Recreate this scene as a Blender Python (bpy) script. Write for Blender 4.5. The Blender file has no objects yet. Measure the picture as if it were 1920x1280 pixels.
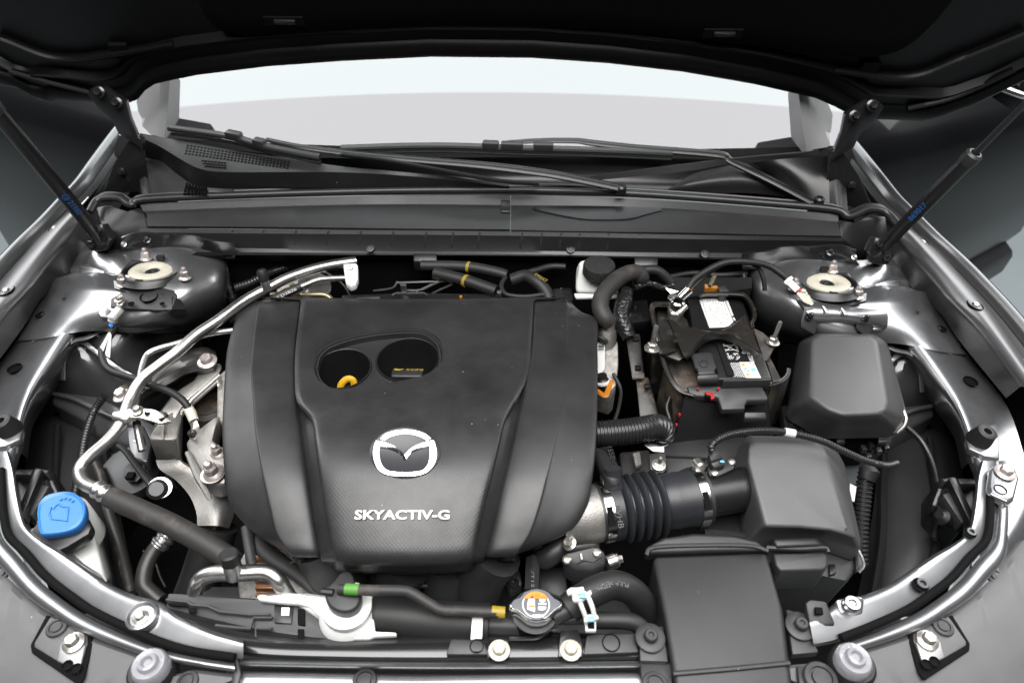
import bpy, bmesh, math, random
from mathutils import Vector, Matrix, Quaternion
from mathutils.bvhtree import BVHTree
random.seed(7)
S = bpy.context.scene
COL = S.collection
V = Vector
# ---------------------------------------------------------------- camera
CAM = V((0.0, 0.0, 0.68)); PITCH = math.radians(42.0); ROLL = math.radians(0.55); F = 1280.0
cd = bpy.data.cameras.new('camera'); cam = bpy.data.objects.new('camera', cd); COL.objects.link(cam)
cd.sensor_width = 36.0; cd.lens = 24.0; cd.clip_start = 0.01; cd.clip_end = 60.0
CR = (Matrix.Rotation(math.pi/2 - PITCH, 3, 'X') @ Matrix.Rotation(ROLL, 3, 'Z'))
cam.matrix_world = Matrix.Translation(CAM) @ CR.to_4x4()
cd.dof.use_dof = True; cd.dof.focus_distance = 0.98; cd.dof.aperture_fstop = 5.0
S.camera = cam
# ---------------------------------------------------------------- world and lamps (a white photo studio)
S.view_settings.view_transform = 'Standard'; S.view_settings.look = 'None'
S.view_settings.exposure = 0.0; S.view_settings.gamma = 1.0
w = bpy.data.worlds.new('World'); S.world = w; w.use_nodes = True
w.node_tree.nodes['Background'].inputs[0].default_value = (0.93, 0.96, 1.0, 1)
w.node_tree.nodes['Background'].inputs[1].default_value = 0.03
def area(name, loc, rot, sx, sy, watts, col=(1, 1, 1)):
    l = bpy.data.lights.new(name, 'AREA'); l.shape = 'RECTANGLE'; l.size = sx; l.size_y = sy
    l.energy = watts; l.color = col
    o = bpy.data.objects.new(name, l); COL.objects.link(o); o.location = loc
    o.rotation_euler = [math.radians(a) for a in rot]
    return o
area('ceiling_lamp_front', (0, -0.10, 2.35), (0, 0, 0), 2.8, 2.0, 190, (1.0, 0.985, 0.97))
area('ceiling_lamp_cabin', (0, 1.40, 2.40), (0, 0, 0), 6.6, 0.85, 68, (0.975, 0.965, 1.0))
area('ceiling_lamp_rear', (0, 2.585, 2.40), (0, 0, 0), 6.6, 1.52, 162, (0.93, 0.99, 1.0))
area('side_lamp_left', (-3.0, 3.0, 1.75), (0, -72, 0), 1.7, 3.4, 100)
area('side_lamp_right', (3.0, 3.0, 1.75), (0, 72, 0), 1.7, 3.4, 100)
S.cycles.max_bounces = 6; S.cycles.diffuse_bounces = 3; S.cycles.glossy_bounces = 3
S.cycles.caustics_reflective = False; S.cycles.caustics_refractive = False
S.cycles.sample_clamp_indirect = 4.0; S.cycles.use_denoising = True

# ---------------------------------------------------------------- rays of the matched camera
def ray(u, v):
    d = CR @ V(((u - 960.0)/F, (640.0 - v)/F, -1.0))
    return d.normalized()
MIR = False                           # with MIR set, points go to the other side of the car's middle plane
def mx(p):
    if not MIR: return p
    return V((2*(-0.005 - 0.058*(p.y - 0.3)) - p.x, p.y + 0.013 - 0.045*(p.y - 0.3), p.z))
def P(u, v, z=0.0):                     # the point of the level plane z seen at u, v
    d = ray(u, v); return mx(CAM + d*((z - CAM.z)/d.z))
def PY(u, v, y):
    d = ray(u, v); return mx(CAM + d*((y - CAM.y)/d.y))
def PP(u, v, o, n):
    d = ray(u, v); return CAM + d*((o - CAM).dot(n)/d.dot(n))
def PT(t):
    return t if isinstance(t, Vector) else (P(*t) if len(t) == 3 else PY(t[0], t[1], t[3]))
def pts(seq): return [PT(t) for t in seq]
def zz(seq, z): return [P(a[0], a[1], z) for a in seq]
def scale_at(p): return (p - CAM).dot(CR @ V((0, 0, -1)))/F     # metres per photo pixel

# ---------------------------------------------------------------- materials
MATS = {}
def mat(name, base, rough=0.5, metal=0.0, spec=0.5, coat=0.0, coat_rough=0.05, bump=0.0, bscale=600.0, var=0.0, vscale=14.0,
        rvar=0.0, dust=0.0, dustcol=(0.30, 0.22, 0.15), weave=0.0, speck=0.0, wave=0.0, trans=0.0, ior=1.5, emis=None, bdist=0.001):
    m = bpy.data.materials.new(name); m.use_nodes = True; nt = m.node_tree; N = nt.nodes; L = nt.links
    b = N['Principled BSDF']
    b.inputs['Base Color'].default_value = (*base, 1); b.inputs['Roughness'].default_value = rough
    b.inputs['Metallic'].default_value = metal; b.inputs['Specular IOR Level'].default_value = spec
    b.inputs['Coat Weight'].default_value = coat; b.inputs['Coat Roughness'].default_value = coat_rough
    b.inputs['IOR'].default_value = ior; b.inputs['Transmission Weight'].default_value = trans
    geo = N.new('ShaderNodeNewGeometry'); pos = geo.outputs['Position']
    def noise(scale, detail=3.0, rgh=0.6):
        n = N.new('ShaderNodeTexNoise'); n.inputs['Scale'].default_value = scale; n.inputs['Detail'].default_value = detail
        n.inputs['Roughness'].default_value = rgh; L.new(pos, n.inputs['Vector']); return n
    def ramp(src, lo, hi, a=0.0, c=1.0):
        r = N.new('ShaderNodeMapRange'); r.inputs[1].default_value = lo; r.inputs[2].default_value = hi
        r.inputs[3].default_value = a; r.inputs[4].default_value = c; L.new(src, r.inputs[0]); return r.outputs[0]
    col = None
    def mix(fac, ca, cb):
        x = N.new('ShaderNodeMix'); x.data_type = 'RGBA'
        L.new(fac, x.inputs[0])
        for s, c in ((x.inputs[6], ca), (x.inputs[7], cb)):
            if isinstance(c, tuple): s.default_value = (*c, 1)
            else: L.new(c, s)
        return x.outputs[2]
    if var:
        n = noise(vscale, 5.0, 0.65)
        col = mix(ramp(n.outputs[0], 0.3, 0.7), tuple(c*(1 - var) for c in base), tuple(min(1, c*(1 + var)) for c in base))
    if dust:
        n = noise(22.0, 6.0, 0.7); n2 = noise(260.0, 3.0)
        f = N.new('ShaderNodeMath'); f.operation = 'MULTIPLY'
        L.new(ramp(n.outputs[0], 0.62 - 0.22*dust, 0.78, 0, 1), f.inputs[0]); L.new(ramp(n2.outputs[0], 0.3, 0.65, 0.35, 1), f.inputs[1])
        col = mix(f.outputs[0], col if col else base, dustcol)
        rr = N.new('ShaderNodeMapRange'); rr.inputs[3].default_value = rough; rr.inputs[4].default_value = 0.9
        L.new(f.outputs[0], rr.inputs[0]); L.new(rr.outputs[0], b.inputs['Roughness'])
    if speck:
        vt = N.new('ShaderNodeTexVoronoi'); vt.inputs['Scale'].default_value = 120.0; L.new(pos, vt.inputs['Vector'])
        wn = N.new('ShaderNodeSeparateColor'); L.new(vt.outputs['Color'], wn.inputs[0])
        g1 = N.new('ShaderNodeMath'); g1.operation = 'LESS_THAN'; L.new(vt.outputs['Distance'], g1.inputs[0]); g1.inputs[1].default_value = 0.07
        g2 = N.new('ShaderNodeMath'); g2.operation = 'LESS_THAN'; L.new(wn.outputs[0], g2.inputs[0]); g2.inputs[1].default_value = 0.03*speck
        g = N.new('ShaderNodeMath'); g.operation = 'MULTIPLY'; L.new(g1.outputs[0], g.inputs[0]); L.new(g2.outputs[0], g.inputs[1])
        col = mix(g.outputs[0], col if col else base, (0.45, 0.43, 0.40))
    if col: L.new(col, b.inputs['Base Color'])
    if rvar and not dust:
        n = noise(9.0, 6.0, 0.7)
        L.new(ramp(n.outputs[0], 0.3, 0.7, rough - rvar, rough + rvar), b.inputs['Roughness'])
    nrm = None
    def addbump(h, strength, dist):
        nonlocal nrm
        bp = N.new('ShaderNodeBump'); bp.inputs['Strength'].default_value = strength; bp.inputs['Distance'].default_value = dist
        L.new(h, bp.inputs['Height'])
        if nrm: L.new(nrm, bp.inputs['Normal'])
        nrm = bp.outputs[0]
    if wave: addbump(noise(11.0, 1.0).outputs[0], wave, 0.02)
    if bump: addbump(noise(bscale, 2.0).outputs[0], bump, bdist)
    if weave:
        mp = N.new('ShaderNodeMapping'); mp.inputs['Rotation'].default_value = (0, 0, math.radians(45)); mp.inputs['Scale'].default_value = (310, 310, 0)
        L.new(pos, mp.inputs['Vector'])
        vt = N.new('ShaderNodeTexVoronoi'); vt.inputs['Scale'].default_value = 1.0; vt.inputs['Randomness'].default_value = 0.0
        L.new(mp.outputs[0], vt.inputs['Vector']); addbump(vt.outputs['Distance'], weave, 0.0012)
    if nrm: L.new(nrm, b.inputs['Normal']); 
    if coat and nrm and wave: L.new(nrm, b.inputs['Coat Normal'])
    if emis: b.inputs['Emission Color'].default_value = (*emis[0], 1); b.inputs['Emission Strength'].default_value = emis[1]
    MATS[name] = m; return m
PLA = mat('black_plastic', (0.017, 0.017, 0.0175), 0.42, bump=0.25, bscale=1500, var=0.15, speck=0.5, rvar=0.06)
PLG = mat('grey_black_plastic', (0.025, 0.025, 0.026), 0.42, bump=0.25, bscale=1300, var=0.12, speck=0.5, rvar=0.06)
PLS = mat('satin_black_plastic', (0.010, 0.010, 0.0105), 0.33, bump=0.12, bscale=900, var=0.15, speck=0.4)
COVER = mat('cover_plastic', (0.018, 0.018, 0.0185), 0.38, bump=0.2, bscale=1400, var=0.30, vscale=13, rvar=0.10, speck=0.9)
WEAVE = mat('embossed_plastic', (0.018, 0.018, 0.0185), 0.36, weave=0.09, var=0.34, vscale=13, rvar=0.10, speck=0.9)
PAINT = mat('grey_metallic_paint', (0.34, 0.345, 0.355), 0.33, metal=0.89, coat=0.8, coat_rough=0.12, wave=0.05, var=0.10, vscale=30)
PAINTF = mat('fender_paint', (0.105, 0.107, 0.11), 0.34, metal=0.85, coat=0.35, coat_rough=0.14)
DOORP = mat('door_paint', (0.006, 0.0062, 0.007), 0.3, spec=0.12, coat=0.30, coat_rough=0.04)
SHIELD = mat('weathered_grey_plastic', (0.085, 0.085, 0.087), 0.46, bump=0.25, bscale=1300, var=0.10, speck=0.5, rvar=0.06)
PAINTD = mat('dark_gloss_paint', (0.020, 0.022, 0.026), 0.28, metal=0.3, coat=1.0, coat_rough=0.03, wave=0.06)
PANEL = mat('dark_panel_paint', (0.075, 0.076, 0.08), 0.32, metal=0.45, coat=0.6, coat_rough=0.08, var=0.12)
PAINTB = mat('black_gloss_paint', (0.012, 0.012, 0.013), 0.30, coat=0.6, coat_rough=0.08, wave=0.08, speck=0.4)
HOODM = mat('hood_underside_paint', (0.0035, 0.0035, 0.004), 0.40, coat=0.0, coat_rough=0.15, speck=0.25, spec=0.18)
PAD = mat('black_felt', (0.004, 0.004, 0.004), 0.95, bump=0.6, bscale=900, spec=0.1)
RUB = mat('black_rubber', (0.009, 0.009, 0.009), 0.55, bump=0.15, bscale=900, speck=0.3)
RUBD = mat('dusty_rubber', (0.020, 0.019, 0.018), 0.6, dust=0.30, dustcol=(0.10, 0.085, 0.07))
RUBB = mat('bluish_rubber', (0.019, 0.020, 0.0235), 0.42, bump=0.1, bscale=500, var=0.2)
SEAL = mat('soft_seal_rubber', (0.020, 0.020, 0.021), 0.36, var=0.1)
ALU = mat('bare_aluminium', (0.50, 0.49, 0.48), 0.34, metal=1.0, bump=0.12, bscale=240, var=0.15, rvar=0.08)
CAST = mat('cast_aluminium', (0.30, 0.29, 0.275), 0.48, metal=0.85, bump=0.5, bscale=500, var=0.2, dust=0.25, dustcol=(0.33, 0.28, 0.23))
ZINC = mat('zinc_plated_steel', (0.55, 0.53, 0.49), 0.30, metal=0.9, var=0.12)
PINK = mat('pinkish_zinc', (0.58, 0.52, 0.50), 0.34, metal=0.7, var=0.12)
STEEL = mat('polished_steel', (0.72, 0.72, 0.72), 0.16, metal=1.0, var=0.05)
CHROME = mat('chrome', (0.88, 0.88, 0.92), 0.16, metal=1.0)
WHITE = mat('milky_white_plastic', (0.66, 0.67, 0.65), 0.38, bump=0.05, bscale=400)
CREAM = mat('cream_plastic', (0.50, 0.475, 0.39), 0.4, var=0.1)
PAPER = mat('white_label', (0.60, 0.60, 0.59), 0.45)
BLUE = mat('blue_plastic', (0.03, 0.165, 0.48), 0.30, var=0.05)
YEL = mat('yellow_plastic', (0.60, 0.33, 0.015), 0.4, var=0.12)
YELP = mat('yellow_paint', (0.27, 0.19, 0.015), 0.5)
ORG = mat('orange_plastic', (0.42, 0.15, 0.01), 0.4)
RED = mat('red_plastic', (0.36, 0.012, 0.018), 0.4)
GRN = mat('green_paint', (0.07, 0.22, 0.035), 0.5)
CYAN = mat('light_blue_plastic', (0.18, 0.48, 0.68), 0.4)
BLUEINK = mat('blue_ink', (0.01, 0.07, 0.22), 0.5)
INK = mat('black_ink', (0.02, 0.02, 0.025), 0.5)
WINK = mat('white_print', (0.55, 0.55, 0.55), 0.45)
GINK = mat('grey_print', (0.12, 0.12, 0.12), 0.5)
PINKINK = mat('pale_red_print', (0.75, 0.30, 0.32), 0.5)
BLUEPR = mat('blue_print', (0.04, 0.22, 0.60), 0.5)
ORGL = mat('orange_label', (0.65, 0.22, 0.02), 0.45)
COPPER = mat('copper_windings', (0.42, 0.20, 0.09), 0.42, metal=0.8, var=0.25, vscale=60)
MOTTLE = mat('corroded_aluminium', (0.36, 0.345, 0.325), 0.55, metal=0.45, bump=0.6, bscale=330, var=0.35, vscale=120, dust=0.3, dustcol=(0.25, 0.22, 0.19))
DUSTB = mat('dusty_black_plastic', (0.020, 0.019, 0.018), 0.42, dust=0.3, dustcol=(0.28, 0.205, 0.135), bump=0.1, bscale=700)
DUSTC = mat('sandy_black_plastic', (0.020, 0.019, 0.018), 0.5, dust=0.95, dustcol=(0.24, 0.175, 0.115))
BRACK = mat('brown_black_paint', (0.012, 0.0105, 0.009), 0.36, coat=0.25, coat_rough=0.2, dust=0.18, dustcol=(0.20, 0.16, 0.12), bump=0.15, bscale=300)
FELT = mat('fuzzy_edging', (0.016, 0.016, 0.016), 0.9, bump=1.0, bscale=500, bdist=0.003)
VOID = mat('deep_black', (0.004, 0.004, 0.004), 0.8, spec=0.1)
RIBM = mat('conduit_black', (0.016, 0.016, 0.017), 0.30)
BRONZE = mat('olive_plated_steel', (0.30, 0.26, 0.17), 0.35, metal=0.8)

# ---------------------------------------------------------------- objects
ROOT = {}
def thing(name, label, cat, at, group=None):
    o = bpy.data.objects.new(name, None); COL.objects.link(o); o.empty_display_size = 0.02
    o.location = at if isinstance(at, Vector) else PT(at)
    o['label'] = label; o['category'] = cat
    if group: o['group'] = group
    ROOT[o.name] = V(o.location); return o
def origin(o):
    while o.parent: o = o.parent
    return V(o.location)
def link(o, parent=None):
    COL.objects.link(o)
    if parent: o.parent = parent
    return o
def tag(o, label=None, cat=None, group=None, kind=None):
    if label: o['label'] = label
    if cat: o['category'] = cat
    if group: o['group'] = group
    if kind: o['kind'] = kind
    return o
class B:
    """collects solids in world coordinates and links them as one mesh object"""
    def __init__(self): self.bm = bmesh.new()
    def v(self, p): return self.bm.verts.new(p)
    def f(self, vs, smooth=True):
        try: f = self.bm.faces.new(vs); f.smooth = smooth; return f
        except ValueError: return None
    def loft(self, rings, closed=True, cap0=True, cap1=True):
        R = [[self.v(p) for p in r] for r in rings]; n = len(R[0])
        for a, b in zip(R, R[1:]):
            for i in range(n if closed else n - 1):
                j = (i + 1) % n; self.f([a[i], a[j], b[j], b[i]])
        if closed and cap0: self.f(R[0][::-1])
        if closed and cap1: self.f(R[-1])
        return self
    def tube(self, path, r, n=12, caps=True, smooth=0, squash=None):
        path = [V(p) for p in path]
        if isinstance(r, (list, tuple)) and len(r) != len(path):
            k = [i*(len(r) - 1)/(len(path) - 1) for i in range(len(path))]
            r = [r[int(x)]*(1 - x % 1) + r[min(int(x) + 1, len(r) - 1)]*(x % 1) for x in k]
        if smooth: path, r = crv(path, smooth, r)
        rs = r if isinstance(r, (list, tuple)) else [r]*len(path)
        rings = []; up = None
        for i, p in enumerate(path):
            t = (path[min(i+1, len(path)-1)] - path[max(i-1, 0)]).normalized()
            if up is None:
                up = V((0, 0, 1)) if abs(t.z) < 0.9 else V((0, 1, 0))
            s = t.cross(up).normalized(); up = s.cross(t).normalized()
            sx, sy = squash or (1, 1)
            rings.append([p + rs[i]*(math.cos(a)*s*sx + math.sin(a)*up*sy) for a in [2*math.pi*k/n for k in range(n)]])
        return self.loft(rings, True, caps, caps)
    def lathe(self, prof, c, axis=(0, 0, 1), n=24, cap0=True, cap1=True, sx=1.0):
        ax = V(axis).normalized(); q = ax.to_track_quat('Z', 'Y')
        rings = [[V(c) + q @ V((r*math.cos(a)*sx, r*math.sin(a), h)) for a in [2*math.pi*k/n for k in range(n)]] for r, h in prof]
        return self.loft(rings, True, cap0, cap1)
    def prism(self, top, drop=None, bottom=None, dirv=(0, 0, -1)):
        top = pts(top)
        bot = pts(bottom) if bottom else [p + V(dirv)*drop for p in top]
        return self.loft([bot, top])
    def box(self, c, sx, sy, sz, rot=None):
        R = rot or Matrix.Identity(3); c = V(c)
        q = [V((x*sx/2, y*sy/2, 0)) for x, y in ((-1, -1), (1, -1), (1, 1), (-1, 1))]
        return self.loft([[c + R @ (p + V((0, 0, -sz/2))) for p in q], [c + R @ (p + V((0, 0, sz/2))) for p in q]])
    def sheet(self, grid):
        R = [[self.v(p) for p in r] for r in grid]
        for a, b in zip(R, R[1:]):
            for i in range(len(a) - 1): self.f([a[i], a[i+1], b[i+1], b[i]])
        return self
    def bevel(self, w, seg=2, ang=28):
        bm = self.bm; bmesh.ops.recalc_face_normals(bm, faces=bm.faces)
        es = [e for e in bm.edges if len(e.link_faces) == 2 and e.calc_face_angle(0) > math.radians(ang)]
        bmesh.ops.bevel(bm, geom=es, offset=w, segments=seg, profile=0.5, affect='EDGES', clamp_overlap=True)
        return self
    def done(self, name, m, parent=None, ang=38, label=None, at=None, merge=0.0, flip=False, solid=None):
        bm = self.bm
        if merge: bmesh.ops.remove_doubles(bm, verts=bm.verts, dist=merge)
        bmesh.ops.recalc_face_normals(bm, faces=bm.faces)
        if solid:
            bmesh.ops.solidify(bm, geom=list(bm.faces), thickness=solid)
            bmesh.ops.recalc_face_normals(bm, faces=bm.faces)
        if parent: o0 = origin(parent)
        else:
            cs = [v.co for v in bm.verts]
            o0 = at or V((sum(c.x for c in cs)/len(cs), sum(c.y for c in cs)/len(cs), min(c.z for c in cs)))
        for v in bm.verts: v.co -= o0
        for f in bm.faces: f.smooth = True
        me = bpy.data.meshes.new(name); bm.to_mesh(me); bm.free()
        me.set_sharp_from_angle(angle=math.radians(ang))
        me.materials.append(m)
        o = bpy.data.objects.new(name, me); link(o, parent)
        if not parent: o.location = o0
        if label: o['label'] = label
        return o
def crv(path, sub, r=None):
    """Catmull-Rom through the points"""
    out = []; ro = []; n = len(path)
    rs = r if isinstance(r, (list, tuple)) else None
    for i in range(n - 1):
        p0 = path[i-1] if i else path[0]*2 - path[1]; p1 = path[i]; p2 = path[i+1]
        p3 = path[i+2] if i + 2 < n else path[-1]*2 - path[-2]
        for k in range(sub):
            t = k/sub
            out.append(0.5*((2*p1) + (p2 - p0)*t + (2*p0 - 5*p1 + 4*p2 - p3)*t*t + (3*p1 - p0 - 3*p2 + p3)*t**3))
            if rs: ro.append(rs[i]*(1-t) + rs[i+1]*t)
    out.append(path[-1])
    if rs: ro.append(rs[-1])
    return out, (ro if rs else r)
def C(seq, sub=6): return crv(pts(seq), sub)[0]
def resample(path, n):
    L = [0.0]
    for a, b in zip(path, path[1:]): L.append(L[-1] + (b - a).length)
    out = []; j = 0
    for k in range(n):
        s = L[-1]*k/(n - 1)
        while j < len(L) - 2 and L[j+1] < s: j += 1
        t = (s - L[j])/max(1e-9, L[j+1] - L[j]); out.append(path[j].lerp(path[j+1], min(1, max(0, t))))
    return out
def patch(rows, sv=5, su=5, disp=None):
    """grid of control points -> smooth grid"""
    rows = [crv(pts(r), su)[0] for r in rows]
    cols = [crv([r[i] for r in rows], sv)[0] for i in range(len(rows[0]))]
    g = [[cols[i][j] for i in range(len(cols))] for j in range(len(cols[0]))]
    if disp:
        nj, ni = len(g), len(g[0])
        g = [[p + V((0, 0, disp(i/(ni-1), j/(nj-1)))) for i, p in enumerate(r)] for j, r in enumerate(g)]
    return g
def strip(polys, n=40, sub=4, sm=4):
    rows = [resample(C(p, sm) if sm else pts(p), n) for p in polys]
    if sub > 1 and len(rows) > 2:
        cols = [crv([r[i] for r in rows], sub)[0] for i in range(n)]
        rows = [[cols[i][j] for i in range(n)] for j in range(len(cols[0]))]
    return rows
def bvh(o):
    dg = bpy.context.evaluated_depsgraph_get(); e = o.evaluated_get(dg); me = e.to_mesh()
    off = origin(o)
    t = BVHTree.FromPolygons([v.co + off for v in me.vertices], [list(p.vertices) for p in me.polygons]); e.to_mesh_clear(); return t
def hit(t, u, v):
    loc, n, i, d = t.ray_cast(CAM, ray(u, v))
    if n and n.dot(ray(u, v)) > 0: n = -n
    return loc, n
# -- small hardware, sharing mesh data
UNIT = {}
def unit(kind, m):
    key = (kind, m.name)
    if key in UNIT: return UNIT[key]
    b = B()
    if kind == 'flange_bolt':
        b.lathe([(1, 0), (1, .12), (.72, .24), (.60, .26)], (0, 0, 0), n=20, cap1=False)
        b.lathe([(.62, .2), (.62, .72), (.52, .82), (.34, .80), (.28, .74)], (0, 0, 0), n=6)
    elif kind == 'stud_nut':
        b.lathe([(1, 0), (1, .14), (.74, .40), (.66, .45)], (0, 0, 0), n=20, cap1=False)
        b.lathe([(.70, .4), (.70, 1.25), (.52, 1.42)], (0, 0, 0), n=6)
        b.lathe([(.42, 1.4), (.42, 1.85), (.30, 2.05), (.12, 2.1)], (0, 0, 0), n=14)
    elif kind == 'long_stud':
        b.lathe([(1, 0), (1, .2), (.8, .3)], (0, 0, 0), n=20)
        b.lathe([(.62, .25), (.62, .85), (.5, .95)], (0, 0, 0), n=6)
        b.lathe([(.30, .9), (.30, 3.6), (.2, 3.75)], (0, 0, 0), n=12)
    elif kind == 'push_clip':
        b.lathe([(1, 0), (1, .10), (.92, .2), (.66, .24), (.62, .12), (.54, .12), (.50, .26), (.2, .28)], (0, 0, 0), n=24)
    elif kind == 'socket_bolt':
        b.lathe([(1, 0), (1, .55), (.9, .68), (.5, .68), (.44, .30)], (0, 0, 0), n=18)
    elif kind == 'washer_bolt':
        b.lathe([(1, 0), (1, .14), (.9, .2), (.5, .2)], (0, 0, 0), n=24)
        b.lathe([(.46, .15), (.46, .5), (.38, .6), (.2, .6), (.14, .5)], (0, 0, 0), n=12)
    elif kind == 'round_screw':
        b.lathe([(1, 0), (.95, .3), (.7, .55), (.3, .66)], (0, 0, 0), n=18)
        b.box((0, 0, .64), 1.1, .18, .12)
    elif kind == 'hole':
        b.lathe([(1.12, 0), (1.12, .06), (1.0, .06), (.96, -.3)], (0, 0, 0), n=20, cap0=False)
    bm = b.bm; bmesh.ops.recalc_face_normals(bm, faces=bm.faces)
    me = bpy.data.meshes.new(kind); bm.to_mesh(me); bm.free()
    for f in me.polygons: f.use_smooth = True
    me.set_sharp_from_angle(angle=math.radians(35)); me.materials.append(m); UNIT[key] = me; return me
NM = {'flange_bolt': 'bolt', 'stud_nut': 'nut', 'long_stud': 'stud_nut', 'push_clip': 'push_clip', 'socket_bolt': 'bolt', 'washer_bolt': 'bolt', 'round_screw': 'screw', 'hole': 'mounting_hole'}
def hw(kind, p, r, parent, m=None, axis=(0, 0, 1), name=None, spin=0.0):
    """a bolt, nut, clip or hole at p; r in metres"""
    m = m or (VOID if kind == 'hole' else PLA if kind == 'push_clip' else ZINC)
    o = bpy.data.objects.new(name or NM[kind], unit(kind, m)); link(o, parent)
    p = PT(p); o.location = p - origin(parent); o.scale = (r, r, r)
    o.rotation_mode = 'QUATERNION'
    o.rotation_quaternion = V(axis).normalized().to_track_quat('Z', 'Y') @ Quaternion((0, 0, 1), spin); return o
def text(body, o, xd, up, h, m, parent, name='lettering', width=None, ext=0.0004, bold=0.0, lift=0.0006, centre=True):
    """flat letters: o = middle of the baseline, xd = reading direction, up = direction of the letter tops"""
    c = bpy.data.curves.new(name, 'FONT'); c.body = body; c.size = 1.0; c.extrude = ext/h; c.offset = bold; c.align_x = 'CENTER' if centre else 'LEFT'; c.resolution_u = 3
    t = bpy.data.objects.new(name, c); COL.objects.link(t); bpy.context.view_layer.update()
    dg = bpy.context.evaluated_depsgraph_get(); me = bpy.data.meshes.new_from_object(t.evaluated_get(dg))
    bpy.data.objects.remove(t); bpy.data.curves.remove(c)
    xs = [v.co.x for v in me.vertices]; wd = max(xs) - min(xs); xm = (max(xs) + min(xs))/2
    k = h/0.70; kx = width/wd if width else k
    xd = V(xd).normalized(); up = V(up).normalized(); n = xd.cross(up).normalized(); up = n.cross(xd)
    off = origin(parent) if parent else V((0, 0, 0))
    for v in me.vertices:
        x, y, z = v.co; v.co = o + xd*((x - xm if centre else x)*kx) + up*(y*k) + n*(z*h + lift) - off
    me.materials.clear(); me.materials.append(m); me.name = name
    ob = bpy.data.objects.new(name, me); link(ob, parent); return ob
def flat(quads, m, parent, name, lift=0.0004, thick=0.0003):
    """thin print: polygons of world points pushed out along their normal"""
    b = B()
    for q in quads:
        q = [V(p) for p in q]; n = (q[1]-q[0]).cross(q[2]-q[0]).normalized()
        if n.dot(CAM - q[0]) < 0: n = -n
        b.loft([[p + n*lift for p in q], [p + n*(lift + thick) for p in q]])
    return b.done(name, m, parent)
def ell(u, v, ru, rv, n=32, z=0.0, rot=0.0):
    out = []
    for k in range(n):
        a = 2*math.pi*k/n; x = ru*math.cos(a); y = rv*math.sin(a)
        out.append((u + x*math.cos(rot) - y*math.sin(rot), v + x*math.sin(rot) + y*math.cos(rot), z))
    return out
def convolute(path, r, pitch=0.004, depth=0.12, n=14):
    """corrugated hose profile along a path"""
    L = sum((b-a).length for a, b in zip(path, path[1:])); k = max(4, int(L/pitch)*4)
    p = resample(path, k); rs = [r*(1 - depth*(0.0 if i % 4 < 2 else 1.0)) for i in range(k)]
    return p, rs
# ================================================================ floor, doors, hood
b = B(); b.sheet([[V((-8, -6, -1.05)), V((8, -6, -1.05))], [V((-8, 9, -1.05)), V((8, 9, -1.05))]])
tag(b.done('floor', mat('pale_blue_floor', (0.19, 0.212, 0.218), 0.35, var=0.05, vscale=3)), kind='structure')
b = B(); b.sheet([[V((-8, 9, -1.05)), V((8, 9, -1.05))], [V((-8, 9, 5)), V((8, 9, 5))]])
tag(b.done('wall', mat('white_wall', (0.7, 0.72, 0.74), 0.7)), kind='structure')

GLASS = bpy.data.materials.new('windscreen_glass'); GLASS.use_nodes = True
_n = GLASS.node_tree.nodes; _l = GLASS.node_tree.links; _n.clear()
_o = _n.new('ShaderNodeOutputMaterial'); _m = _n.new('ShaderNodeMixShader'); _f = _n.new('ShaderNodeFresnel'); _f.inputs[0].default_value = 2.8
_t = _n.new('ShaderNodeBsdfTransparent'); _t.inputs[0].default_value = (0.55, 0.6, 0.6, 1)
_g = _n.new('ShaderNodeBsdfGlossy'); _g.inputs['Roughness'].default_value = 0.0
_l.new(_f.outputs[0], _m.inputs[0]); _l.new(_t.outputs[0], _m.inputs[1]); _l.new(_g.outputs[0], _m.inputs[2]); _l.new(_m.outputs[0], _o.inputs[0])

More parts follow.
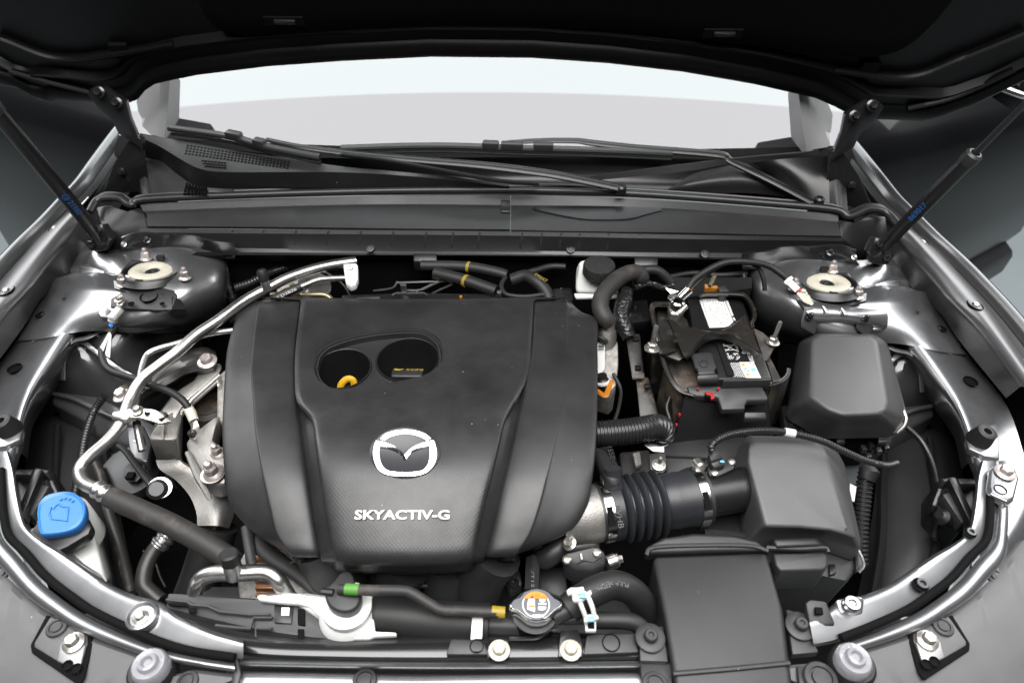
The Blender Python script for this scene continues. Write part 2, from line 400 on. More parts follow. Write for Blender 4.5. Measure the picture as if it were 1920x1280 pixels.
def door(side):
    s = -1 if side == 'left' else 1
    MIRD = (lambda x, y: mx(V((x, y, 0))))
    hr, er = V((0.85, 1.50, 0)), V((1.70, 2.00, 0))
    h, e = (hr, er) if side == 'right' else (V((-0.90, 1.53, 0)), V((-1.78, 2.05, 0)))
    lab = {'left': 'open dark grey front door of the car beyond the left fender', 'right': 'open dark grey front door with side mirror beyond the right fender'}[side]
    t = thing('car_door', lab, 'car door', V((h.x, h.y, -0.88)), 'open front doors')
    L = e - h; N_ = V((-L.y*(1 if L.x > 0 else -1), abs(L.x), 0)).normalized()
    def row(z, off, k0=-.05, k1=1.09):
        return [h + L*(k0 + (k1 - k0)*q/14) + N_*(off - 0.02*math.sin(math.pi*q/14)) + V((0, 0, z - .05*max(0, k0 + (k1 - k0)*q/14)*(1 if z > -.2 else 0))) for q in range(15)]
    zb_ = -.67 if side == 'right' else -.90
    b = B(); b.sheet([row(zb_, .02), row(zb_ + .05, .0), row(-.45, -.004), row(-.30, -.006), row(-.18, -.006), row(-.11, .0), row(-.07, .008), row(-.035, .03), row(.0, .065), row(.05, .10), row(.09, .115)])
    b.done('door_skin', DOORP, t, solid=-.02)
    b = B(); b.sheet([row(.09, .12, .03), row(.28, .26, .12, .98), row(.46, .40, .25, .92)]); b.done('window_glass', mat('door_glass_' + side, (0.02, 0.022, 0.024), 0.02, ior=1.8), t, solid=-.006)
    dz_ = zb_ + .67
    b = B(); b.sheet([row(-.655 + dz_, .024, k1=1.06), row(-.69 + dz_, -.012, k1=1.08), row(-.72 + dz_, -.016, k1=1.10), row(-.80 + dz_*.6, -.006, k1=1.12), row(-.88 + dz_*.5, .03, k1=1.12)]); b.done('lower_cladding', PLG, t, solid=-.03)
    if side == 'right':
        m = B(); MIR_, c = 0, V((1.17, 1.52, .13))
        m.lathe([(.0, -.10), (.055, -.09), (.085, -.04), (.09, 0), (.085, .03), (.0, .035)], c, (0.2, 1, 0), n=24, sx=1.5, cap0=False, cap1=False)
        mm = m.done('mirror_housing', DOORP, t)
        m = B(); m.tube([c + V((-.14, -.055, -.015)), c + V((-.05, -.095, -.03)), c + V((.1, -.09, -.03))], .008, smooth=5); m.done('indicator_strip', STEEL, mm)
    return t
door('left'); door('right')

# hood, hinged at the rear and raised steeply
HO = V((0, 1.18, 0.27)); HS = V((0, -0.42, 0.91)).normalized(); HN = V((0, -0.91, -0.42)).normalized()
def H(u, v, d=0.0): return PP(u, v, HO + HN*d, HN)
hood = thing('hood', 'raised black hood underside spanning the top of the picture', 'hood', HO)
edge = [(-40, 140), (0, 160), (34, 166), (70, 186), (97, 194), (110, 188), (165, 191), (215, 197), (240, 194), (259, 186), (272, 170), (290, 158), (330, 149), (370, 141), (500, 125), (640, 115), (808, 107), (996, 109),
        (1140, 119), (1280, 135), (1414, 158), (1528, 184), (1565, 200), (1590, 213), (1606, 222), (1640, 224), (1676, 225), (1727, 228), (1750, 224), (1817, 201), (1870, 176), (1920, 152), (1960, 130)]
r0 = [H(u, v, .012) for u, v in edge]
def hrow(push, d):
    out = []
    for p in r0:
        s = (p - HO).dot(HS); k = push + max(0, s)*0.0
        out.append(V((p.x*(1 - 0.04*push), 0, 0)) + V((0, HO.y, HO.z)) + HS*(s*(max(0, 1 - push/1.0)) + push) + HN*d)
    return out
def offs(rows_px, d):      # row shifted inwards along the hood by px-like metres
    return [p + HS*rows_px + HN*(d - .012) for p in r0]
b = B(); b.sheet([[p - HN*.02 for p in r0], r0, offs(.012, .016), offs(.026, .012), offs(.030, .004), offs(.050, .004), offs(.056, .012), offs(.064, .013), offs(.072, .0), hrow(.35, 0), hrow(.84, 0)])
b.done('inner_panel', HOODM, hood, ang=50)
b = B(); b.sheet([[p - HN*.024 + V((0, 0, -.002)) for p in r0], [p - HN*.045 + HS*.2 for p in r0], [p - HN*.05 for p in hrow(.84, 0)]]); b.done('outer_skin', PAINTD, hood)
padpx = [(372, -10), (395, 40), (430, 62), (520, 66), (700, 56), (880, 50), (960, 52), (1050, 53), (1200, 64), (1400, 84), (1560, 105), (1640, 106), (1690, 92), (1740, 50), (1790, -10)]
pr = C([H(u, v, .010) for u, v in padpx], 5)
def pk(k, d): return [V((p.x*(1 - .02*k), HO.y, HO.z)) + HS*((p - HO).dot(HS)*(1 - min(1, k)) + k*.8) + HN*d for p in pr]
b = B(); b.sheet([pk(0, -.004), [p + HN*.006 for p in pk(0, .004)], [p + HS*.008 for p in pk(0, .016)], pk(.06, .018), pk(1.0, .018)])
b.done('insulation_pad', PAD, hood, ang=60)
for (u, v) in ((533, 40), (1355, 63)):
    c = H(u, v, .0195); b = B()
    b.box(c, .062, .004, .016, rot=Matrix((V((1, 0, 0)), HN, HS)).transposed()); sl = b.done('pad_slot', VOID, hood)
    b = B(); b.box(c + HN*.0035 + HS*.002 + V((.002, 0, 0)), .034, .006, .008, rot=Matrix((V((1, 0, 0)), HN, HS)).transposed()); b.bevel(.0015); b.done('clip', PLS, sl)
for (u, v) in ((228, 96), (1628, 130)):
    b = B(); b.box(H(u, v, .0065), .030, .008, .030, rot=Matrix((V((1, 0, 0)), HN, HS)).transposed()); b.done('panel_opening', VOID, hood)
for px in ([(0, 70), (110, 108), (230, 98), (330, 82)], [(1560, 130), (1700, 142), (1800, 108), (1920, 60)], [(20, 130), (90, 150), (170, 170)], [(1700, 200), (1790, 178), (1900, 128)]):
    b = B(); b.tube([H(u, v, .004) for u, v in px], .012, n=10, smooth=6, squash=(1, .6)); b.done('pressed_bead', HOODM, hood)

# hinges
def hinge(side):
    t = thing('hood_hinge', 'black steel hood hinge arm at the %s end of the windscreen base' % side, 'hinge', PY(262, 330, 1.12), 'hood hinges')
    Y = 1.115
    b = B(); b.loft([[PY(u, v, Y) for u, v in q] for q in [[(163, 176), (172, 166), (196, 166), (236, 192), (244, 226), (258, 258), (268, 262), (268, 285), (258, 274), (222, 252), (208, 224), (184, 205)]]] +
                    [[PY(u, v, Y) + V((0, .012, 0)) for u, v in [(163, 176), (172, 166), (196, 166), (236, 192), (244, 226), (258, 258), (268, 262), (268, 285), (258, 274), (222, 252), (208, 224), (184, 205)]]])
    b.bevel(.002); b.done('hinge_arm', PAINTB, t)
    b = B(); q = [(242, 262), (270, 258), (274, 300), (282, 362), (235, 360), (206, 372), (190, 368), (215, 305)]
    b.loft([[PY(u, v, Y + .01) for u, v in q], [PY(u, v, Y + .05) for u, v in q]]); b.bevel(.002); hb = b.done('hinge_base', PAINTB, t)
    for u, v in ((228, 322), (268, 352)): hw('flange_bolt', PY(u, v, Y + .006), .007, t, PAINTB, (0, -1, .3))
    for u, v in ((186, 173), (219, 193)): hw('flange_bolt', PY(u, v, Y - .004), .0095, t, PAINTB, (0, -1, .55))
MIR = False; hinge('left'); MIR = True; hinge('right'); MIR = False

# gas struts
def strut(side, a, e, split):
    a, e = PT(a), PT(e); d = (e - a).normalized()
    t = thing('gas_strut', 'black gas strut with blue numbers holding the hood up at the %s' % side, 'gas strut', a, 'hood gas struts')
    b = B(); L = (e - a).length
    if split:
        m = a + d*(L*split); b.lathe([(.0105, .02), (.0112, .03), (.0112, (m-a).length - .012), (.0105, (m-a).length - .004), (.009, (m-a).length)], a, d, n=20); cy = b.done('cylinder', PLS, t)
        b = B(); b.lathe([(.0050, 0), (.0050, L*(1 - split) + .3)], m, d, n=12); b.done('rod', RIBM, t)
        b = B(); b.lathe([(.0120, -.006), (.0128, .0), (.0128, .010), (.0095, .013), (.0068, .013), (.0052, .006)], m - d*.004, d, n=20); b.done('end_cap', PLG, t)
    else:
        b.lathe([(.0105, .02), (.0112, .03), (.0112, L), (.0105, L + .02)], a, d, n=20); cy = b.done('cylinder', PLS, t)
        b = B(); b.lathe([(.0128, 0), (.0128, .012), (.0095, .016), (.006, .014)], e + d*.012, d, n=20); b.done('end_cap', PLG, t)
    b = B(); b.lathe([(.008, -.012), (.0105, 0), (.0105, .03), (.009, .045)], a - d*.012, d, n=16); b.done('ball_socket', PLS, t)
    return t, a, e, d
T1, a, e, d = strut('left', (182, 440, .035), (4, 222, 0, .90), 0)
def strutprint(t, a, d, s0, body, sgn):
    c = a + d*s0; n = (CAM - c); n = (n - d*n.dot(d)).normalized(); up = n.cross(d*sgn)
    text(body, c + n*.0105 - up*.004, d*sgn, up, .0085, BLUEINK, t, 'printed_number', ext=.0006, bold=.01)
strutprint(T1, a, d, .085, '@ 21163', -1)
T2, a, e, d = strut('right', (1660, 458, .035), (1925, 190, 0, .90), .66)
strutprint(T2, a, d, .085, '869017', 1)
for side in (False, True):
    MIR = side
    t = thing('strut_bracket', 'black %s lower bracket that carries the gas strut ball' % ('right' if side else 'left'), 'bracket', (176, 470, 0), 'gas strut lower brackets')
    b = B(); b.loft([pts([(160, 430, .03), (190, 420, .05), (204, 448, .04), (196, 470, .01), (172, 475, -.01), (160, 458, .0)]), [p + V((0, .02, -.01)) for p in pts([(160, 430, .03), (190, 420, .05), (204, 448, .04), (196, 470, .01), (172, 475, -.01), (160, 458, .0)])]]); b.bevel(.003); b.done('plate', PAINTB, t)
    hw('flange_bolt', (174, 457, .012), .011, t, PAINTB, (0, -1, .5)); hw('flange_bolt', (186, 432, .045), .009, t, PAINTB, (0, -1, .5))
MIR = False

# ================================================================ windscreen, wipers, cowl
WO = V((0, 1.235, 0.08)); WS = V((0, math.cos(math.radians(28)), math.sin(math.radians(28)))); WN = V((0, -WS.z, WS.y))
def WP(u, v, d=0.0): return PP(u, v, WO + WN*d, WN)
def bow(x): return .035*(x/0.7)**2
ws = thing('windscreen', 'sloping windscreen reflecting pale lilac and cyan ceiling light panels', 'windscreen', WO)
b = B(); b.sheet([[V((x, WO.y + bow(x), WO.z)) + WS*s for x in [-.78 + i*.072 for i in range(21)]] for s in [-.06, 0, .2, .4, .6, .85]]); b.done('glass', GLASS, ws, solid=-.005)
b = B(); b.sheet([[V((x, WO.y + bow(x), WO.z)) + WS*s + WN*.001 for x in [-.78 + i*.072 for i in range(21)]] for s in [-.06, -.012]]); b.done('black_border', VOID, ws)
b = B(); c = WP(890, 118) - WN*.03 + WS*.08
b.box(c, .23, .04, .10, rot=Matrix((V((1, 0, 0)), WS, WN)).transposed()); b.bevel(.006); b.done('sensor_housing', PLG, ws)
db = thing('dashboard', 'dark dashboard top seen faintly through the windscreen', 'dashboard', V((0, 1.6, -.05)))
b = B(); b.sheet([[V((x, y, z)) for x in (-.62, -.3, .3, .56)] for y, z in ((1.27, .0), (1.5, .06), (1.8, .08), (1.95, -.1))]); b.done('dashboard_top', PLG, db)
b = B(); b.sheet([[V((x, y, z)) for x in (-.62, .56)] for y, z in ((1.95, -.1), (2.6, -.3), (2.9, .3))]); b.done('cabin_shell', PLG, db)

for side in (False, True):
    MIR = side
    t = thing('pillar_trim', 'pointed grey plastic trim at the %s foot of the windscreen' % ('right' if side else 'left'), 'trim', (300, 262, .10), 'windscreen pillar trims')
    def q(l, y0): return [PY(u, v, y0) for u, v in l]
    b = B(); b.sheet([q([(262, 190), (268, 226), (265, 252)], 1.32), q([(286, 130), (278, 222), (268, 250)], 1.29), q([(308, 120), (303, 205), (299, 254)], 1.262), q([(318, 120), (312, 205), (306, 257)], 1.258), q([(332, 150), (330, 225), (326, 262)], 1.30)])
    b.done('trim_cover', mat('pale_trim_plastic_' + ('r' if side else 'l'), (0.34, 0.34, 0.345), 0.5, bump=.2, bscale=1200), t, ang=20, solid=-.006)
    b = B(); b.tube([PY(262, 215, 1.36), PY(270, 150, 1.6), PY(285, 60, 1.9)], .03, squash=(1, .6)); b.done('pillar', PAINT, t)
MIR = False

cw = thing('wiper_cowl', 'black plastic cowl panel with square-holed grille under the wipers', 'cowl panel', (620, 330, .05))
b = B(); b.sheet(strip([[(262, 250, .10), (330, 262, .098), (450, 283, .092), (600, 296, .088), (800, 296, .085), (960, 295, .085), (1200, 296, .085), (1400, 300, .088), (1540, 296, .1)],
                        [(262, 300, .05), (450, 330, .05), (700, 336, .045), (960, 338, .045), (1250, 345, .045), (1450, 350, .05), (1560, 345, .06)],
                        [(262, 372, .04), (450, 368, .04), (700, 366, .04), (960, 366, .04), (1250, 372, .04), (1450, 384, .04), (1575, 395, .04)]], n=40)); b.done('cowl_base', PLS, cw)
shelf = strip([[(268, 252, .112), (330, 262, .110), (450, 284, .104), (545, 297, .100), (640, 312, .094), (800, 327, .085), (955, 345, .070)],
               [(269, 260, .108), (302, 276, .104), (336, 297, .100), (376, 317, .097), (437, 323, .094), (640, 323, .090), (800, 333, .08), (955, 350, .066)]], n=60, sub=1)
b = B(); b.sheet(shelf); sh = b.done('upper_shelf', PLG, cw, solid=-.004)
b = B(); b.sheet(strip([[(269, 260, .108), (302, 276, .104), (336, 297, .100), (376, 317, .097), (437, 323, .094), (640, 323, .090), (800, 333, .08), (955, 350, .066)],
                        [(271, 296, .075), (302, 303, .07), (336, 329, .066), (370, 349, .062), (437, 354, .06), (640, 354, .058), (800, 352, .058), (955, 356, .055)]], n=60, sub=1)); b.done('riser', PLS, cw)
b = B(); b.sheet(strip([[(271, 296, .077), (302, 303, .072), (336, 329, .068), (370, 349, .064), (437, 355, .062)], [(284, 364, .055), (310, 366, .054), (345, 367, .053), (380, 367, .053), (437, 367, .052)]], n=24, sub=1)); b.done('lower_shelf', PLG, cw, solid=-.003)
tb = bvh(sh)
def grille(t, region, n_u, n_v, nm, z):
    gb = B()
    for j in range(n_v):
        for i in range(n_u):
            fu, fv = (i + .5)/n_u, (j + .5)/n_v
            a, bq, c, d = region
            u = (a[0]*(1-fu) + bq[0]*fu)*(1-fv) + (d[0]*(1-fu) + c[0]*fu)*fv; v = (a[1]*(1-fu) + bq[1]*fu)*(1-fv) + (d[1]*(1-fu) + c[1]*fu)*fv
            p = hit(t, u, v)[0] if t else P(u, v, z)
            if not p: continue
            s = .0021; gb.loft([[p + V((x*s, y*s*.95, -.002)) for x, y in ((-1, -1), (1, -1), (1, 1), (-1, 1))], [p + V((x*s, y*s*.95, .0006)) for x, y in ((-1, -1), (1, -1), (1, 1), (-1, 1))]])
    o = gb.done(nm, VOID, cw); o['kind'] = 'stuff'
grille(tb, [(350, 270), (545, 302), (542, 318), (345, 290)], 30, 4, 'grille_hole', 0)
grille(tb, [(376, 299), (425, 304), (425, 318), (385, 314)], 8, 3, 'grille_hole', 0)
grille(None, [(349, 340), (388, 352), (388, 365), (342, 365)], 7, 5, 'grille_hole', .064)
# right half: motor dome, ledge and side wall
b = B(); b.sheet(patch([[(1200, 372, .04), (1280, 366, .043), (1400, 362, .05), (1480, 372, .05), (1520, 384, .045)],
                        [(1220, 366, .05), (1290, 346, .066), (1390, 336, .078), (1455, 352, .068), (1520, 382, .048)],
                        [(1245, 360, .045), (1300, 330, .068), (1385, 313, .083), (1450, 335, .07), (1520, 378, .048)],
                        [(1262, 352, .04), (1310, 318, .05), (1380, 304, .06), (1450, 325, .05), (1525, 374, .04)]])); b.done('motor_dome', PLG, cw)
b = B(); b.sheet(strip([[(1100, 332, .07), (1280, 308, .098), (1400, 295, .108), (1500, 287, .112), (1535, 280, .114)], [(1100, 340, .062), (1280, 322, .086), (1400, 303, .10), (1500, 294, .104), (1538, 291, .106)]], n=30, sub=1)); b.done('right_ledge', PLG, cw, solid=-.004)
b = B(); b.sheet(patch([[(1410, 305, .098), (1470, 298, .103), (1552, 292, .108)], [(1450, 330, .07), (1500, 335, .08), (1554, 335, .085)], [(1520, 385, .045), (1535, 388, .045), (1556, 392, .045)]])); b.done('side_wall', PLS, cw)
b = B(); b.sheet(patch([[(1552, 288, .11), (1575, 270, .12), (1582, 280, .115)], [(1554, 340, .08), (1572, 335, .085), (1584, 330, .08)], [(1556, 392, .045), (1574, 396, .05), (1590, 395, .045)]])); b.done('end_wall', PLG, cw)
b = B(); b.sheet(patch([[(262, 258, .11), (268, 256, .11), (270, 258, .108)], [(258, 310, .07), (266, 305, .075), (274, 305, .072)], [(268, 368, .045), (276, 366, .05), (284, 366, .05)]])); b.done('end_wall', PLG, cw)

def wiper(lab, arm, blade, clips, zb, joint):
    t = thing('wiper', lab, 'wiper', PT(blade[0]), 'windscreen wipers')
    b = B(); pa = C(arm, 5); b.tube(pa, [.0045 + .0035*min(1, i/len(pa)*1.6) for i in range(len(pa))], n=8, squash=(1.3, .75)); ar = b.done('arm', PLS, t, ang=50)
    b = B(); pb = C(blade, 5); b.tube(pb, .0062, n=10, squash=(1.25, .9)); b.done('blade', PLG, t)
    b = B(); b.tube([p + V((0, 0, -.011)) for p in pb], .003, n=6); b.done('rubber_edge', RUB, t)
    for (u, v, z, L) in clips:
        p = P(u, v, z); i = min(range(len(pb)), key=lambda k: (pb[k]-p).length); d = (pb[min(i+1, len(pb)-1)] - pb[max(0, i-1)]).normalized()
        b = B(); R = Matrix((d, V((0, 0, 1)).cross(d), V((0, 0, 1)))).transposed(); b.box(pb[i] + V((0, 0, .004)), L, .016, .015, rot=R); b.bevel(.003, 2); b.done('clip', PLG, t)
    for u, v, z in joint:
        b = B(); b.lathe([(.009, -.008), (.009, .006), (.006, .009)], P(u, v, z), (0, 0, 1), n=14); b.done('pivot', PLS, t)
    return t
wiper('long black wiper lying across the windscreen base with its tip at the left',
      [(500, 262, .118), (560, 275, .115), (640, 286, .108), (760, 298, .104), (900, 310, .098), (1000, 322, .092), (1062, 332, .086), (1160, 352, .07)],
      [(318, 240, .125), (380, 248, .124), (440, 258, .122), (500, 275, .118), (560, 287, .114), (600, 294, .110)], [(455, 254, .12, .03), (505, 258, .12, .022)], 0, [(1165, 356, .068)])
wiper('black wiper whose arm rises from the right cowl corner across the middle',
      [(945, 268, .118), (1010, 264, .12), (1080, 264, .12), (1110, 268, .119), (1200, 278, .115), (1345, 290, .108), (1370, 302, .10), (1440, 336, .085), (1520, 378, .06)],
      [(640, 278, .108), (760, 274, .112), (860, 274, .114), (960, 278, .115), (1060, 280, .114), (1180, 284, .112), (1260, 288, .11)], [(925, 276, .116, .03), (965, 274, .116, .04), (1022, 262, .12, .036)], 0, [(1535, 378, .06)])
b = B(); b.tube(C([(640, 290, .11), (720, 300, .106), (820, 318, .098), (930, 338, .088), (1010, 345, .08)], 5), .004, n=8); tag(b.done('washer_hose', PLS), 'thin black strip running beside the left wiper arm', 'hose')

sealpath = C([(168, 398, .045), (180, 378, .052), (196, 371, .055), (226, 373, .053), (246, 385, .048), (272, 374, .053), (450, 366, .055), (640, 360, .055), (800, 357, .055), (960, 357, .055), (1120, 360, .055), (1280, 369, .055), (1450, 382, .055), (1565, 393, .054), (1592, 406, .048), (1626, 393, .054), (1652, 394, .054), (1668, 404, .05), (1686, 424, .045)], 6)
b = B(); b.tube(sealpath, .0066, n=14); se = b.done('hood_seal', SEAL); tag(se, 'long black rubber hood seal running the width of the cowl', 'rubber seal')
b = B(); b.tube([p + V((0, .012, .002)) for p in sealpath], .0028, n=8); b.done('seal_lip', SEAL, se)

ct = thing('cowl_trim', 'black plastic cowl trim in two halves with a ribbed lower tray', 'cowl trim', (957, 440, .03))
tl = [(262, 382, .046), (450, 374, .047), (640, 369, .047), (800, 366, .047), (957, 366, .047)]
b = B(); b.sheet(strip([tl, [(268, 396, .036), (450, 389, .036), (640, 384, .036), (800, 383, .036), (957, 385, .036)], [(275, 402, .040), (450, 394, .041), (640, 390, .041), (800, 391, .041), (957, 393, .041)], [(278, 424, .033), (450, 425, .033), (640, 427, .033), (800, 429, .033), (956, 430, .033)], [(278, 428, .028), (450, 429, .028), (640, 431, .028), (800, 433, .028), (956, 434, .028)]], n=50, sub=1)); b.done('left_panel', PLG, ct, ang=25)
b = B(); b.sheet(strip([[(958, 366, .047), (1120, 370, .047), (1280, 378, .047), (1450, 391, .047), (1572, 402, .046)], [(958, 385, .036), (1120, 386, .036), (1280, 392, .036), (1450, 405, .036), (1572, 416, .036)], [(958, 393, .041), (1120, 394, .041), (1280, 400, .041), (1450, 410, .041), (1572, 420, .04)], [(958, 431, .033), (1120, 434, .033), (1280, 436, .033), (1450, 440, .033), (1578, 442, .033)], [(958, 435, .028), (1120, 438, .028), (1280, 440, .028), (1450, 444, .028), (1578, 446, .028)]], n=50, sub=1)); b.done('right_panel', PLG, ct, ang=25)
b = B(); q = C([(1000, 393, .0425), (1040, 402, .0405), (1090, 411, .0385), (1130, 413, .038), (1180, 411, .039), (1215, 402, .0405), (1240, 396, .042)], 4); q2 = C([(1240, 391, .044), (1180, 389, .044), (1120, 388, .044), (1060, 388, .044), (1000, 390, .044)], 4)
b.loft([[p + V((0, 0, -.006)) for p in q + q2], [p + V((0, 0, .0015)) for p in q + q2]]); b.done('recess', PLS, ct)
b = B(); b.prism([(939, 374, .052), (957, 374, .052), (957, 397, .043), (939, 397, .043)], .012); b.bevel(.002); b.done('clip', PLS, ct)
for nm, q in (('left_end', [(178, 388, .04), (205, 384, .045), (240, 395, .045), (262, 388, .045), (272, 402, .042), (276, 430, .03), (250, 440, .02), (225, 468, .0), (205, 475, -.01), (196, 440, .02)]),
              ('right_end', [(1572, 410, .043), (1600, 416, .043), (1632, 402, .045), (1662, 406, .042), (1664, 440, .02), (1650, 470, .0), (1620, 478, -.005), (1598, 462, .01), (1578, 446, .026)])):
    b = B(); b.prism(q, .03); b.bevel(.003); b.done('end_piece', PLS, ct)
b = B(); b.sheet(strip([[(262, 428, .030), (640, 431, .030), (957, 434, .030), (1280, 440, .030), (1580, 446, .028)], [(262, 436, .026), (640, 439, .026), (957, 442, .026), (1280, 448, .026), (1580, 452, .026)], [(250, 462, .004), (640, 468, .002), (957, 470, .002), (1280, 474, .002), (1590, 474, .004)], [(250, 472, .0), (640, 474, -.002), (957, 476, -.002), (1280, 482, -.002), (1590, 484, .0)], [(262, 478, .002), (640, 478, .002), (957, 479, .002), (1280, 485, .002), (1590, 489, .002)], [(262, 492, -.03), (640, 490, -.03), (957, 491, -.03), (1280, 498, -.03), (1590, 500, -.03)]], n=60, sub=1)); tr = b.done('ribbed_tray', PLS, ct, ang=25)
for u in (436, 495, 555, 616, 677, 738, 800, 850, 900, 980, 1017, 1053, 1088, 1142, 1200, 1260, 1330, 1420, 1500):
    dv = (u - 957)*.0105; b = B()
    b.prism([(u - 2, 436 + dv, .031), (u + 1, 436 + dv, .031), (u - 2, 462 + dv, .010), (u - 6, 464 + dv, .008)], .012); b.done('rib', PLA, ct)
for u, v in ((694, 465), (1070, 467), (1322, 476), (275, 455), (1572, 468)): hw('push_clip', (u, v, .006), .008, ct, PLS, (0, -.5, .86))
for u, v in ((797, 486), (1212, 494)):
    b = B(); b.prism([(u - 22, v - 12, .004), (u + 22, v - 12, .004), (u + 22, v + 4, -.004), (u - 22, v + 4, -.004)], .02); b.bevel(.002); b.done('retaining_clip', PLS, ct)

# firewall and the dark depth of the bay
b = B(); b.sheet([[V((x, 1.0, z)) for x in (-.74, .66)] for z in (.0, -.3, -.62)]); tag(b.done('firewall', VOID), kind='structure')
b = B(); b.sheet([[V((x*(1 - .22*y) - .02, y, -.62)) for x in (-.97, .92)] for y in (.0, 1.0)]); tag(b.done('undertray', PLA), 'black undertray far below the engine', 'undertray')

# ================================================================ fenders, rails, inner aprons (left, then mirrored)
for side in (False, True):
    MIR = side; SD = 'right' if side else 'left'; sg = 1 if side else -1
    t = thing('fender', 'dark grey metallic %s fender whose polished top edge frames the bay' % SD, 'fender', (80, 410, -.02), 'front fenders')
    E = [(242, 216, .09), (215, 250, .075), (180, 297, .06), (150, 338, .048), (117, 373, .038), (80, 412, .026), (40, 450, .014), (0, 492, .004), (-60, 562, -.012), (-140, 670, -.035)]
    e = C(E, 5); n = len(e)
    def sh(dx, dz, dy=0): return [p + V((sg*dx, dy, dz)) for p in e]
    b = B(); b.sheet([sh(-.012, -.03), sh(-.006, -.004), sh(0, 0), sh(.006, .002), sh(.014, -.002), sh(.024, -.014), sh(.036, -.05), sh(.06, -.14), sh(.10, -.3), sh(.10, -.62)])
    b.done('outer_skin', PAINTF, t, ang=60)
    def off(d, z): return [p + V((-sg*d, 0, z)) for p in e]
    lo = 18
    b = B(); b.sheet([off(.010, -.014), off(.016, -.010), off(.022, -.012), off(.026, -.016)]); b.done('seal_strip', RUB, t)
    b = B(); b.tube(off(.030, -.012)[18:], .0016, n=6); b.done('flange_edge', PAINT, t)
    b = B(); b.sheet([off(.008, -.03), off(.05, -.04)]); b.done('gutter', PLS, t)
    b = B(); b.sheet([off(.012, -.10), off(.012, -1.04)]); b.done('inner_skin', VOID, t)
    r = thing('fender_rail', 'satin grey inner rail with bolts along the %s fender' % SD, 'rail', (100, 450, -.02), 'inner fender rails')
    b = B(); R1 = [(128, 402, .022), (86, 440, .012), (42, 490, .0), (0, 545, -.012), (-40, 606, -.024), (-110, 720, -.04)]
    R2 = [(152, 408, .024), (132, 432, .016), (92, 484, .002), (50, 538, -.010), (0, 594, -.022), (-70, 700, -.038)]
    R3 = [(160, 462, -.03), (140, 484, -.04), (118, 520, -.05), (75, 558, -.06), (38, 616, -.07), (-40, 720, -.08)]
    mid = [(140, 400, .029), (110, 434, .021), (68, 484, .009), (26, 536, -.004), (-18, 596, -.016), (-90, 706, -.031)]
    m2 = [(155, 420, .012), (136, 446, .003), (100, 492, -.01), (56, 544, -.022), (8, 598, -.032), (-62, 702, -.047)]
    rs = strip([[(a[0] - 3, a[1] - 2, a[2] - .02) for a in R1], R1, mid, R2, m2, R3], n=40); b.sheet(rs); ro = b.done('rail_cover', mat('satin_rail_' + SD, (0.125, 0.125, 0.128), 0.36, metal=0.8, bump=0.05, bscale=900), r, solid=-.003)
    if side == False: RAILB = bvh(ro)
    for u, v in ((107, 431), (15, 548)):
        p = P(u, v, .016 if u > 50 else -.008); ax = V((sg*.2, 0, 1))
        b = B(); b.lathe([(.0135, .004), (.0125, .005), (.011, -.002), (.0, -.003)], p, ax, n=20, cap0=False, cap1=False); b.done('bolt_recess', VOID, r)
        hw('flange_bolt', p + V((0, 0, -.001)), .0095, r, ZINC, ax)
    a = thing('inner_fender', 'dark glossy sheet metal inner fender with the %s strut tower' % SD, 'inner fender', (285, 508, -.1), 'inner fenders')
    rows = [[(150, 462, -.035), (185, 460, -.018), (225, 466, -.004), (285, 462, .004), (350, 466, .0), (415, 474, -.02), (430, 480, -.05)],
            [(128, 492, -.050), (172, 490, -.028), (212, 498, -.006), (285, 508, .0), (355, 510, .0), (412, 524, -.025), (428, 530, -.07)],
            [(96, 538, -.066), (148, 534, -.040), (200, 540, -.020), (280, 552, -.008), (350, 552, -.012), (408, 562, -.055), (422, 570, -.1)],
            [(62, 590, -.080), (122, 586, -.052), (186, 588, -.036), (262, 598, -.030), (340, 596, -.050), (392, 594, -.095), (408, 610, -.16)],
            [(36, 640, -.088), (96, 634, -.066), (160, 620, -.060), (232, 618, -.062), (310, 622, -.09), (368, 618, -.14), (392, 640, -.22)]]
    def ribs(x, y):
        return -.007*math.exp(-((x - .5)/.10)**2 - ((y - .25)/.15)**2) + .016*math.exp(-((x - .20)/.05)**2)*math.exp(-((y - .22)/.10)**2) + .015*math.exp(-((y - .52 + .25*x)/.05)**2)*(1 if x < .45 else math.exp(-((x-.45)/.1)**2)) - .010*math.exp(-((y - .38)/.04)**2)*math.exp(-((x-.2)/.2)**2)
    b = B(); b.sheet(patch(rows, 8, 7, ribs)); ap = b.done('apron_panel', PAINT, a, solid=-.003)
    for px_ in ([(118, 712, -.128), (120, 668, -.098), (132, 648, -.088), (152, 640, -.086), (176, 656, -.086), (212, 684, -.104), (246, 704, -.116), (290, 716, -.15)], [(104, 664, -.084), (136, 640, -.076), (160, 634, -.074), (178, 626, -.072), (190, 620, -.068), (228, 616, -.064)]):
        b = B(); b.tube(C(px_, 5), .0030, n=8, squash=(1.4, .7)); b.done('fold_edge', PAINT, a)
    for px_ in ([(60, 640, -.078), (84, 628, -.070), (104, 622, -.064), (112, 630, -.066)], [(112, 628, -.064), (160, 606, -.05), (176, 612, -.052)], [(150, 500, -.026), (186, 506, -.018), (214, 514, -.006)]):
        b = B(); b.tube(C(px_, 4), .0016, n=6, squash=(1.4, .6)); b.done('seam_bead', PAINT, a)
    for u, v, z_ in ((120, 560, -.046), (160, 556, -.036), (140, 600, -.054), (210, 600, -.036), (90, 610, -.07), (186, 478, -.016), (250, 600, -.032), (330, 598, -.05)): hw('hole', (u, v, z_), .0030, a, PAINTD, (sg*.1, -.1, 1), 'spot_weld')
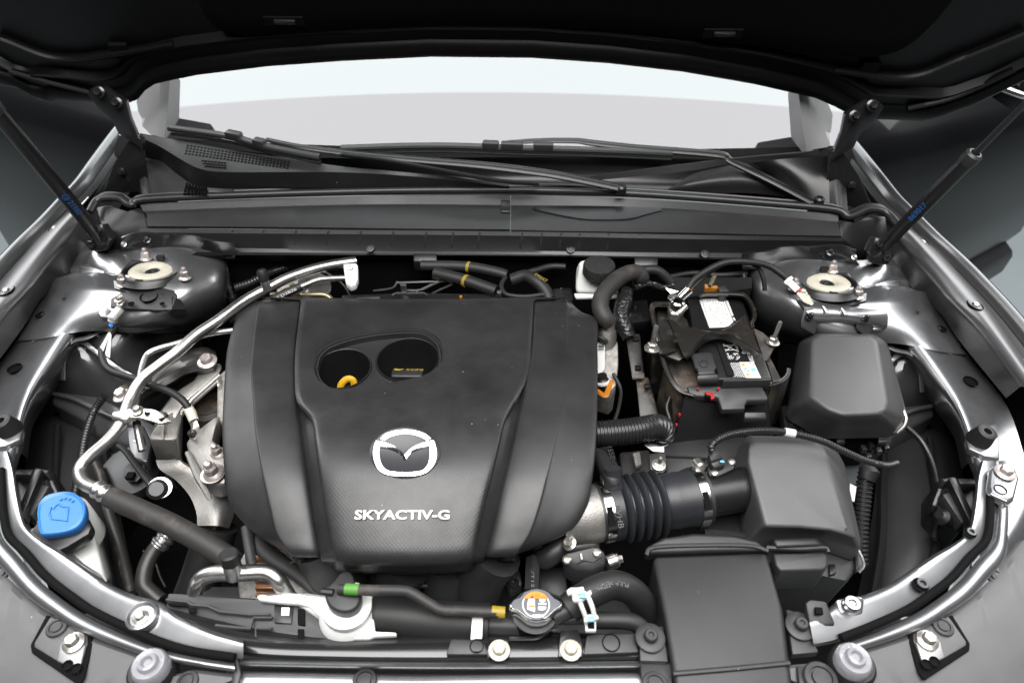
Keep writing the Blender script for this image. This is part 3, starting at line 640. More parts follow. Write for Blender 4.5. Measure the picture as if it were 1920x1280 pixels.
    # upper frame rail towards the headlamp
    ri = [(168, 566, -.044), (132, 612, -.056), (92, 672, -.066), (58, 728, -.074), (38, 782, -.079), (28, 850, -.084)]
    b = B(); b.sheet(strip([[(100, 545, -.085), (56, 600, -.092), (12, 664, -.098), (-40, 740, -.10), (-70, 850, -.10)], [(146, 566, -.058), (100, 620, -.066), (62, 672, -.076), (30, 728, -.084), (8, 790, -.09), (-10, 850, -.094)], ri, [(182, 580, -.064), (146, 628, -.076), (106, 690, -.088), (72, 740, -.096), (50, 790, -.10), (40, 850, -.105)], [(190, 600, -.12), (150, 650, -.14), (118, 710, -.16), (85, 760, -.17), (62, 800, -.18), (52, 860, -.18)]], n=44)); b.done('upper_frame', PAINT, a)
    for u, v, rr, z in ((75, 590, .007, -.070), (27, 690, .010, -.085)): hw('hole', (u, v, z + .004), rr, a, VOID, (sg*.1, 0, 1))
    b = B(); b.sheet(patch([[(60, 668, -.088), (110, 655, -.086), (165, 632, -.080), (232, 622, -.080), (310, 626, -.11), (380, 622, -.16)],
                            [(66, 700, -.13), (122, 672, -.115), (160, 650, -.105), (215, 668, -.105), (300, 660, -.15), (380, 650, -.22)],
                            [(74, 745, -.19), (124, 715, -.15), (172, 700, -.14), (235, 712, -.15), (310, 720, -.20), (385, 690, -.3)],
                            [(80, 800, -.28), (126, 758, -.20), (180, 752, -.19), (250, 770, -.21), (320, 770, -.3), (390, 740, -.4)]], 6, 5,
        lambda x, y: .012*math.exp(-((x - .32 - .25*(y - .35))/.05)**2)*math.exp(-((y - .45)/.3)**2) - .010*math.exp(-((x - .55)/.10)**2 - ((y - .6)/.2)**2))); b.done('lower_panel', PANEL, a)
    if not side:
        b = B(); b.tube(C([(226, 618, -.052), (260, 618, -.056), (300, 612, -.062), (340, 602, -.068), (375, 586, -.075), (396, 568, -.07), (408, 545, -.058)], 4), .0065, n=8); b.done('fuzzy_edging', FELT, a)
    else:
        b = B(); b.tube(C([(232, 612, -.06), (262, 616, -.064), (300, 612, -.07), (345, 602, -.078), (380, 580, -.078), (405, 552, -.068), (412, 520, -.05)], 4), .0085, n=8); b.done('fuzzy_edging', FELT, a)
    # strut mount
    TP_ = [(266, 472), (284, 472), (306, 484), (352, 506), (362, 516), (354, 528), (318, 544), (276, 552), (240, 548), (214, 540), (212, 526), (226, 508), (246, 486)]
    for nm_, q_, z_, th in (('pressed_step', [(186, 578), (206, 576), (210, 586), (204, 594), (188, 594), (182, 586)], -.026, .008), ('gusset', [(128, 570), (144, 554), (164, 534), (200, 524), (208, 532), (204, 542), (176, 548), (150, 562), (136, 576)], -.026, .010), ('gusset', [(146, 500), (176, 488), (204, 494), (206, 504), (188, 514), (150, 514)], -.010, .010)):
        b = B(); b.prism([(u, v, z_ - (.0009*max(0, 200 - u) if nm_ == 'gusset' and v > 520 else .0006*max(0, 200 - u)*0.6 if v < 520 else 0)) for u, v in q_], th); b.bevel(.003, 3); b.done(nm_, PAINT, a)
    s = thing('strut_mount', 'round %s strut mount with pale dished ring and three pinkish nuts' % SD, 'strut mount', (285, 508, .0), 'strut mounts')
    ax = V((-sg*.06, .20, 1)); c = P(284, 509, .006)
    c = P(284, 509, .002); b = B(); b.lathe([(.054, -.006), (.049, -.002), (.046, .001), (.0445, .003), (.043, .0035), (.0415, .002), (.041, -.008)], c, ax, n=40, cap0=False, cap1=False); b.done('mount_rim', PLS, s)
    b = B(); b.loft([[p + V((0, 0, -.006)) for p in pts([(q_[0], q_[1], .0035) for q_ in TP_]) ], pts([(q_[0], q_[1], .0035) for q_ in TP_])]) if False else b.prism([(u, v, .0015 - .00006*(v - 474)) for u, v in TP_], .006); b.bevel(.0015); b.done('mount_plate', PANEL, s)
    b = B(); b.lathe([(.0415, -.006), (.0, -.0065)], c, ax, n=30, cap0=False, cap1=False); b.done('mount_cup', RUB, s)
    b = B(); b.lathe([(.0345, -.003), (.0345, .002), (.031, .005), (.022, .006), (.015, .003), (.011, -.004)], c, ax, n=40, cap0=False, cap1=False); b.done('dished_ring', CREAM, s)
    b = B(); b.lathe([(.0105, -.006), (.010, .0), (.007, .001), (.006, -.002)], c, ax, n=16); b.done('centre_rubber', RUB, s)
    for dx, dy in ((0.004, .032), (-.004, -.033)):
        b = B(); q = ax.normalized(); b.box(c + V((dx, dy, .0)) + q*.0035, .012, .008, .010); b.done('ring_notch', RUB, s)
    for u, v, z in ((274, 481, .006), (347, 517, .006), (230, 530, .003)):
        hw('stud_nut', (u, v + 5, z - .002), .0098, s, PINK, ax)
MIR = False
# rear shelf below the cowl with bracket, either side
for side in (False, True):
    MIR = side; SD = 'right' if side else 'left'
    t = thing('cowl_bracket', 'black stepped sheet bracket under the %s end of the cowl tray' % SD, 'bracket', (330, 460, .02), 'cowl end brackets')
    b = B(); b.sheet(strip([[(228, 446, .03), (260, 436, .035), (310, 440, .032), (365, 442, .03), (385, 450, .026), (440, 456, .02)], [(228, 462, .012), (260, 452, .018), (310, 453, .018), (365, 453, .016), (395, 462, .01), (440, 470, .006)], [(226, 470, .004), (256, 466, .006), (310, 462, .008), (365, 462, .006), (400, 474, -.002), (440, 478, .0)], [(220, 476, -.006), (256, 474, -.002), (310, 470, .0), (365, 470, -.002), (405, 482, -.012), (440, 486, -.01)]], n=40, sub=2)); b.done('bracket_plate', PAINTB, t, solid=-.003)
    hw('flange_bolt', (276, 450, .022), .007, t, PAINTB, (0, -.4, 1)); hw('flange_bolt', (232, 458, .02), .005, t, ZINC, (0, -.6, 1))
MIR = False
# ================================================================ front: support panel, seal, painted ridge, plastic shield
SEALC = [(2, 880), (4, 920), (6, 960), (16, 1003), (48, 1036), (86, 1080), (140, 1122), (176, 1146), (238, 1176), (302, 1203), (360, 1220), (440, 1232)]
for side in (False, True):
    MIR = side; SD = 'right' if side else 'left'; sg = 1 if side else -1
    z = -.062
    def Z(l, dz=0.0): return [(u, v, z + dz) for u, v in l]
    t = thing('radiator_support', 'curved painted %s side of the radiator support, bright where it meets the headlamp' % SD, 'support panel', (150, 1080, -.09), 'radiator support sides')
    inner = [(14, 846), (24, 880), (32, 930), (46, 985), (76, 1013), (114, 1036), (158, 1066), (204, 1098), (252, 1120), (300, 1132), (330, 1156), (390, 1184), (456, 1204)]
    outer = [(-14, 846), (-8, 880), (-4, 930), (8, 985), (30, 1022), (64, 1060), (108, 1100), (154, 1134), (206, 1162), (264, 1190), (320, 1208), (388, 1224), (456, 1234)]
    if side: inner, outer = [l_[:-2] + [((l_[-3][0] + l_[-2][0])/2, (l_[-3][1] + l_[-2][1])/2)] for l_ in (inner, outer)]
    md = [((a[0]*.5 + c[0]*.5), (a[1]*.5 + c[1]*.5)) for a, c in zip(inner, outer)]
    lip = [(a[0] + (3 if i < 4 else 0), a[1] - (0 if i < 4 else 5)) for i, a in enumerate(inner)]
    b = B(); b.sheet(strip([Z(lip, -.035), Z(lip, -.006), Z(inner, .004), Z([(a[0]*.85 + c[0]*.15, a[1]*.85 + c[1]*.15) for a, c in zip(inner, outer)], .0055), Z(md, .003), Z(outer, -.002), Z([(c[0] - 4, c[1] + 4) for c in outer], -.012)], n=60, sub=2)); b.done('support_panel', PAINT if True else PAINTD, t)
    s = B(); sp = C(Z(SEALC[:-2] if side else SEALC, .004), 5); s.tube(sp, .0046, n=10); o = s.done('rubber_seal', VOID, t)
    # painted ridge outside of the seal
    r = thing('bumper_ridge', 'glossy grey painted bumper edge curving outside the %s rubber seal' % SD, 'bumper edge', (130, 1150, -.09), 'painted bumper edges')
    i1 = [(-12, 900), (-6, 960), (4, 1006), (36, 1044), (76, 1090), (130, 1132), (168, 1156), (230, 1186), (296, 1212), (360, 1228), (440, 1240)]
    i2 = [(-22, 910), (-16, 970), (-8, 1018), (24, 1058), (64, 1104), (118, 1146), (158, 1170), (222, 1198), (290, 1222), (360, 1238), (440, 1250)]
    i3 = [(-32, 920), (-28, 980), (-18, 1034), (12, 1072), (54, 1118), (110, 1158), (150, 1182), (216, 1208), (286, 1232), (360, 1246), (440, 1258)]
    if side: i1, i2, i3 = i1[:-2], i2[:-2], i3[:-2]
    b = B(); b.sheet(strip([Z(i1, -.016), Z([(a[0] - 1, a[1] + 1) for a in i1], -.003), Z(i2, .0015), Z(i3, -.003), Z([(a[0] - 1, a[1] + 1) for a in i3], -.018)], n=60, sub=3)); b.done('painted_edge', PAINT, r)
    # headlamp bracket with bush
    h = thing('lamp_bracket', 'bright lug with a black rubber bush on the %s inner fender' % SD, 'bracket', (20, 812, -.08), 'headlamp lugs')
    b = B(); b.prism([(-20, 770, -.075), (12, 780, -.072), (36, 788, -.072), (42, 806, -.072), (38, 822, -.072), (8, 836, -.072), (-20, 842, -.075)], .012); b.bevel(.003); b.done('lug', PAINT, h)
    b = B(); b.lathe([(.0165, -.006), (.016, .002), (.0138, .012), (.0132, .017), (.0118, .018), (.0055, .018), (.005, .008)], P(16, 802, -.068), (sg*.12, -.1, 1), n=24); b.done('rubber_bush', RUB, h)
    b = B(); b.sheet(patch([[(8, 836, -.08), (26, 840, -.08), (44, 836, -.1)], [(2, 870, -.08), (20, 868, -.076), (34, 866, -.1)], [(-4, 900, -.08), (14, 896, -.074), (28, 893, -.1)]])); b.done('rail_end', PAINT, h)
    # headlamp back
    l = thing('headlamp', 'back of the %s headlamp with ribbed dark frame' % SD, 'headlamp', (70, 900, -.2), 'headlamps')
    def bar(a, c, w, d=.02): 
        pa, pc = P(*a), P(*c); q = (pc - pa).normalized(); n = V((-q.y, q.x, 0)).normalized()*w/2
        bb = B(); bb.loft([[pa + n - V((0, 0, d)), pa - n - V((0, 0, d)), pc - n - V((0, 0, d)), pc + n - V((0, 0, d))], [pa + n, pa - n, pc - n, pc + n]]); bb.bevel(.0025); return bb
    bar((72, 878, -.085), (34, 968, -.10), .011).done('frame_bar', PLS, l); bar((84, 908, -.10), (50, 965, -.11), .014).done('frame_bar', PLG, l)
    bar((64, 878, -.10), (88, 884, -.09), .006).done('frame_bar', PLG, l); bar((26, 884, -.11), (60, 884, -.11), .010).done('frame_bar', PLG, l)
    bar((86, 880, -.10), (108, 935, -.12), .007).done('frame_bar', PLS, l)
    b = B(); b.prism([(22, 886, -.13), (100, 880, -.13), (110, 940, -.14), (60, 985, -.14), (36, 960, -.13)], .12); b.bevel(.006); b.done('lamp_body', PLS, l)
    b = B(); b.lathe([(.012, 0), (.012, .016), (.006, .022)], P(86, 962, -.13), (-sg*.7, 0, .6), n=16); b.done('bulb_cap', PLS, l)
    # plastic shield on the bumper top
    p = thing('bumper_cover', 'matt grey plastic bumper top with sunk pocket and clips, %s side' % SD, 'bumper cover', (110, 1220, -.12), 'bumper top covers')
    o0 = [(-60, 1010), (-34, 1040), (-20, 1062), (4, 1090), (46, 1130), (104, 1170), (146, 1194), (212, 1218), (258, 1234), (262, 1268), (300, 1276), (360, 1262), (446, 1272)]
    k = len(o0)
    rows = [[(u, v, -.082) for u, v in o0], [(u - 1, v + 2, -.076) for u, v in o0]]
    rows += [[(u*.9 - 40, v*.55 + 560 + 50*kk, -.076 - .006*kk) for u, v in o0] for kk in (1, 2.2, 4)]
    b = B(); b.sheet(strip(rows, n=60, sub=2, sm=0)); b.done('cover_skin', SHIELD, p, solid=-.003)
    # flush pocket; its black border stands for the shade of a recess
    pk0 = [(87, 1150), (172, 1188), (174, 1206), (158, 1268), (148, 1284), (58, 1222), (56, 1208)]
    b = B(); b.prism([(u, v, -.0725) for u, v in pk0], .004); b.bevel(.002); b.done('pocket_shade_border', VOID, p)
    pk1 = [(95, 1154), (164, 1190), (164, 1206), (146, 1262), (64, 1212), (64, 1204)]
    b = B(); b.prism([(u, v, -.0714) for u, v in pk1], .003); b.bevel(.0015); pf = b.done('pocket_floor', SHIELD, p)
    b = B(); b.prism([(126, 1190), (158, 1192), (160, 1210), (146, 1262), (104, 1242), (112, 1206)] and [(u, v, -.0685) for u, v in [(124, 1190), (156, 1196), (160, 1210), (147, 1256), (106, 1238), (112, 1208)]], .004); b.bevel(.002); b.done('steel_bracket', mat('silver_bracket_' + SD, (.36, .36, .36), .42, metal=.7), p)
    hw('push_clip', (107, 1176, -.071), .0115, p, PLG, (0, 0, 1)); hw('flange_bolt', (138, 1204, -.067), .0115, p, ZINC, (0, 0, 1)); hw('hole', (126, 1246, -.067), .005, p, VOID); hw('hole', (142, 1252, -.067), .005, p, VOID)
    hw('push_clip', (0, 1076, -.078), .012, p, PLS); hw('push_clip', (352, 1277, -.074), .0115, p, PLG)
    # adjusting stop with clear wheel
    q = thing('hood_stop', 'translucent white round hood stop at the front edge on the %s' % SD, 'hood stop', (280, 1250, -.08), 'hood stops')
    b = B(); b.lathe([(.024, -.02), (.024, -.004), (.021, .0)], P(280, 1252, -.062), (0, 0, 1), n=28); b.done('stop_socket', RUB, q)
    b = B(); b.lathe([(.0185, -.006), (.0185, .005), (.016, .009), (.011, .008), (.009, .013), (.006, .014), (.004, .010)], P(283, 1250, -.056), (0, 0, 1), n=24); b.done('stop_wheel', mat('clear_plastic_' + SD, (.34, .34, .365), .20, trans=.3, bump=.3, bscale=160, bdist=.003), q)
MIR = False
# ridge ring and bolts on the left support panel only
ls = bpy.data.objects['radiator_support']
b = B(); b.lathe([(.0185, .0), (.0165, .006), (.014, .007), (.0125, .003), (.0, .002)], P(268, 1157, -.058), (0, 0, 1), n=28, cap0=False, cap1=False); b.done('raised_ring', PAINT, ls)
hw('flange_bolt', (264, 1157, -.056), .0085, ls, ZINC)
# right support panel details
rs_ = bpy.data.objects['radiator_support.001']
for u, v, rr in ((1818, 999, .0085), (1726, 1096, .010)):
    hw('hole', (u, v, -.054), rr*.8, rs_, VOID); hw('socket_bolt', (u + 2, v, -.057), rr*.7, rs_, PAINTB)
for s0 in ('left', 'right'): pass
# lug plate with white bolt on the right rail
t = thing('lamp_mount_plate', 'white-lit raised mounting plate with a big bolt on the right rail', 'mounting plate', (1875, 900, -.06))
pl = [(1853, 912), (1856, 880), (1868, 868), (1888, 866), (1906, 878), (1912, 896), (1902, 936), (1892, 942), (1856, 925)]
b = B(); b.prism([(u, v, -.050) for u, v in pl], .014); b.bevel(.004, 3); b.done('raised_rim', PAINT, t)
b = B(); b.prism([(u*.86 + 1882*.14, v*.86 + 904*.14, -.0485) for u, v in pl], .004); b.bevel(.001); b.done('plate_face', PAINT, t)
hw('flange_bolt', (1884, 886, -.047), .013, t, PINK); hw('hole', (1876, 917, -.0475), .007, t, VOID)
b = B(); b.sheet(strip([[(1850, 868, -.075), (1846, 930, -.075), (1840, 990, -.075), (1820, 1030, -.075)], [(1900, 860, -.065), (1915, 930, -.064), (1890, 1000, -.064), (1850, 1050, -.066)], [(1960, 860, -.08), (1960, 940, -.08), (1930, 1010, -.08), (1880, 1070, -.08)]], n=30)); b.done('rail_web', PAINT, t)
# small square clip and tab at the right of the snorkel
t = thing('square_clip', 'grey plastic clip with a square hole right of the intake snorkel', 'clip', (1536, 1146, -.07))
b = B(); b.prism([(1510, 1128, -.050), (1520, 1122, -.048), (1550, 1126, -.048), (1568, 1170, -.056), (1548, 1174, -.058), (1518, 1168, -.058)], .014); b.bevel(.003); b.done('clip_body', PLG, t)
b = B(); b.prism([(1528, 1137, -.0455), (1542, 1138, -.0455), (1544, 1150, -.0455), (1530, 1150, -.0455)], .004); b.done('square_hole', VOID, t)
t = thing('support_tab', 'painted tab with one bolt beside the square clip', 'tab', (1590, 1140, -.07))
b = B(); b.prism([(1566, 1122, -.05), (1610, 1115, -.05), (1622, 1118, -.054), (1620, 1150, -.058), (1606, 1160, -.06), (1574, 1158, -.06)], .014); b.bevel(.004, 3); b.done('tab_plate', PAINT, t); hw('socket_bolt', (1596, 1134, -.049), .009, t, STEEL)

# centre of the front: radiator top bar and bumper lip
t = thing('radiator_bar', 'black upper radiator bar across the front centre with two pale bolts', 'radiator bar', (820, 1215, -.12))
b = B(); b.sheet(strip([[(300, 1128, -.11), (460, 1150, -.11), (640, 1180, -.11), (900, 1180, -.11), (1200, 1190, -.11), (1300, 1190, -.11)], [(300, 1146, -.084), (460, 1196, -.084), (640, 1204, -.084), (900, 1196, -.084), (1200, 1196, -.084), (1300, 1196, -.084)], [(300, 1180, -.08), (460, 1214, -.08), (640, 1222, -.08), (900, 1222, -.08), (1200, 1220, -.08), (1300, 1220, -.08)], [(300, 1200, -.085), (460, 1228, -.085), (640, 1236, -.085), (900, 1238, -.085), (1200, 1236, -.085), (1300, 1236, -.085)], [(300, 1204, -.10), (460, 1234, -.10), (640, 1240, -.10), (900, 1242, -.10), (1200, 1240, -.10), (1300, 1240, -.10)]], n=50, sub=2)); b.done('top_bar', PAINTB, t)
for q in ([(925, 1196, -.074), (955, 1196, -.074), (955, 1232, -.076), (916, 1232, -.076), (918, 1212, -.075)], [(1050, 1180, -.074), (1085, 1178, -.074), (1092, 1205, -.075), (1094, 1230, -.076), (1046, 1230, -.076)]):
    b = B(); b.prism(q, .008); b.bevel(.002); b.done('mounting_tab', PAINTB, t)
for u, v in ((936, 1219), (1070, 1219)): hw('flange_bolt', (u, v, -.074), .0118, t, CREAM)
b = B(); b.tube(C([(955, 1196, -.072), (990, 1196, -.072), (1010, 1194, -.072), (1030, 1180, -.07), (1046, 1178, -.07)], 3), .0022, n=6); b.done('wire_edge', PAINTB, t)
b = B(); b.prism([(1100, 1192, -.070), (1104, 1188, -.070), (1190, 1186, -.070), (1198, 1222, -.072), (1094, 1226, -.072)], .01); b.bevel(.002); b.done('cover_plate', PLG, t); hw('hole', (1146, 1204, -.0695), .009, t, VOID)
b = B(); b.prism([(846, 1196, -.070), (906, 1198, -.070), (916, 1226, -.072), (836, 1226, -.072)], .01); b.bevel(.002); b.done('cover_plate', PLG, t); hw('hole', (894, 1210, -.0695), .007, t, VOID)
t = thing('bumper_lip', 'bright silver grey bumper lip along the front centre', 'bumper lip', (820, 1250, -.10))
b = B(); b.sheet(strip([[(424, 1234, -.088), (640, 1238, -.088), (900, 1240, -.088), (1200, 1237, -.088), (1260, 1236, -.088)], [(424, 1236, -.078), (640, 1241, -.078), (900, 1243, -.078), (1200, 1240, -.078), (1260, 1239, -.078)], [(424, 1243, -.074), (640, 1248, -.073), (900, 1250, -.073), (1200, 1247, -.073), (1260, 1246, -.073)], [(424, 1248, -.080), (640, 1253, -.080), (900, 1255, -.080), (1200, 1252, -.080), (1260, 1250, -.08)], [(424, 1249, -.09), (640, 1254, -.09), (900, 1256, -.09), (1200, 1253, -.09), (1260, 1251, -.09)]], n=40, sub=3)); b.done('upper_lip', PAINT, t)
b = B(); b.sheet(strip([[(424, 1256, -.095), (640, 1260, -.095), (900, 1262, -.095), (1260, 1258, -.095)], [(424, 1258, -.084), (640, 1262, -.084), (760, 1266, -.084), (900, 1264, -.084), (1260, 1260, -.084)], [(424, 1268, -.080), (640, 1272, -.080), (760, 1276, -.080), (900, 1274, -.080), (1260, 1270, -.080)], [(424, 1300, -.085), (640, 1304, -.085), (900, 1304, -.085), (1260, 1300, -.085)], [(424, 1360, -.11), (640, 1360, -.11), (900, 1360, -.11), (1260, 1360, -.11)]], n=40, sub=2)); b.done('lower_lip', PAINT, t)
for u0 in (430,):
    b = B(); b.prism([(438, 1206, -.066), (446, 1204, -.066), (446, 1236, -.068), (452, 1262, -.07), (444, 1290, -.072), (432, 1290, -.072), (436, 1250, -.07)], .012); b.bevel(.002); b.done('edge_clip', PLG, t)
hw('push_clip', (684, 1276, -.076), .013, t, PLS)

# dark wheel housings, frame rails and radiator fan deep in the bay
for side in (False, True):
    MIR = side; SD = 'right' if side else 'left'; sg = 1 if side else -1
    t = thing('wheel_house', 'dark curved %s wheel housing panel deep beside the engine' % SD, 'wheel housing', (150, 900, -.3), 'wheel housings')
    b = B(); b.sheet(patch([[(56, 790, -.26), (100, 780, -.22), (160, 786, -.22), (205, 800, -.24)], [(46, 900, -.25), (96, 896, -.19), (170, 900, -.20), (215, 905, -.23)], [(66, 1030, -.25), (120, 1030, -.19), (190, 1030, -.20), (240, 1030, -.24)], [(110, 1150, -.27), (150, 1150, -.22), (215, 1150, -.22), (270, 1150, -.26)]])); b.done('liner', PLG, t)
    for px in ([(108, 800), (104, 900), (106, 1000), (140, 1120)], [(192, 810), (200, 900), (208, 1000), (232, 1120)]):
        b = B(); b.tube(C([(u, v, -.185 if px[0][0] < 150 else -.205) for u, v in px], 5), .006, n=8); b.done('pressed_rib', PLS, t)
    w_ = B(); w_.sheet([[P(20, 700, -.12), P(20, 900, -.12), P(60, 1150, -.12)], [P(70, 760, -.45), P(50, 950, -.45), P(100, 1200, -.45)]]); w_.done('side_web', PAINTB, t)
    f = thing('frame_rail', 'black %s chassis rail with light top edge below the inner fender' % SD, 'frame rail', (170, 770, -.22), 'chassis rails')
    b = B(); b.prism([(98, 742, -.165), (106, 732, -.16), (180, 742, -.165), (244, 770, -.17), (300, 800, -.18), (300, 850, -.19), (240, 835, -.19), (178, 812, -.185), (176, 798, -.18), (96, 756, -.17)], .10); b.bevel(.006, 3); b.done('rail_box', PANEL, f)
    b = B(); b.tube(C([(102, 738, -.156), (140, 748, -.157), (190, 772, -.162), (240, 792, -.166)], 4), .004, n=8); b.done('top_edge', PAINT, f)
MIR = False
t = thing('radiator_fan', 'black fan shroud deep between the radiator bar and engine', 'fan shroud', (700, 1120, -.3))
b = B(); b.prism([(340, 1100, -.20), (1240, 1100, -.20), (1260, 1230, -.20), (320, 1230, -.20)], .25); b.done('shroud', PLA, t)
# ================================================================ engine cover
ec = thing('engine_cover', 'large black engine cover with chrome winged emblem and raised lettering', 'engine cover', (765, 820, -.10))
VR = [566, 600, 650, 700, 752, 790, 830, 880, 940, 1000, 1040]
def lerp_tab(tab, v):
    for (a, x), (c, y) in zip(tab, tab[1:]):
        if v <= c: return x + (y - x)*max(0, (v - a))/(c - a)
    return tab[-1][1]
seamL = [(566, 571), (640, 561), (700, 559), (755, 562), (850, 575), (950, 590), (1000, 599), (1045, 608)]
seamR = [(566, 994), (640, 990), (720, 978), (790, 964), (870, 946), (950, 926), (1000, 914), (1045, 902)]
foldL = [(566, 575), (640, 565), (700, 563), (752, 567), (790, 592), (830, 599), (880, 606), (940, 615), (1000, 625), (1045, 634)]
foldR = [(566, 990), (640, 986), (700, 980), (720, 974), (790, 940), (830, 930), (880, 918), (940, 903), (1000, 890), (1045, 880)]
zc = [(560, .004), (600, .012), (650, .016), (752, .018), (830, .0145), (880, .009), (940, -.003), (1000, -.0185), (1040, -.031)]
rows = []
for v in VR:
    L, R, fl, fr = [lerp_tab(t_, v) for t_ in (seamL, seamR, foldL, foldR)]; z = lerp_tab(zc, v)
    row = [(L, v, z - .016), (L*.6 + fl*.4, v, z - .011), (fl - 1, v, z - .0035), (fl + 3, v, z - .001)]
    for k in (.1, .3, .5, .7, .9): row.append((fl + 3 + (fr - fl - 6)*k, v + 4*(1 - (2*k - 1)**2), z + .004*(1 - (2*k - 1)**2)))
    row += [(fr - 3, v, z - .001), (fr + 1, v, z - .0035), (R*.6 + fr*.4, v, z - .011), (R, v, z - .016)]
    rows.append(row)
lip = []
for dv, dz in ((14, -.050), (22, -.066), (24, -.085)):
    rows.append([(u, v + dv - (0 if 2 < i < len(rows[0]) - 3 else 6), z_ + (dz + .034)) for i, (u, v, z_) in enumerate(rows[10])])
# rear roll-off
rows.insert(0, [(u, v - 3, z - .012) for u, v, z in rows[0]])
g = patch(rows, 5, 4)
b = B(); b.sheet(g); cp = b.done('center_panel', WEAVE, ec, ang=60, solid=-.005)
# opening for the filler well, cut right through
hull = [(588, 690), (596, 665), (618, 648), (660, 634), (710, 625), (760, 621), (798, 624), (822, 640), (830, 660), (828, 685), (806, 706), (770, 718), (720, 727), (670, 733), (630, 735), (606, 724), (593, 708)]
hz = C([(u, v, .018) for u, v in hull] + [(hull[0][0], hull[0][1], .018)], 4)[:-1]
cb = B(); cb.loft([[p + V((0, 0, -.08)) for p in hz], [p + V((0, 0, .05)) for p in hz]]); cut = cb.done('cut', VOID)
md_ = cp.modifiers.new('cut', 'BOOLEAN'); md_.object = cut; md_.operation = 'DIFFERENCE'; md_.solver = 'EXACT'
bpy.context.view_layer.update(); dg = bpy.context.evaluated_depsgraph_get()
nm = bpy.data.meshes.new_from_object(cp.evaluated_get(dg)); cp.modifiers.clear(); cp.data = nm
for f in nm.polygons: f.use_smooth = True
nm.set_sharp_from_angle(angle=math.radians(60)); bpy.data.objects.remove(cut)
TC = bvh(cp)
def surf(u, v, lift=0.0):
    loc, n = hit(TC, u, v); return loc + n*lift
# well: lip, floor with two cups
hull3 = [P(u, v, .0185) for u, v in hull]
hs = crv(hull3 + [hull3[0]], 4)[0][:-1]; cen = sum(hs, V((0, 0, 0)))/len(hs)
def shr(k, dz): return [cen + (p - cen)*k + V((0, 0, dz)) for p in hs]
b = B(); b.loft([shr(1.012, -.008), shr(1.012, .0018), shr(.995, .0022), shr(.975, .000), shr(.965, -.004), shr(.955, -.002), shr(.945, -.003), shr(.94, -.012)], True, False, False); b.done('well_rim', COVER, ec, ang=50)
for k_, h_ in ((1.008, .0022), (.955, -.001)):
    b = B(); q_ = shr(k_, h_); b.tube(q_ + q_[:1], .0011, n=6); b.done('rim_highlight', PLG, ec)  # lighter thin tubes stand for the highlight lines along the well rim
fl_ = B(); ring = [fl_.v(p) for p in shr(.945, -.010)]; es = [fl_.bm.edges.new((ring[i], ring[(i+1) % len(ring)])) for i in range(len(ring))]
cups = []
for (u, v, ru, rv, zt) in ((643, 692, 53, 41, .0085), (765, 675, 59, 43, .0085)):
    c = P(u, v, zt); r_ = (P(u + ru, v, zt) - P(u - ru, v, zt)).length/2
    cups.append((c, r_)); q = [fl_.v(c + V((r_*math.cos(a), r_*.98*math.sin(a), 0))) for a in [2*math.pi*k/36 for k in range(36)]]
    es += [fl_.bm.edges.new((q[i], q[(i+1) % 36])) for i in range(36)]
bmesh.ops.triangle_fill(fl_.bm, use_beauty=True, use_dissolve=False, edges=es)
cc = [(c, r_) for c, r_ in cups]
for f in list(fl_.bm.faces):
    m_ = f.calc_center_median()
    if any((m_ - c).length < r_*.93 for c, r_ in cc): fl_.bm.faces.remove(f)
fl_.done('well_floor', COVER, ec)
for c, r_ in cups:
    b = B(); b.lathe([(r_*1.02, .0015), (r_*1.0, .003), (r_*.965, .0025), (r_*.95, -.004), (r_*.90, -.045), (r_*.84, -.075), (r_*.8, -.078), (0, -.078)], c, (0, 0, 1), n=40, cap0=False, cap1=False); b.done('filler_cup', PLS, ec)
dp = thing('dipstick', 'yellow looped dipstick handle standing in the left filler cup', 'dipstick', cups[0][0] + V((.004, -.02, -.06)))
ctr = P(651, 722, .0); b = B()
hp = [ctr + V(p) for p in ((-.012, -.006, -.045), (-.0115, -.004, -.018), (-.0085, -.0, .000), (.001, .004, .0085), (.0085, .004, .004), (.0085, .0, -.012), (.009, -.004, -.045))]
b.tube(hp, .0042, n=10, smooth=4, squash=(1.15, .8)); b.done('handle_loop', YEL, dp)
b = B(); b.lathe([(.007, -.06), (.007, -.04)], ctr + V((-.002, -.005, -.006)), (0, 0, 1), n=12); b.done('stem', YEL, dp)
b = B(); b.tube([ctr + V((-.02, .0, -.018)), ctr + V((.025, .0, -.020))], .0016, n=6); b.done('wire_clip', ZINC, dp)
oc = thing('oil_cap', 'black oil filler cap with yellow print in the right cup', 'oil cap', cups[1][0] + V((0, 0, -.07)))
oc_c = P(764, 703, -.02)
b = B(); b.lathe([(.036, -.05), (.036, -.035), (.030, -.03)], oc_c + V((0, .004, 0)), (0, 0, 1), n=28); b.done('cap_base', PLS, oc)
b = B(); b.box(oc_c + V((0, 0, -.012)), .046, .018, .036); b.bevel(.003, 3); b.done('grip', PLA, oc)
b = B(); b.box(oc_c + V((0, -.012, -.02)), .046, .006, .012); b.bevel(.0025, 2); b.done('grip_step', PLA, oc)
text('0W-20 5W-30', oc_c + V((.011, .006, .0062)), (-1, 0, 0), (0, -1, 0), .0040, YELP, oc, 'printed_grade', width=.024, bold=.01)
q0 = oc_c + V((-.013, .003, .0064))
flat([[q0 + V((x*.001, y*.001, 0)) for x, y in ((-7, 3), (-3, 3), (2, 2), (7, 3.4), (7, 2), (2, -.6), (-5, -.6))]], YELP, oc, 'oil_can_symbol')
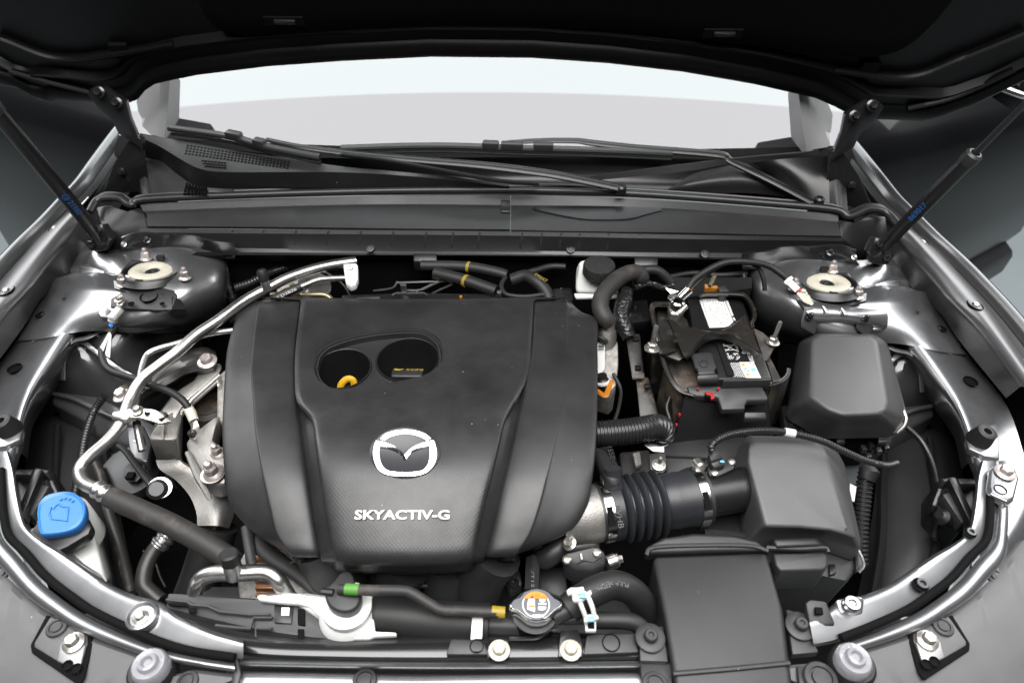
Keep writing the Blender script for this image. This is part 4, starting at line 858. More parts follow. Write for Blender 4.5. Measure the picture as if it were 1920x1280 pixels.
# side panels of the cover
def side_panel(name, cols):
    b = B(); b.sheet(patch(cols, 5, 5)); return b.done(name, COVER, ec, ang=60, solid=-.004)
VL = [568, 600, 650, 700, 755, 800, 850, 900, 950, 1000, 1040]
inn = seamL
crease = [(568, 487), (640, 477), (700, 473), (800, 480), (880, 492), (950, 507), (1000, 520), (1040, 548)]
outr = [(568, 450), (600, 441), (640, 428), (720, 420), (800, 417), (860, 419), (920, 426), (950, 434), (985, 456), (1000, 478), (1020, 520), (1040, 570)]
zs = [(560, .006), (600, .016), (700, .022), (800, .0185), (880, .011), (940, -.003), (1000, -.021), (1040, -.036)]
rows = []
for v in VL:
    i_, c_, o_ = lerp_tab(seamL, v), lerp_tab(crease, v), lerp_tab(outr, v); z = lerp_tab(zs, v)
    o_ = min(o_, c_ - 3); c_ = min(c_, i_ - 20)
    rows.append([(o_ + 2, v, z - .09), (o_ + 1, v, z - .04), (o_, v, z - .020), (o_ + 4, v, z - .013), (o_*.4 + c_*.6, v, z - .006), (c_ - 3, v, z - .0015), (c_ + 3, v, z), (c_*.5 + i_*.5, v, z), (i_ - 14, v, z - .003), (i_ - 6, v, z - .009), (i_, v, z - .02), (i_ + 1, v, z - .03)])
rows.append([(u*.93 + 570*.07, v + 5, z - .022) for u, v, z in rows[-1]])
rows.append([(u*.93 + 570*.07, v + 3, z - .04) for u, v, z in rows[-1]])
rows.insert(0, [(u, v - 4, z - .014) for u, v, z in rows[0]])
side_panel('left_panel', rows)
creaseR = [(568, 1060), (620, 1064), (700, 1062), (760, 1056), (820, 1043), (880, 1028), (950, 1010), (1000, 992), (1040, 965)]
outR = [(568, 1072), (584, 1090), (596, 1119), (700, 1121), (780, 1120), (860, 1115), (920, 1107), (955, 1098), (980, 1085), (1000, 1062), (1020, 1010), (1040, 950)]
rows = []
for v in [568, 584, 600, 650, 700, 755, 800, 850, 900, 950, 1000, 1040]:
    i_, c_, o_ = lerp_tab(seamR, v), lerp_tab(creaseR, v), lerp_tab(outR, v); z = lerp_tab(zs, v)
    o_ = max(o_, c_ + 3, i_ + 30); c_ = max(c_, i_ + 22); 
    rows.append([(i_ - 1, v, z - .03), (i_, v, z - .02), (i_ + 6, v, z - .009), (i_ + 14, v, z - .003), (c_*.5 + i_*.5, v, z), (c_ - 3, v, z), (c_ + 3, v, z - .0015), (o_*.4 + c_*.6, v, z - .006), (o_ - 4, v, z - .012), (o_, v, z - .020), (o_ - 1, v, z - .04), (o_ - 2, v, z - .09)])
rows.append([(u*.93 + 940*.07, v + 5, z - .022) for u, v, z in rows[-1]])
rows.append([(u*.93 + 940*.07, v + 3, z - .04) for u, v, z in rows[-1]])
rows.insert(0, [(u, v - 4, z - .014) for u, v, z in rows[0]])
side_panel('right_panel', rows)
# emblem
eo, en = hit(TC, 760, 851); en = (en + V((0, -.09, .0))).normalized()
def EP(x, y, d): return PP(400 + x/4.0, 700 + y/4.0, eo, en) + en*d      # coordinates of the 4x look at the emblem
def strip_solid(A, Bq, d0, d1, name, m, par, bev=.0009, closed=False):
    n = 48; a = resample(crv([EP(x, y, 0) for x, y in A], 5)[0], n); c = resample(crv([EP(x, y, 0) for x, y in Bq], 5)[0], n)
    bb = B(); rings = []
    for p, q in zip(a, c):
        hp, hq = (d1*.62, d1*.62); dd = (p.y - q.y)*.10; hp += max(-.0016, min(.0065, dd)); hq -= max(-.0065, min(.0016, dd)); rings.append([p + en*d0, p.lerp(q, .08) + en*max(hp, hq*.4), p.lerp(q, .92) + en*max(hq, d0 + .0006), q + en*d0])
    bb.loft(rings, True); return bb.done(name, m, par, ang=45)
b = B(); oval = [EP(1437 + 262*math.cos(a), 600 + (198 if math.sin(a) < 0 else 190)*math.sin(a), 0) for a in [2*math.pi*k/48 for k in range(48)]]
ce = sum(oval, V((0, 0, 0)))/48
b.loft([[p - en*.003 for p in oval], [p + en*.0022 for p in oval], [ce + (p - ce)*.94 + en*.0036 for p in oval], [ce + (p - ce)*.9 + en*.0026 for p in oval]]); em = b.done('emblem', mat('emblem_backing', (.03, .03, .034), .35), ec, ang=50)
EZ = (.0022, .0062)
strip_solid([(1255, 500), (1290, 462), (1360, 440), (1440, 431), (1520, 438), (1590, 460), (1635, 495)], [(1290, 512), (1325, 488), (1380, 470), (1440, 463), (1500, 468), (1560, 488), (1604, 512)], *EZ, 'chrome_arc', CHROME, em)
strip_solid([(1214, 520), (1197, 600), (1215, 690), (1265, 752), (1350, 776), (1440, 780), (1530, 774), (1612, 745), (1668, 682), (1683, 600), (1664, 515)], [(1250, 560), (1253, 630), (1272, 695), (1312, 735), (1372, 746), (1440, 749), (1510, 746), (1566, 735), (1604, 695), (1620, 630), (1620, 555)], *EZ, 'chrome_ring', CHROME, em)
strip_solid([(1222, 512), (1300, 528), (1385, 568), (1437, 618)], [(1245, 566), (1330, 582), (1395, 612), (1437, 668)], *EZ, 'chrome_wing', CHROME, em)
strip_solid([(1437, 618), (1490, 568), (1575, 528), (1656, 508)], [(1437, 668), (1478, 612), (1545, 582), (1628, 562)], *EZ, 'chrome_wing', CHROME, em)
# raised name
lo, ln = hit(TC, 754, 973); lx = (surf(840, 973) - surf(668, 973))
def upv(o_, n_, x_): return n_.cross(x_.normalized())
text('SKYACTIV-G', lo, lx, upv(lo, ln, lx), .0100, PAPER, ec, 'raised_lettering', width=lx.length*1.03, ext=.0010, bold=.028, lift=.0012)

# what shows under the cover: runners, block, coil windings
ma = thing('intake_manifold', 'black curved manifold runners reaching down in front of the cover', 'manifold', (760, 1080, -.25))
for pth in ([(600, 1020, -.07), (622, 1060, -.10), (650, 1100, -.15), (672, 1150, -.22)], [(765, 1050, -.10), (740, 1090, -.14), (735, 1140, -.2)], [(850, 1050, -.10), (840, 1090, -.14), (838, 1140, -.2)], [(930, 1035, -.07), (900, 1075, -.11), (888, 1120, -.17), (880, 1150, -.22)]):
    b = B(); b.tube(C(pth, 5), [.034, .034, .036, .036][:len(pth)] if False else .034, n=16); b.done('runner', PLA, ma)
for u, v in ((755, 1072), (858, 1070), (755, 1085), (858, 1085), (845, 1118)):
    b = B(); b.tube([P(u - 12, v, -.13), P(u + 12, v, -.13)], .002, n=6); b.done('metal_fin', BRONZE, ma)
eb = thing('engine_block', 'dark engine block and head beneath the cover', 'engine block', (760, 850, -.45))
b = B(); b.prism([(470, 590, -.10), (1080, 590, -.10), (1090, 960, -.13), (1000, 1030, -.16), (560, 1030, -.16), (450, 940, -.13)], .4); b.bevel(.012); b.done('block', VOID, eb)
al = thing('alternator', 'mottled cast alternator with copper windings under the left front of the cover', 'alternator', (540, 1070, -.3))
b = B(); b.prism([(468, 1010, -.13), (520, 1015, -.13), (590, 1040, -.13), (640, 1130, -.15), (560, 1180, -.16), (450, 1150, -.16), (440, 1060, -.14)], .16); b.bevel(.008); b.done('casing', MOTTLE, al)
for k in range(9):
    b = B(); p0 = P(496 + k*1.0, 1022 + k*13.5, -.124); b.box(p0, .030, .0045, .010); b.bevel(.0015); b.done('winding', COPPER, al)
b = B(); b.tube(C([(480, 1008, -.11), (500, 1035, -.11), (545, 1064, -.112), (580, 1090, -.115), (620, 1120, -.12)], 4), .0105, n=10, squash=(1, .4)); tag(b.done('drive_belt', RUB), 'flat black belt crossing the mottled alternator', 'belt')
b = B(); b.tube([P(461, 986, -.10), P(468, 1030, -.105), P(474, 1075, -.11)], .0055, n=8, squash=(1.2, .5)); tag(b.done('stay_strap', PLG), 'thin grey strap hanging below the cover beside the alternator', 'strap')
b = B(); b.tube([P(500, 1060, -.11), P(400, 1110, -.11)], .001, n=5); bpy.data.objects.remove(b.done('tmp', VOID))
b = B(); b.tube([P(408, 985, -.15), P(380, 1075, -.20), P(358, 1130, -.24)], .028, n=16, smooth=4); tag(b.done('coolant_pipe', PLA), 'thick black pipe going down beside the engine mount', 'pipe')
# ================================================================ left side: air conditioning pipes, engine mount, reservoirs
ac = thing('air_conditioning_pipe', 'bare aluminium air conditioning pipe ending in a thick black hose at the lower left', 'pipe', (215, 815, -.05))
b = B(); b.tube(C([(668, 490, .012), (620, 497, .014), (580, 507, .016), (540, 521, .016), (510, 536, .014), (460, 563, .010), (410, 600, .006), (368, 628, .003), (330, 662, -.002), (298, 686, -.008), (266, 712, -.014), (246, 744, -.022), (234, 775, -.028), (222, 802, -.034), (200, 828, -.042), (172, 852, -.050), (155, 870, -.055), (149, 886, -.058), (156, 904, -.060), (174, 914, -.062), (200, 926, -.064)], 5), .0085, n=16); b.done('main_tube', ALU, ac)
b = B(); cp_ = C([(180, 915, -.062), (214, 935, -.066)], 12); rr_ = [.0105 + .0018*(math.sin(i*1.5) > 0) for i in range(len(cp_))]; b.tube(cp_, rr_, n=18); b.done('crimp_collar', ALU, ac)
b = B(); b.tube(C([(206, 931, -.066), (250, 951, -.070), (330, 988, -.076), (410, 1034, -.085), (440, 1056, -.092)], 5), .0138, n=18); b.done('black_hose', RUBD, ac)
b = B(); b.lathe([(.007, -.004), (.007, .010), (.0058, .014), (.0058, .018)], P(500, 540, .018), (-.15, .3, 1), n=16); sv = b.done('service_valve', ALU, ac)
b = B(); b.lathe([(.0072, .012), (.0078, .016), (.0078, .028), (.006, .031)], P(500, 540, .018), (-.15, .3, 1), n=16); b.done('valve_cap', RUB, sv)
b = B(); b.prism([(643, 494, .022), (668, 493, .022), (671, 498, .022), (671, 522, .018), (667, 532, .016), (657, 536, .014), (648, 530, .015), (646, 516, .019)], .012); b.bevel(.002); fb = b.done('fitting_block', WHITE, ac); hw('socket_bolt', (656, 503, .021), .0052, ac, ZINC, (0, -.5, 1))
b = B(); c = P(236, 776, -.018)
b.loft([pts([(210, 770, -.016), (242, 766, -.016), (250, 764, -.020), (252, 776, -.020), (236, 786, -.018), (207, 784, -.020)]), [p + V((0, 0, -.012)) for p in pts([(210, 770, -.016), (242, 766, -.016), (250, 764, -.020), (252, 776, -.020), (236, 786, -.018), (207, 784, -.020)])]]); b.bevel(.003, 2)
b.done('clamp_band', ZINC, ac)
b = B(); b.prism([(240, 770, -.018), (262, 764, -.018), (288, 768, -.020), (300, 772, -.030), (316, 776, -.034), (320, 790, -.036), (300, 794, -.038), (286, 788, -.026), (262, 782, -.022), (244, 782, -.020)], .004); b.bevel(.001); b.done('clamp_tab', ZINC, ac)
hw('flange_bolt', (257, 770, -.017), .0085, ac, ZINC); hw('socket_bolt', (305, 783, -.035), .0075, ac, PAINTB); hw('hole', (276, 773, -.019), .0035, ac)
lp = thing('liquid_pipe', 'thinner aluminium pipe running beside the main pipe with a loose lower stub', 'pipe', (260, 830, -.06))
b = B(); b.tube(C([(450, 618, -.01), (390, 626, -.012), (335, 643, -.014), (300, 653, -.016), (280, 662, -.018), (271, 675, -.020), (264, 700, -.025), (258, 735, -.032), (253, 770, -.040), (258, 805, -.048), (266, 845, -.06)], 5), .0048, n=12); b.done('thin_tube', ALU, lp)
b = B(); b.lathe([(.0056, 0), (.0056, .006)], P(256, 792, -.045), P(258, 805, -.048) - P(256, 792, -.045), n=12); b.done('band', RUB, lp)
l2 = thing('capillary_pipe', 'small aluminium pipe with black sleeve entering the fitting block below the cowl', 'pipe', (560, 540, 0))
b = B(); b.tube(C([(656, 521, .014), (630, 522, .012), (600, 524, .010), (575, 533, .008), (545, 546, .005)], 5), .0048, n=12); b.done('thin_tube', ALU, l2)
b = B(); b.tube(C([(565, 537, .008), (535, 550, .004), (500, 568, .0), (462, 585, -.006), (430, 600, -.012)], 5), .0072, n=12); sl = b.done('black_sleeve', RUB, l2)
a_, c_ = P(505, 565, .0), P(556, 541, .006); d_ = (c_ - a_).normalized(); mid_ = (a_ + c_)/2; n_ = (CAM - mid_).normalized(); up_ = n_.cross(d_)
text('23 KD3B26', mid_ + n_*.0074 - up_*.002, d_, up_, .0042, WINK, sl, 'printed_code', width=.045, lift=.0004)

# plate on the strut tower and ground cable
pb = thing('tower_bracket', 'grey flat bracket with a large round hole on the left strut tower', 'bracket', (285, 560, -.02))
b = B(); out = pts([(208, 560, -.008), (228, 548, -.002), (250, 548, -.002), (268, 542, .0), (300, 538, .0), (326, 544, .0), (332, 552, -.004), (322, 580, -.012), (290, 581, -.012), (236, 577, -.010), (207, 575, -.010)])
b.loft([[p + V((0, 0, -.004)) for p in out], out]); b.bevel(.001); b.done('plate', PLG, pb)
b = B(); b.prism([(322, 556, -.004), (340, 562, -.012), (348, 580, -.02), (322, 580, -.012)], .012); b.done('folded_side', PAINTB, pb)
for u, v, r in ((279, 556, .0125), (246, 569, .0045), (305, 549, .0035), (304, 569, .0035)): hw('hole', (u, v, -.0035 if u < 290 else -.003), r, pb, VOID)
gc = thing('ground_cable', 'black ground cable from white strut tower connector to the engine mount', 'cable', (224, 560, -.01))
b = B(); b.tube(C([(218, 612, -.035), (208, 628, -.045), (196, 645, -.052), (192, 664, -.055), (197, 684, -.055), (212, 697, -.053), (240, 706, -.046), (280, 720, -.032), (318, 734, -.026), (342, 750, -.028), (358, 772, -.040)], 5), .0052, n=12); b.done('cable', RUB, gc)
b = B(); b.tube(C([(219, 612, -.034), (205, 625, -.040), (190, 648, -.05), (188, 664, -.055), (200, 688, -.056)], 5), .003, n=8); b.done('thin_wire', RUB, gc)
b = B(); b.tube([P(353, 765, -.038), P(358, 774, -.040), P(364, 789, -.045)], [.0068, .0072, .0066], n=14); b.done('heat_sleeve', CREAM, gc)
b = B(); b.prism([(354, 788, -.044), (368, 786, -.044), (374, 800, -.05), (369, 812, -.058), (364, 824, -.062), (356, 822, -.062), (352, 812, -.06), (358, 802, -.052)], .003); b.bevel(.0008); b.done('cable_lug', ZINC, gc); hw('socket_bolt', (361, 813, -.058), .0062, gc, PAINTB)
b = B(); b.box((P(221, 575, -.008) + P(214, 600, -.02))/2, .011, .028, .010, rot=Matrix.Rotation(math.radians(-8), 3, 'Z')); b.bevel(.002); cn = b.done('white_connector', WHITE, gc)
b = B(); b.prism([(219, 560, .0), (224, 553, .002), (231, 552, .003), (234, 562, .0), (228, 572, -.002), (218, 573, -.003)], .004); b.bevel(.001); b.done('ring_terminal', ZINC, gc); hw('flange_bolt', (224, 562, .001), .0075, gc, ZINC)
b = B(); b.tube([P(213, 594, -.018), P(211, 602, -.024)], .0070, n=10); b.done('white_collar', WHITE, cn)
b = B(); b.tube([P(210, 606, -.026), P(208, 612, -.03)], .0036, n=8); b.done('blue_sleeve', BLUEPR, cn)
b = B(); b.prism([(206, 622, -.030), (209, 628, -.034), (206, 671, -.055), (196, 666, -.055)], .0006); b.done('paper_flag', PAPER, gc)
b = B(); b.prism([(204, 622, -.030), (206, 626, -.032), (190, 668, -.056), (183, 658, -.054)], .0006); b.done('paper_flag', PAPER, gc)

# engine mount
bk = thing('mount_bracket', 'black pressed steel arm with two pink bolts between inner fender and engine', 'bracket', (320, 700, -.12))
b = B(); b.sheet(strip([[(226, 728, -.07), (262, 712, -.06), (298, 690, -.054), (336, 668, -.05), (380, 655, -.048), (402, 662, -.05)], [(232, 738, -.062), (272, 718, -.053), (306, 698, -.047), (344, 676, -.044), (385, 663, -.043), (406, 672, -.046)], [(236, 746, -.058), (286, 720, -.055), (318, 703, -.052), (346, 690, -.050), (390, 674, -.044), (406, 680, -.048)], [(240, 754, -.060), (292, 726, -.050), (322, 710, -.046), (352, 694, -.047), (394, 686, -.048), (404, 688, -.052)], [(256, 750, -.066), (298, 728, -.056), (328, 712, -.052), (354, 697, -.053), (386, 696, -.054), (400, 694, -.058)], [(258, 756, -.10), (300, 734, -.09), (330, 718, -.09), (356, 702, -.09), (386, 700, -.09), (400, 698, -.09)]], n=36, sub=2)); b.done('pressed_arm', BRACK, bk, solid=-.004)
hw('flange_bolt', (389, 678, -.043), .0145, bk, PINK, (0, -.1, 1)); hw('flange_bolt', (230, 742, -.056), .0135, bk, PINK, (-.2, 0, 1))
em_ = thing('engine_mount', 'cast aluminium engine mount with rust tinted nuts left of the engine cover', 'engine mount', (350, 830, -.2))
b = B(); b.loft([pts([(400, 686, -.075), (412, 680, -.07), (418, 690, -.07), (414, 712, -.075), (366, 750, -.08), (348, 768, -.085), (330, 790, -.088), (296, 792, -.085), (300, 770, -.08), (322, 742, -.078), (364, 714, -.076), (374, 700, -.076)])[::-1], pts([(398, 684, -.058), (412, 680, -.055), (416, 690, -.055), (408, 704, -.056), (358, 744, -.060), (340, 764, -.064), (326, 790, -.070), (302, 792, -.070), (304, 770, -.064), (325, 738, -.060), (365, 712, -.058), (372, 700, -.058)])[::-1]]); b.bevel(.003, 2); b.done('upper_arm', CAST, em_)
for k in (0, 1):
    b = B(); b.tube([P(412, 704 + k*7, -.056 - k*.004), P(362, 748 + k*6, -.062 - k*.004), P(340, 774 + k*4, -.068 - k*.004)], .0038, n=8); b.done('arm_ridge', CAST, em_)
b = B(); b.loft([pts([(296, 866, -.125), (334, 868, -.125), (342, 880, -.125), (342, 850, -.11), (338, 790, -.11), (330, 770, -.1), (290, 790, -.11), (288, 830, -.12)]), pts([(278, 824, -.068), (322, 824, -.068), (334, 818, -.07), (340, 790, -.072), (344, 768, -.07), (338, 760, -.066), (300, 790, -.062), (284, 810, -.064)])]); b.bevel(.003, 2); b.done('block', CAST, em_)
b = B(); b.loft([pts([(303, 782, -.058), (310, 780, -.058), (306, 824, -.064), (300, 824, -.064)]), pts([(303, 782, -.066), (310, 780, -.066), (306, 824, -.074), (300, 824, -.074)])]); b.done('cast_rib', CAST, em_)
b = B(); b.sheet(strip([[(292, 862, -.105), (300, 880, -.11), (330, 900, -.12), (356, 930, -.125), (368, 960, -.125), (370, 985, -.13)], [(336, 862, -.10), (345, 870, -.105), (375, 890, -.112), (398, 920, -.118), (408, 955, -.12), (407, 985, -.125)], [(340, 862, -.12), (350, 868, -.125), (392, 886, -.13), (440, 900, -.13), (440, 955, -.14), (430, 990, -.145)]], n=30)); b.done('lower_arm', CAST, em_, solid=-.02)
b = B(); b.prism([(348, 830, -.070), (360, 812, -.066), (400, 782, -.060), (412, 778, -.060), (404, 800, -.062), (398, 824, -.066), (420, 840, -.068), (422, 905, -.078), (404, 910, -.080), (386, 906, -.080), (372, 880, -.078), (356, 856, -.074)], .03); b.bevel(.004, 2); b.done('mount_plate', CAST, em_)
b = B(); b.tube([P(352, 848, -.070), P(372, 892, -.076), P(394, 936, -.095)], [.004, .006, .003], n=8); b.done('cast_rib', CAST, em_)
for u, v, r in ((409, 850, .0100), (400, 888, .0130)): hw('stud_nut', (u, v, -.071), r, em_, PINK, (0, -.1, 1))
b = B(); b.lathe([(.016, .0), (.016, .003), (.010, .004)], P(400, 890, -.075), (0, 0, 1), n=24); b.done('washer', ZINC, em_)
b = B(); b.lathe([(.030, -.02), (.030, .0), (.024, .006), (.018, .002), (.010, .004)], P(392, 762, -.10), (0, 0, 1), n=28); b.done('pulley', mat('rusty_black', (.02, .018, .016), .5, dust=.5, dustcol=(.16, .08, .04)), em_)
b = B(); b.prism([(407, 706, -.06), (424, 690, -.055), (424, 790, -.06), (414, 792, -.065), (406, 780, -.065)], .03); b.bevel(.003); b.done('timing_case', MOTTLE, em_)
b = B(); b.prism([(406, 712, -.052), (414, 706, -.052), (414, 720, -.054), (407, 724, -.054)], .006); b.bevel(.001); b.done('case_lug', ZINC, em_)

# horn, bracket and wires in the left corner
hn = thing('horn', 'black round horn with a pale grey bracket tab, under the aluminium pipe', 'horn', (250, 900, -.22))
b = B(); b.lathe([(.045, -.02), (.048, -.01), (.045, .0), (.02, .004), (0, .004)], P(245, 880, -.17), (0, -.1, 1), n=30, cap0=False, cap1=False); b.done('horn_body', PLS, hn)
b = B(); b.prism([(234, 874, -.158), (242, 868, -.158), (250, 874, -.158), (266, 892, -.16), (256, 902, -.162), (240, 902, -.162), (231, 892, -.16)], .003); b.bevel(.0008); b.done('bracket_tab', PLG, hn); b = B(); b.box(P(245, 892, -.155), .011, .011, .006); b.done('square_hole', VOID, hn)
b = B(); b.tube(C([(222, 835, -.12), (235, 845, -.12), (255, 872, -.125), (275, 898, -.13), (288, 914, -.13)], 4), .0045, n=8); hc = b.done('sensor_wire', RUB); tag(hc, 'black wire dropping to a round connector beside the horn', 'wire')
b = B(); b.lathe([(.014, -.01), (.0145, .004), (.010, .008)], P(296, 918, -.13), (.2, -.5, 1), n=18); b.done('round_connector', PLS, hc)
b = B(); b.lathe([(.0158, .0), (.0158, .003), (.0145, .003)], P(300, 915, -.13), (.4, -.3, 1), n=22); b.done('retaining_ring', ALU, hc)
b = B(); b.tube(C([(180, 870, -.16), (192, 900, -.16), (205, 960, -.165), (225, 1020, -.17), (236, 1070, -.175), (246, 1112, -.18)], 5), [.0075]*6, n=10); h1 = b.done('wiring_loom', DUSTB); tag(h1, 'dusty taped wiring loom hanging down behind the washer tank', 'wiring loom')
b = B(); b.tube(C([(318, 1000, -.14), (300, 1018, -.145), (284, 1040, -.15), (272, 1068, -.155), (270, 1096, -.16), (284, 1112, -.165), (300, 1126, -.17)], 5), .0105, n=14); h2 = b.done('oil_cooler_hose', DUSTB); tag(h2, 'short dusty hose with a silver collar curving down to the shroud', 'hose')
b = B(); cp_ = C([(322, 996, -.138), (296, 1024, -.147)], 12); b.tube(cp_, [.0112 + .002*(math.sin(i*1.5) > 0) for i in range(len(cp_))], n=14); b.done('crimp_collar', ALU, h2)
b = B(); b.tube(C([(268, 1032, -.2), (290, 1052, -.2), (300, 1080, -.2), (310, 1100, -.2)], 3), .0018, n=6); tag(b.done('thin_cable', RUB), 'thin black cable looping behind the dusty short hose', 'cable')

# washer tank and cap
wt = thing('washer_tank', 'milky white washer tank with black collar and blue cap', 'washer tank', (120, 1000, -.25))
b = B(); b.loft([pts([(44, 1030, -.16), (96, 1052, -.17), (150, 1090, -.18), (205, 1120, -.19), (212, 1080, -.19), (180, 960, -.18), (120, 930, -.16)]), pts([(52, 990, -.105), (70, 1008, -.10), (110, 1026, -.10), (155, 1056, -.10), (200, 1092, -.11), (176, 1000, -.10), (140, 960, -.10)])]); b.bevel(.006, 3); b.done('tank_body', WHITE, wt)
cax = V((.10, -.12, 1)).normalized(); cc_ = P(118, 966, -.062)
b = B(); b.lathe([(.030, -.06), (.030, -.004), (.027, .0)], cc_, cax, n=32); b.done('neck', WHITE, wt)
b = B(); b.loft([[p + V((0, 0, -.016)) for p in pts([(52, 1006, -.062), (60, 990, -.06), (80, 960, -.058), (160, 962, -.058), (172, 985, -.06), (166, 1000, -.062), (126, 1024, -.066), (98, 1036, -.067), (84, 1036, -.067)])], pts([(52, 1006, -.062), (60, 990, -.06), (80, 960, -.058), (160, 962, -.058), (172, 985, -.06), (166, 1000, -.062), (126, 1024, -.066), (98, 1036, -.067), (84, 1036, -.067)])]); b.bevel(.004, 2); b.done('black_collar', PLS, wt)
for dx in (0, 8):
    b = B(); b.box(P(65 + dx, 1014 + dx*.5, -.0615), .0055, .0075, .003); b.done('clip_slot', VOID, wt)
b = B(); cap_o = [(70, 962), (73, 945), (86, 930), (108, 923), (132, 922), (152, 932), (161, 948), (160, 968), (150, 986), (132, 996), (108, 1001), (86, 1003), (76, 1001), (72, 985)]
ctop = [PP(u, v, cc_ + cax*.016, cax) for u, v in cap_o]; ctop = crv(ctop + [ctop[0]], 3)[0][:-1]; cm = sum(ctop, V((0, 0, 0)))/len(ctop)
def cs(k, h): return [cm + (p - cm)*k + cax*h for p in ctop]
b.loft([cs(.97, -.012), cs(1.0, -.008), cs(1.0, -.001), cs(.985, .0015), cs(.955, .0025), cs(.90, .0022), cs(.86, .0012), cs(.80, .0012), cs(.1, .002)]); cap = b.done('blue_cap', BLUE, wt, ang=40)
b = B(); sq = [(92, 962), (96, 950), (100, 954), (104, 948), (110, 944), (116, 949), (128, 950), (126, 976), (96, 972)]
b.tube([PP(u, v, cm + cax*.0022, cax) for u, v in sq + sq[:1]], .0011, n=6); b.done('embossed_symbol', BLUE, cap)
for u, v in ((112, 938), (120, 936), (128, 937), (134, 941)):
    b = B(); p = PP(u, v, cm + cax*.0024, cax); b.tube([p, p + V((.002, .003, 0))], .0009, n=5); b.done('embossed_drop', BLUE, cap)

# plastic shroud and coolant reservoir at the front
sh_ = thing('radiator_shroud', 'dark ribbed plastic shroud left of the coolant reservoir', 'shroud', (450, 1150, -.12))
b = B(); so = [(314, 1110, -.095), (392, 1114, -.094), (512, 1122, -.094), (520, 1132, -.092), (560, 1130, -.09), (578, 1136, -.09), (612, 1168, -.09), (636, 1192, -.09), (662, 1198, -.09), (1000, 1198, -.092), (1000, 1222, -.10), (640, 1222, -.10), (560, 1214, -.10), (478, 1206, -.10), (400, 1185, -.10), (340, 1164, -.098), (310, 1142, -.096)]
b.prism(so, .05); b.bevel(.003); b.done('shroud_body', PLG, sh_)
for q in ([(312, 1124), (330, 1126), (352, 1128), (360, 1134), (390, 1136), (412, 1146), (470, 1152), (506, 1152)], [(404, 1172), (440, 1176), (470, 1178), (476, 1158), (510, 1158)], [(480, 1200), (480, 1178), (510, 1178)]):
    b = B(); b.tube([P(u, v, -.089) for u, v in q], .0022, n=6); b.done('rib', PLG, sh_)
for q in ([(312, 1128), (348, 1130), (352, 1136), (316, 1134)], [(352, 1138), (366, 1138), (366, 1148), (354, 1148)], [(558, 1140), (572, 1140), (572, 1172), (558, 1170)], [(558, 1178), (570, 1178), (568, 1212), (558, 1212)], [(514, 1134), (550, 1136), (546, 1168), (514, 1166)]):
    b = B(); b.prism([(u, v, -.0885) for u, v in q], .003); b.bevel(.0008); b.done('slot', VOID if q[0][0] != 514 else PLS, sh_)
b = B(); b.prism([(528, 1138, -.087), (543, 1138, -.087), (542, 1153, -.087), (527, 1153, -.087)], .002); b.done('white_square', PAPER, sh_)
cr = thing('coolant_reservoir', 'bright white coolant reservoir with a black cap, front centre left', 'coolant reservoir', (640, 1160, -.15))
b = B(); b.loft([pts([(470, 1140, -.13), (540, 1150, -.13), (640, 1210, -.13), (740, 1210, -.13), (720, 1150, -.15), (600, 1110, -.14), (490, 1115, -.13)]), pts([(475, 1118, -.088), (520, 1124, -.086), (560, 1130, -.084), (580, 1138, -.084), (612, 1168, -.084), (634, 1190, -.084), (655, 1196, -.085), (692, 1196, -.085), (704, 1180, -.083), (698, 1150, -.082), (680, 1128, -.080), (618, 1124, -.078), (590, 1122, -.08), (562, 1112, -.08), (540, 1113, -.081), (515, 1118, -.084), (490, 1114, -.086)])[::-1][:0] or pts([(475, 1118, -.088), (560, 1131, -.084), (614, 1168, -.084), (655, 1196, -.085), (704, 1182, -.083), (690, 1130, -.08), (545, 1112, -.082)])[:7]]); b.bevel(.006, 3); b.done('tank_body', WHITE, cr)
b = B(); b.prism([(480, 1116, -.079), (492, 1113, -.079), (510, 1117, -.078), (530, 1118, -.077), (552, 1112, -.076), (564, 1112, -.076), (590, 1126, -.077), (606, 1122, -.077), (640, 1130, -.078), (700, 1146, -.080), (703, 1182, -.082), (743, 1184, -.082), (744, 1190, -.082), (700, 1192, -.084), (692, 1197, -.084), (650, 1197, -.084), (632, 1190, -.083), (610, 1166, -.082), (580, 1137, -.081), (560, 1131, -.081), (520, 1128, -.081), (485, 1124, -.081)], .008); b.bevel(.0025, 2); b.done('seam_flange', WHITE, cr)
ncx = P(652, 1124, -.066); nax = V((.05, -.05, 1))
b = B(); b.lathe([(.036, -.03), (.033, -.012), (.028, -.006), (.028, .004)], ncx - V((0, .006, .004)), nax, n=28); b.done('neck', WHITE, cr)
b = B(); cpx = [(608, 1102), (622, 1092), (634, 1078), (642, 1070), (654, 1070), (662, 1078), (666, 1092), (676, 1104), (676, 1124), (668, 1138), (652, 1146), (634, 1145), (618, 1136), (610, 1120)]
ct_ = [P(u, v, -.052) for u, v in cpx]; ct_ = crv(ct_ + [ct_[0]], 3)[0][:-1]; cm_ = sum(ct_, V((0, 0, 0)))/len(ct_)
b.loft([[cm_ + (p - cm_)*k + V((0, 0, h)) for p in ct_] for k, h in ((.95, -.016), (1, -.013), (1, -.002), (.96, .0)  , (.86, .001))]); b.done('black_cap', PLA, cr, ang=45)
b = B(); b.tube([P(604, 1108, -.050), P(625, 1110, -.049)], .0042, n=8); b.done('nozzle', PLS, cr)
oh = thing('overflow_hose', 'grey black overflow hose with a green mark from reservoir cap to radiator filler', 'hose', (800, 1120, -.06))
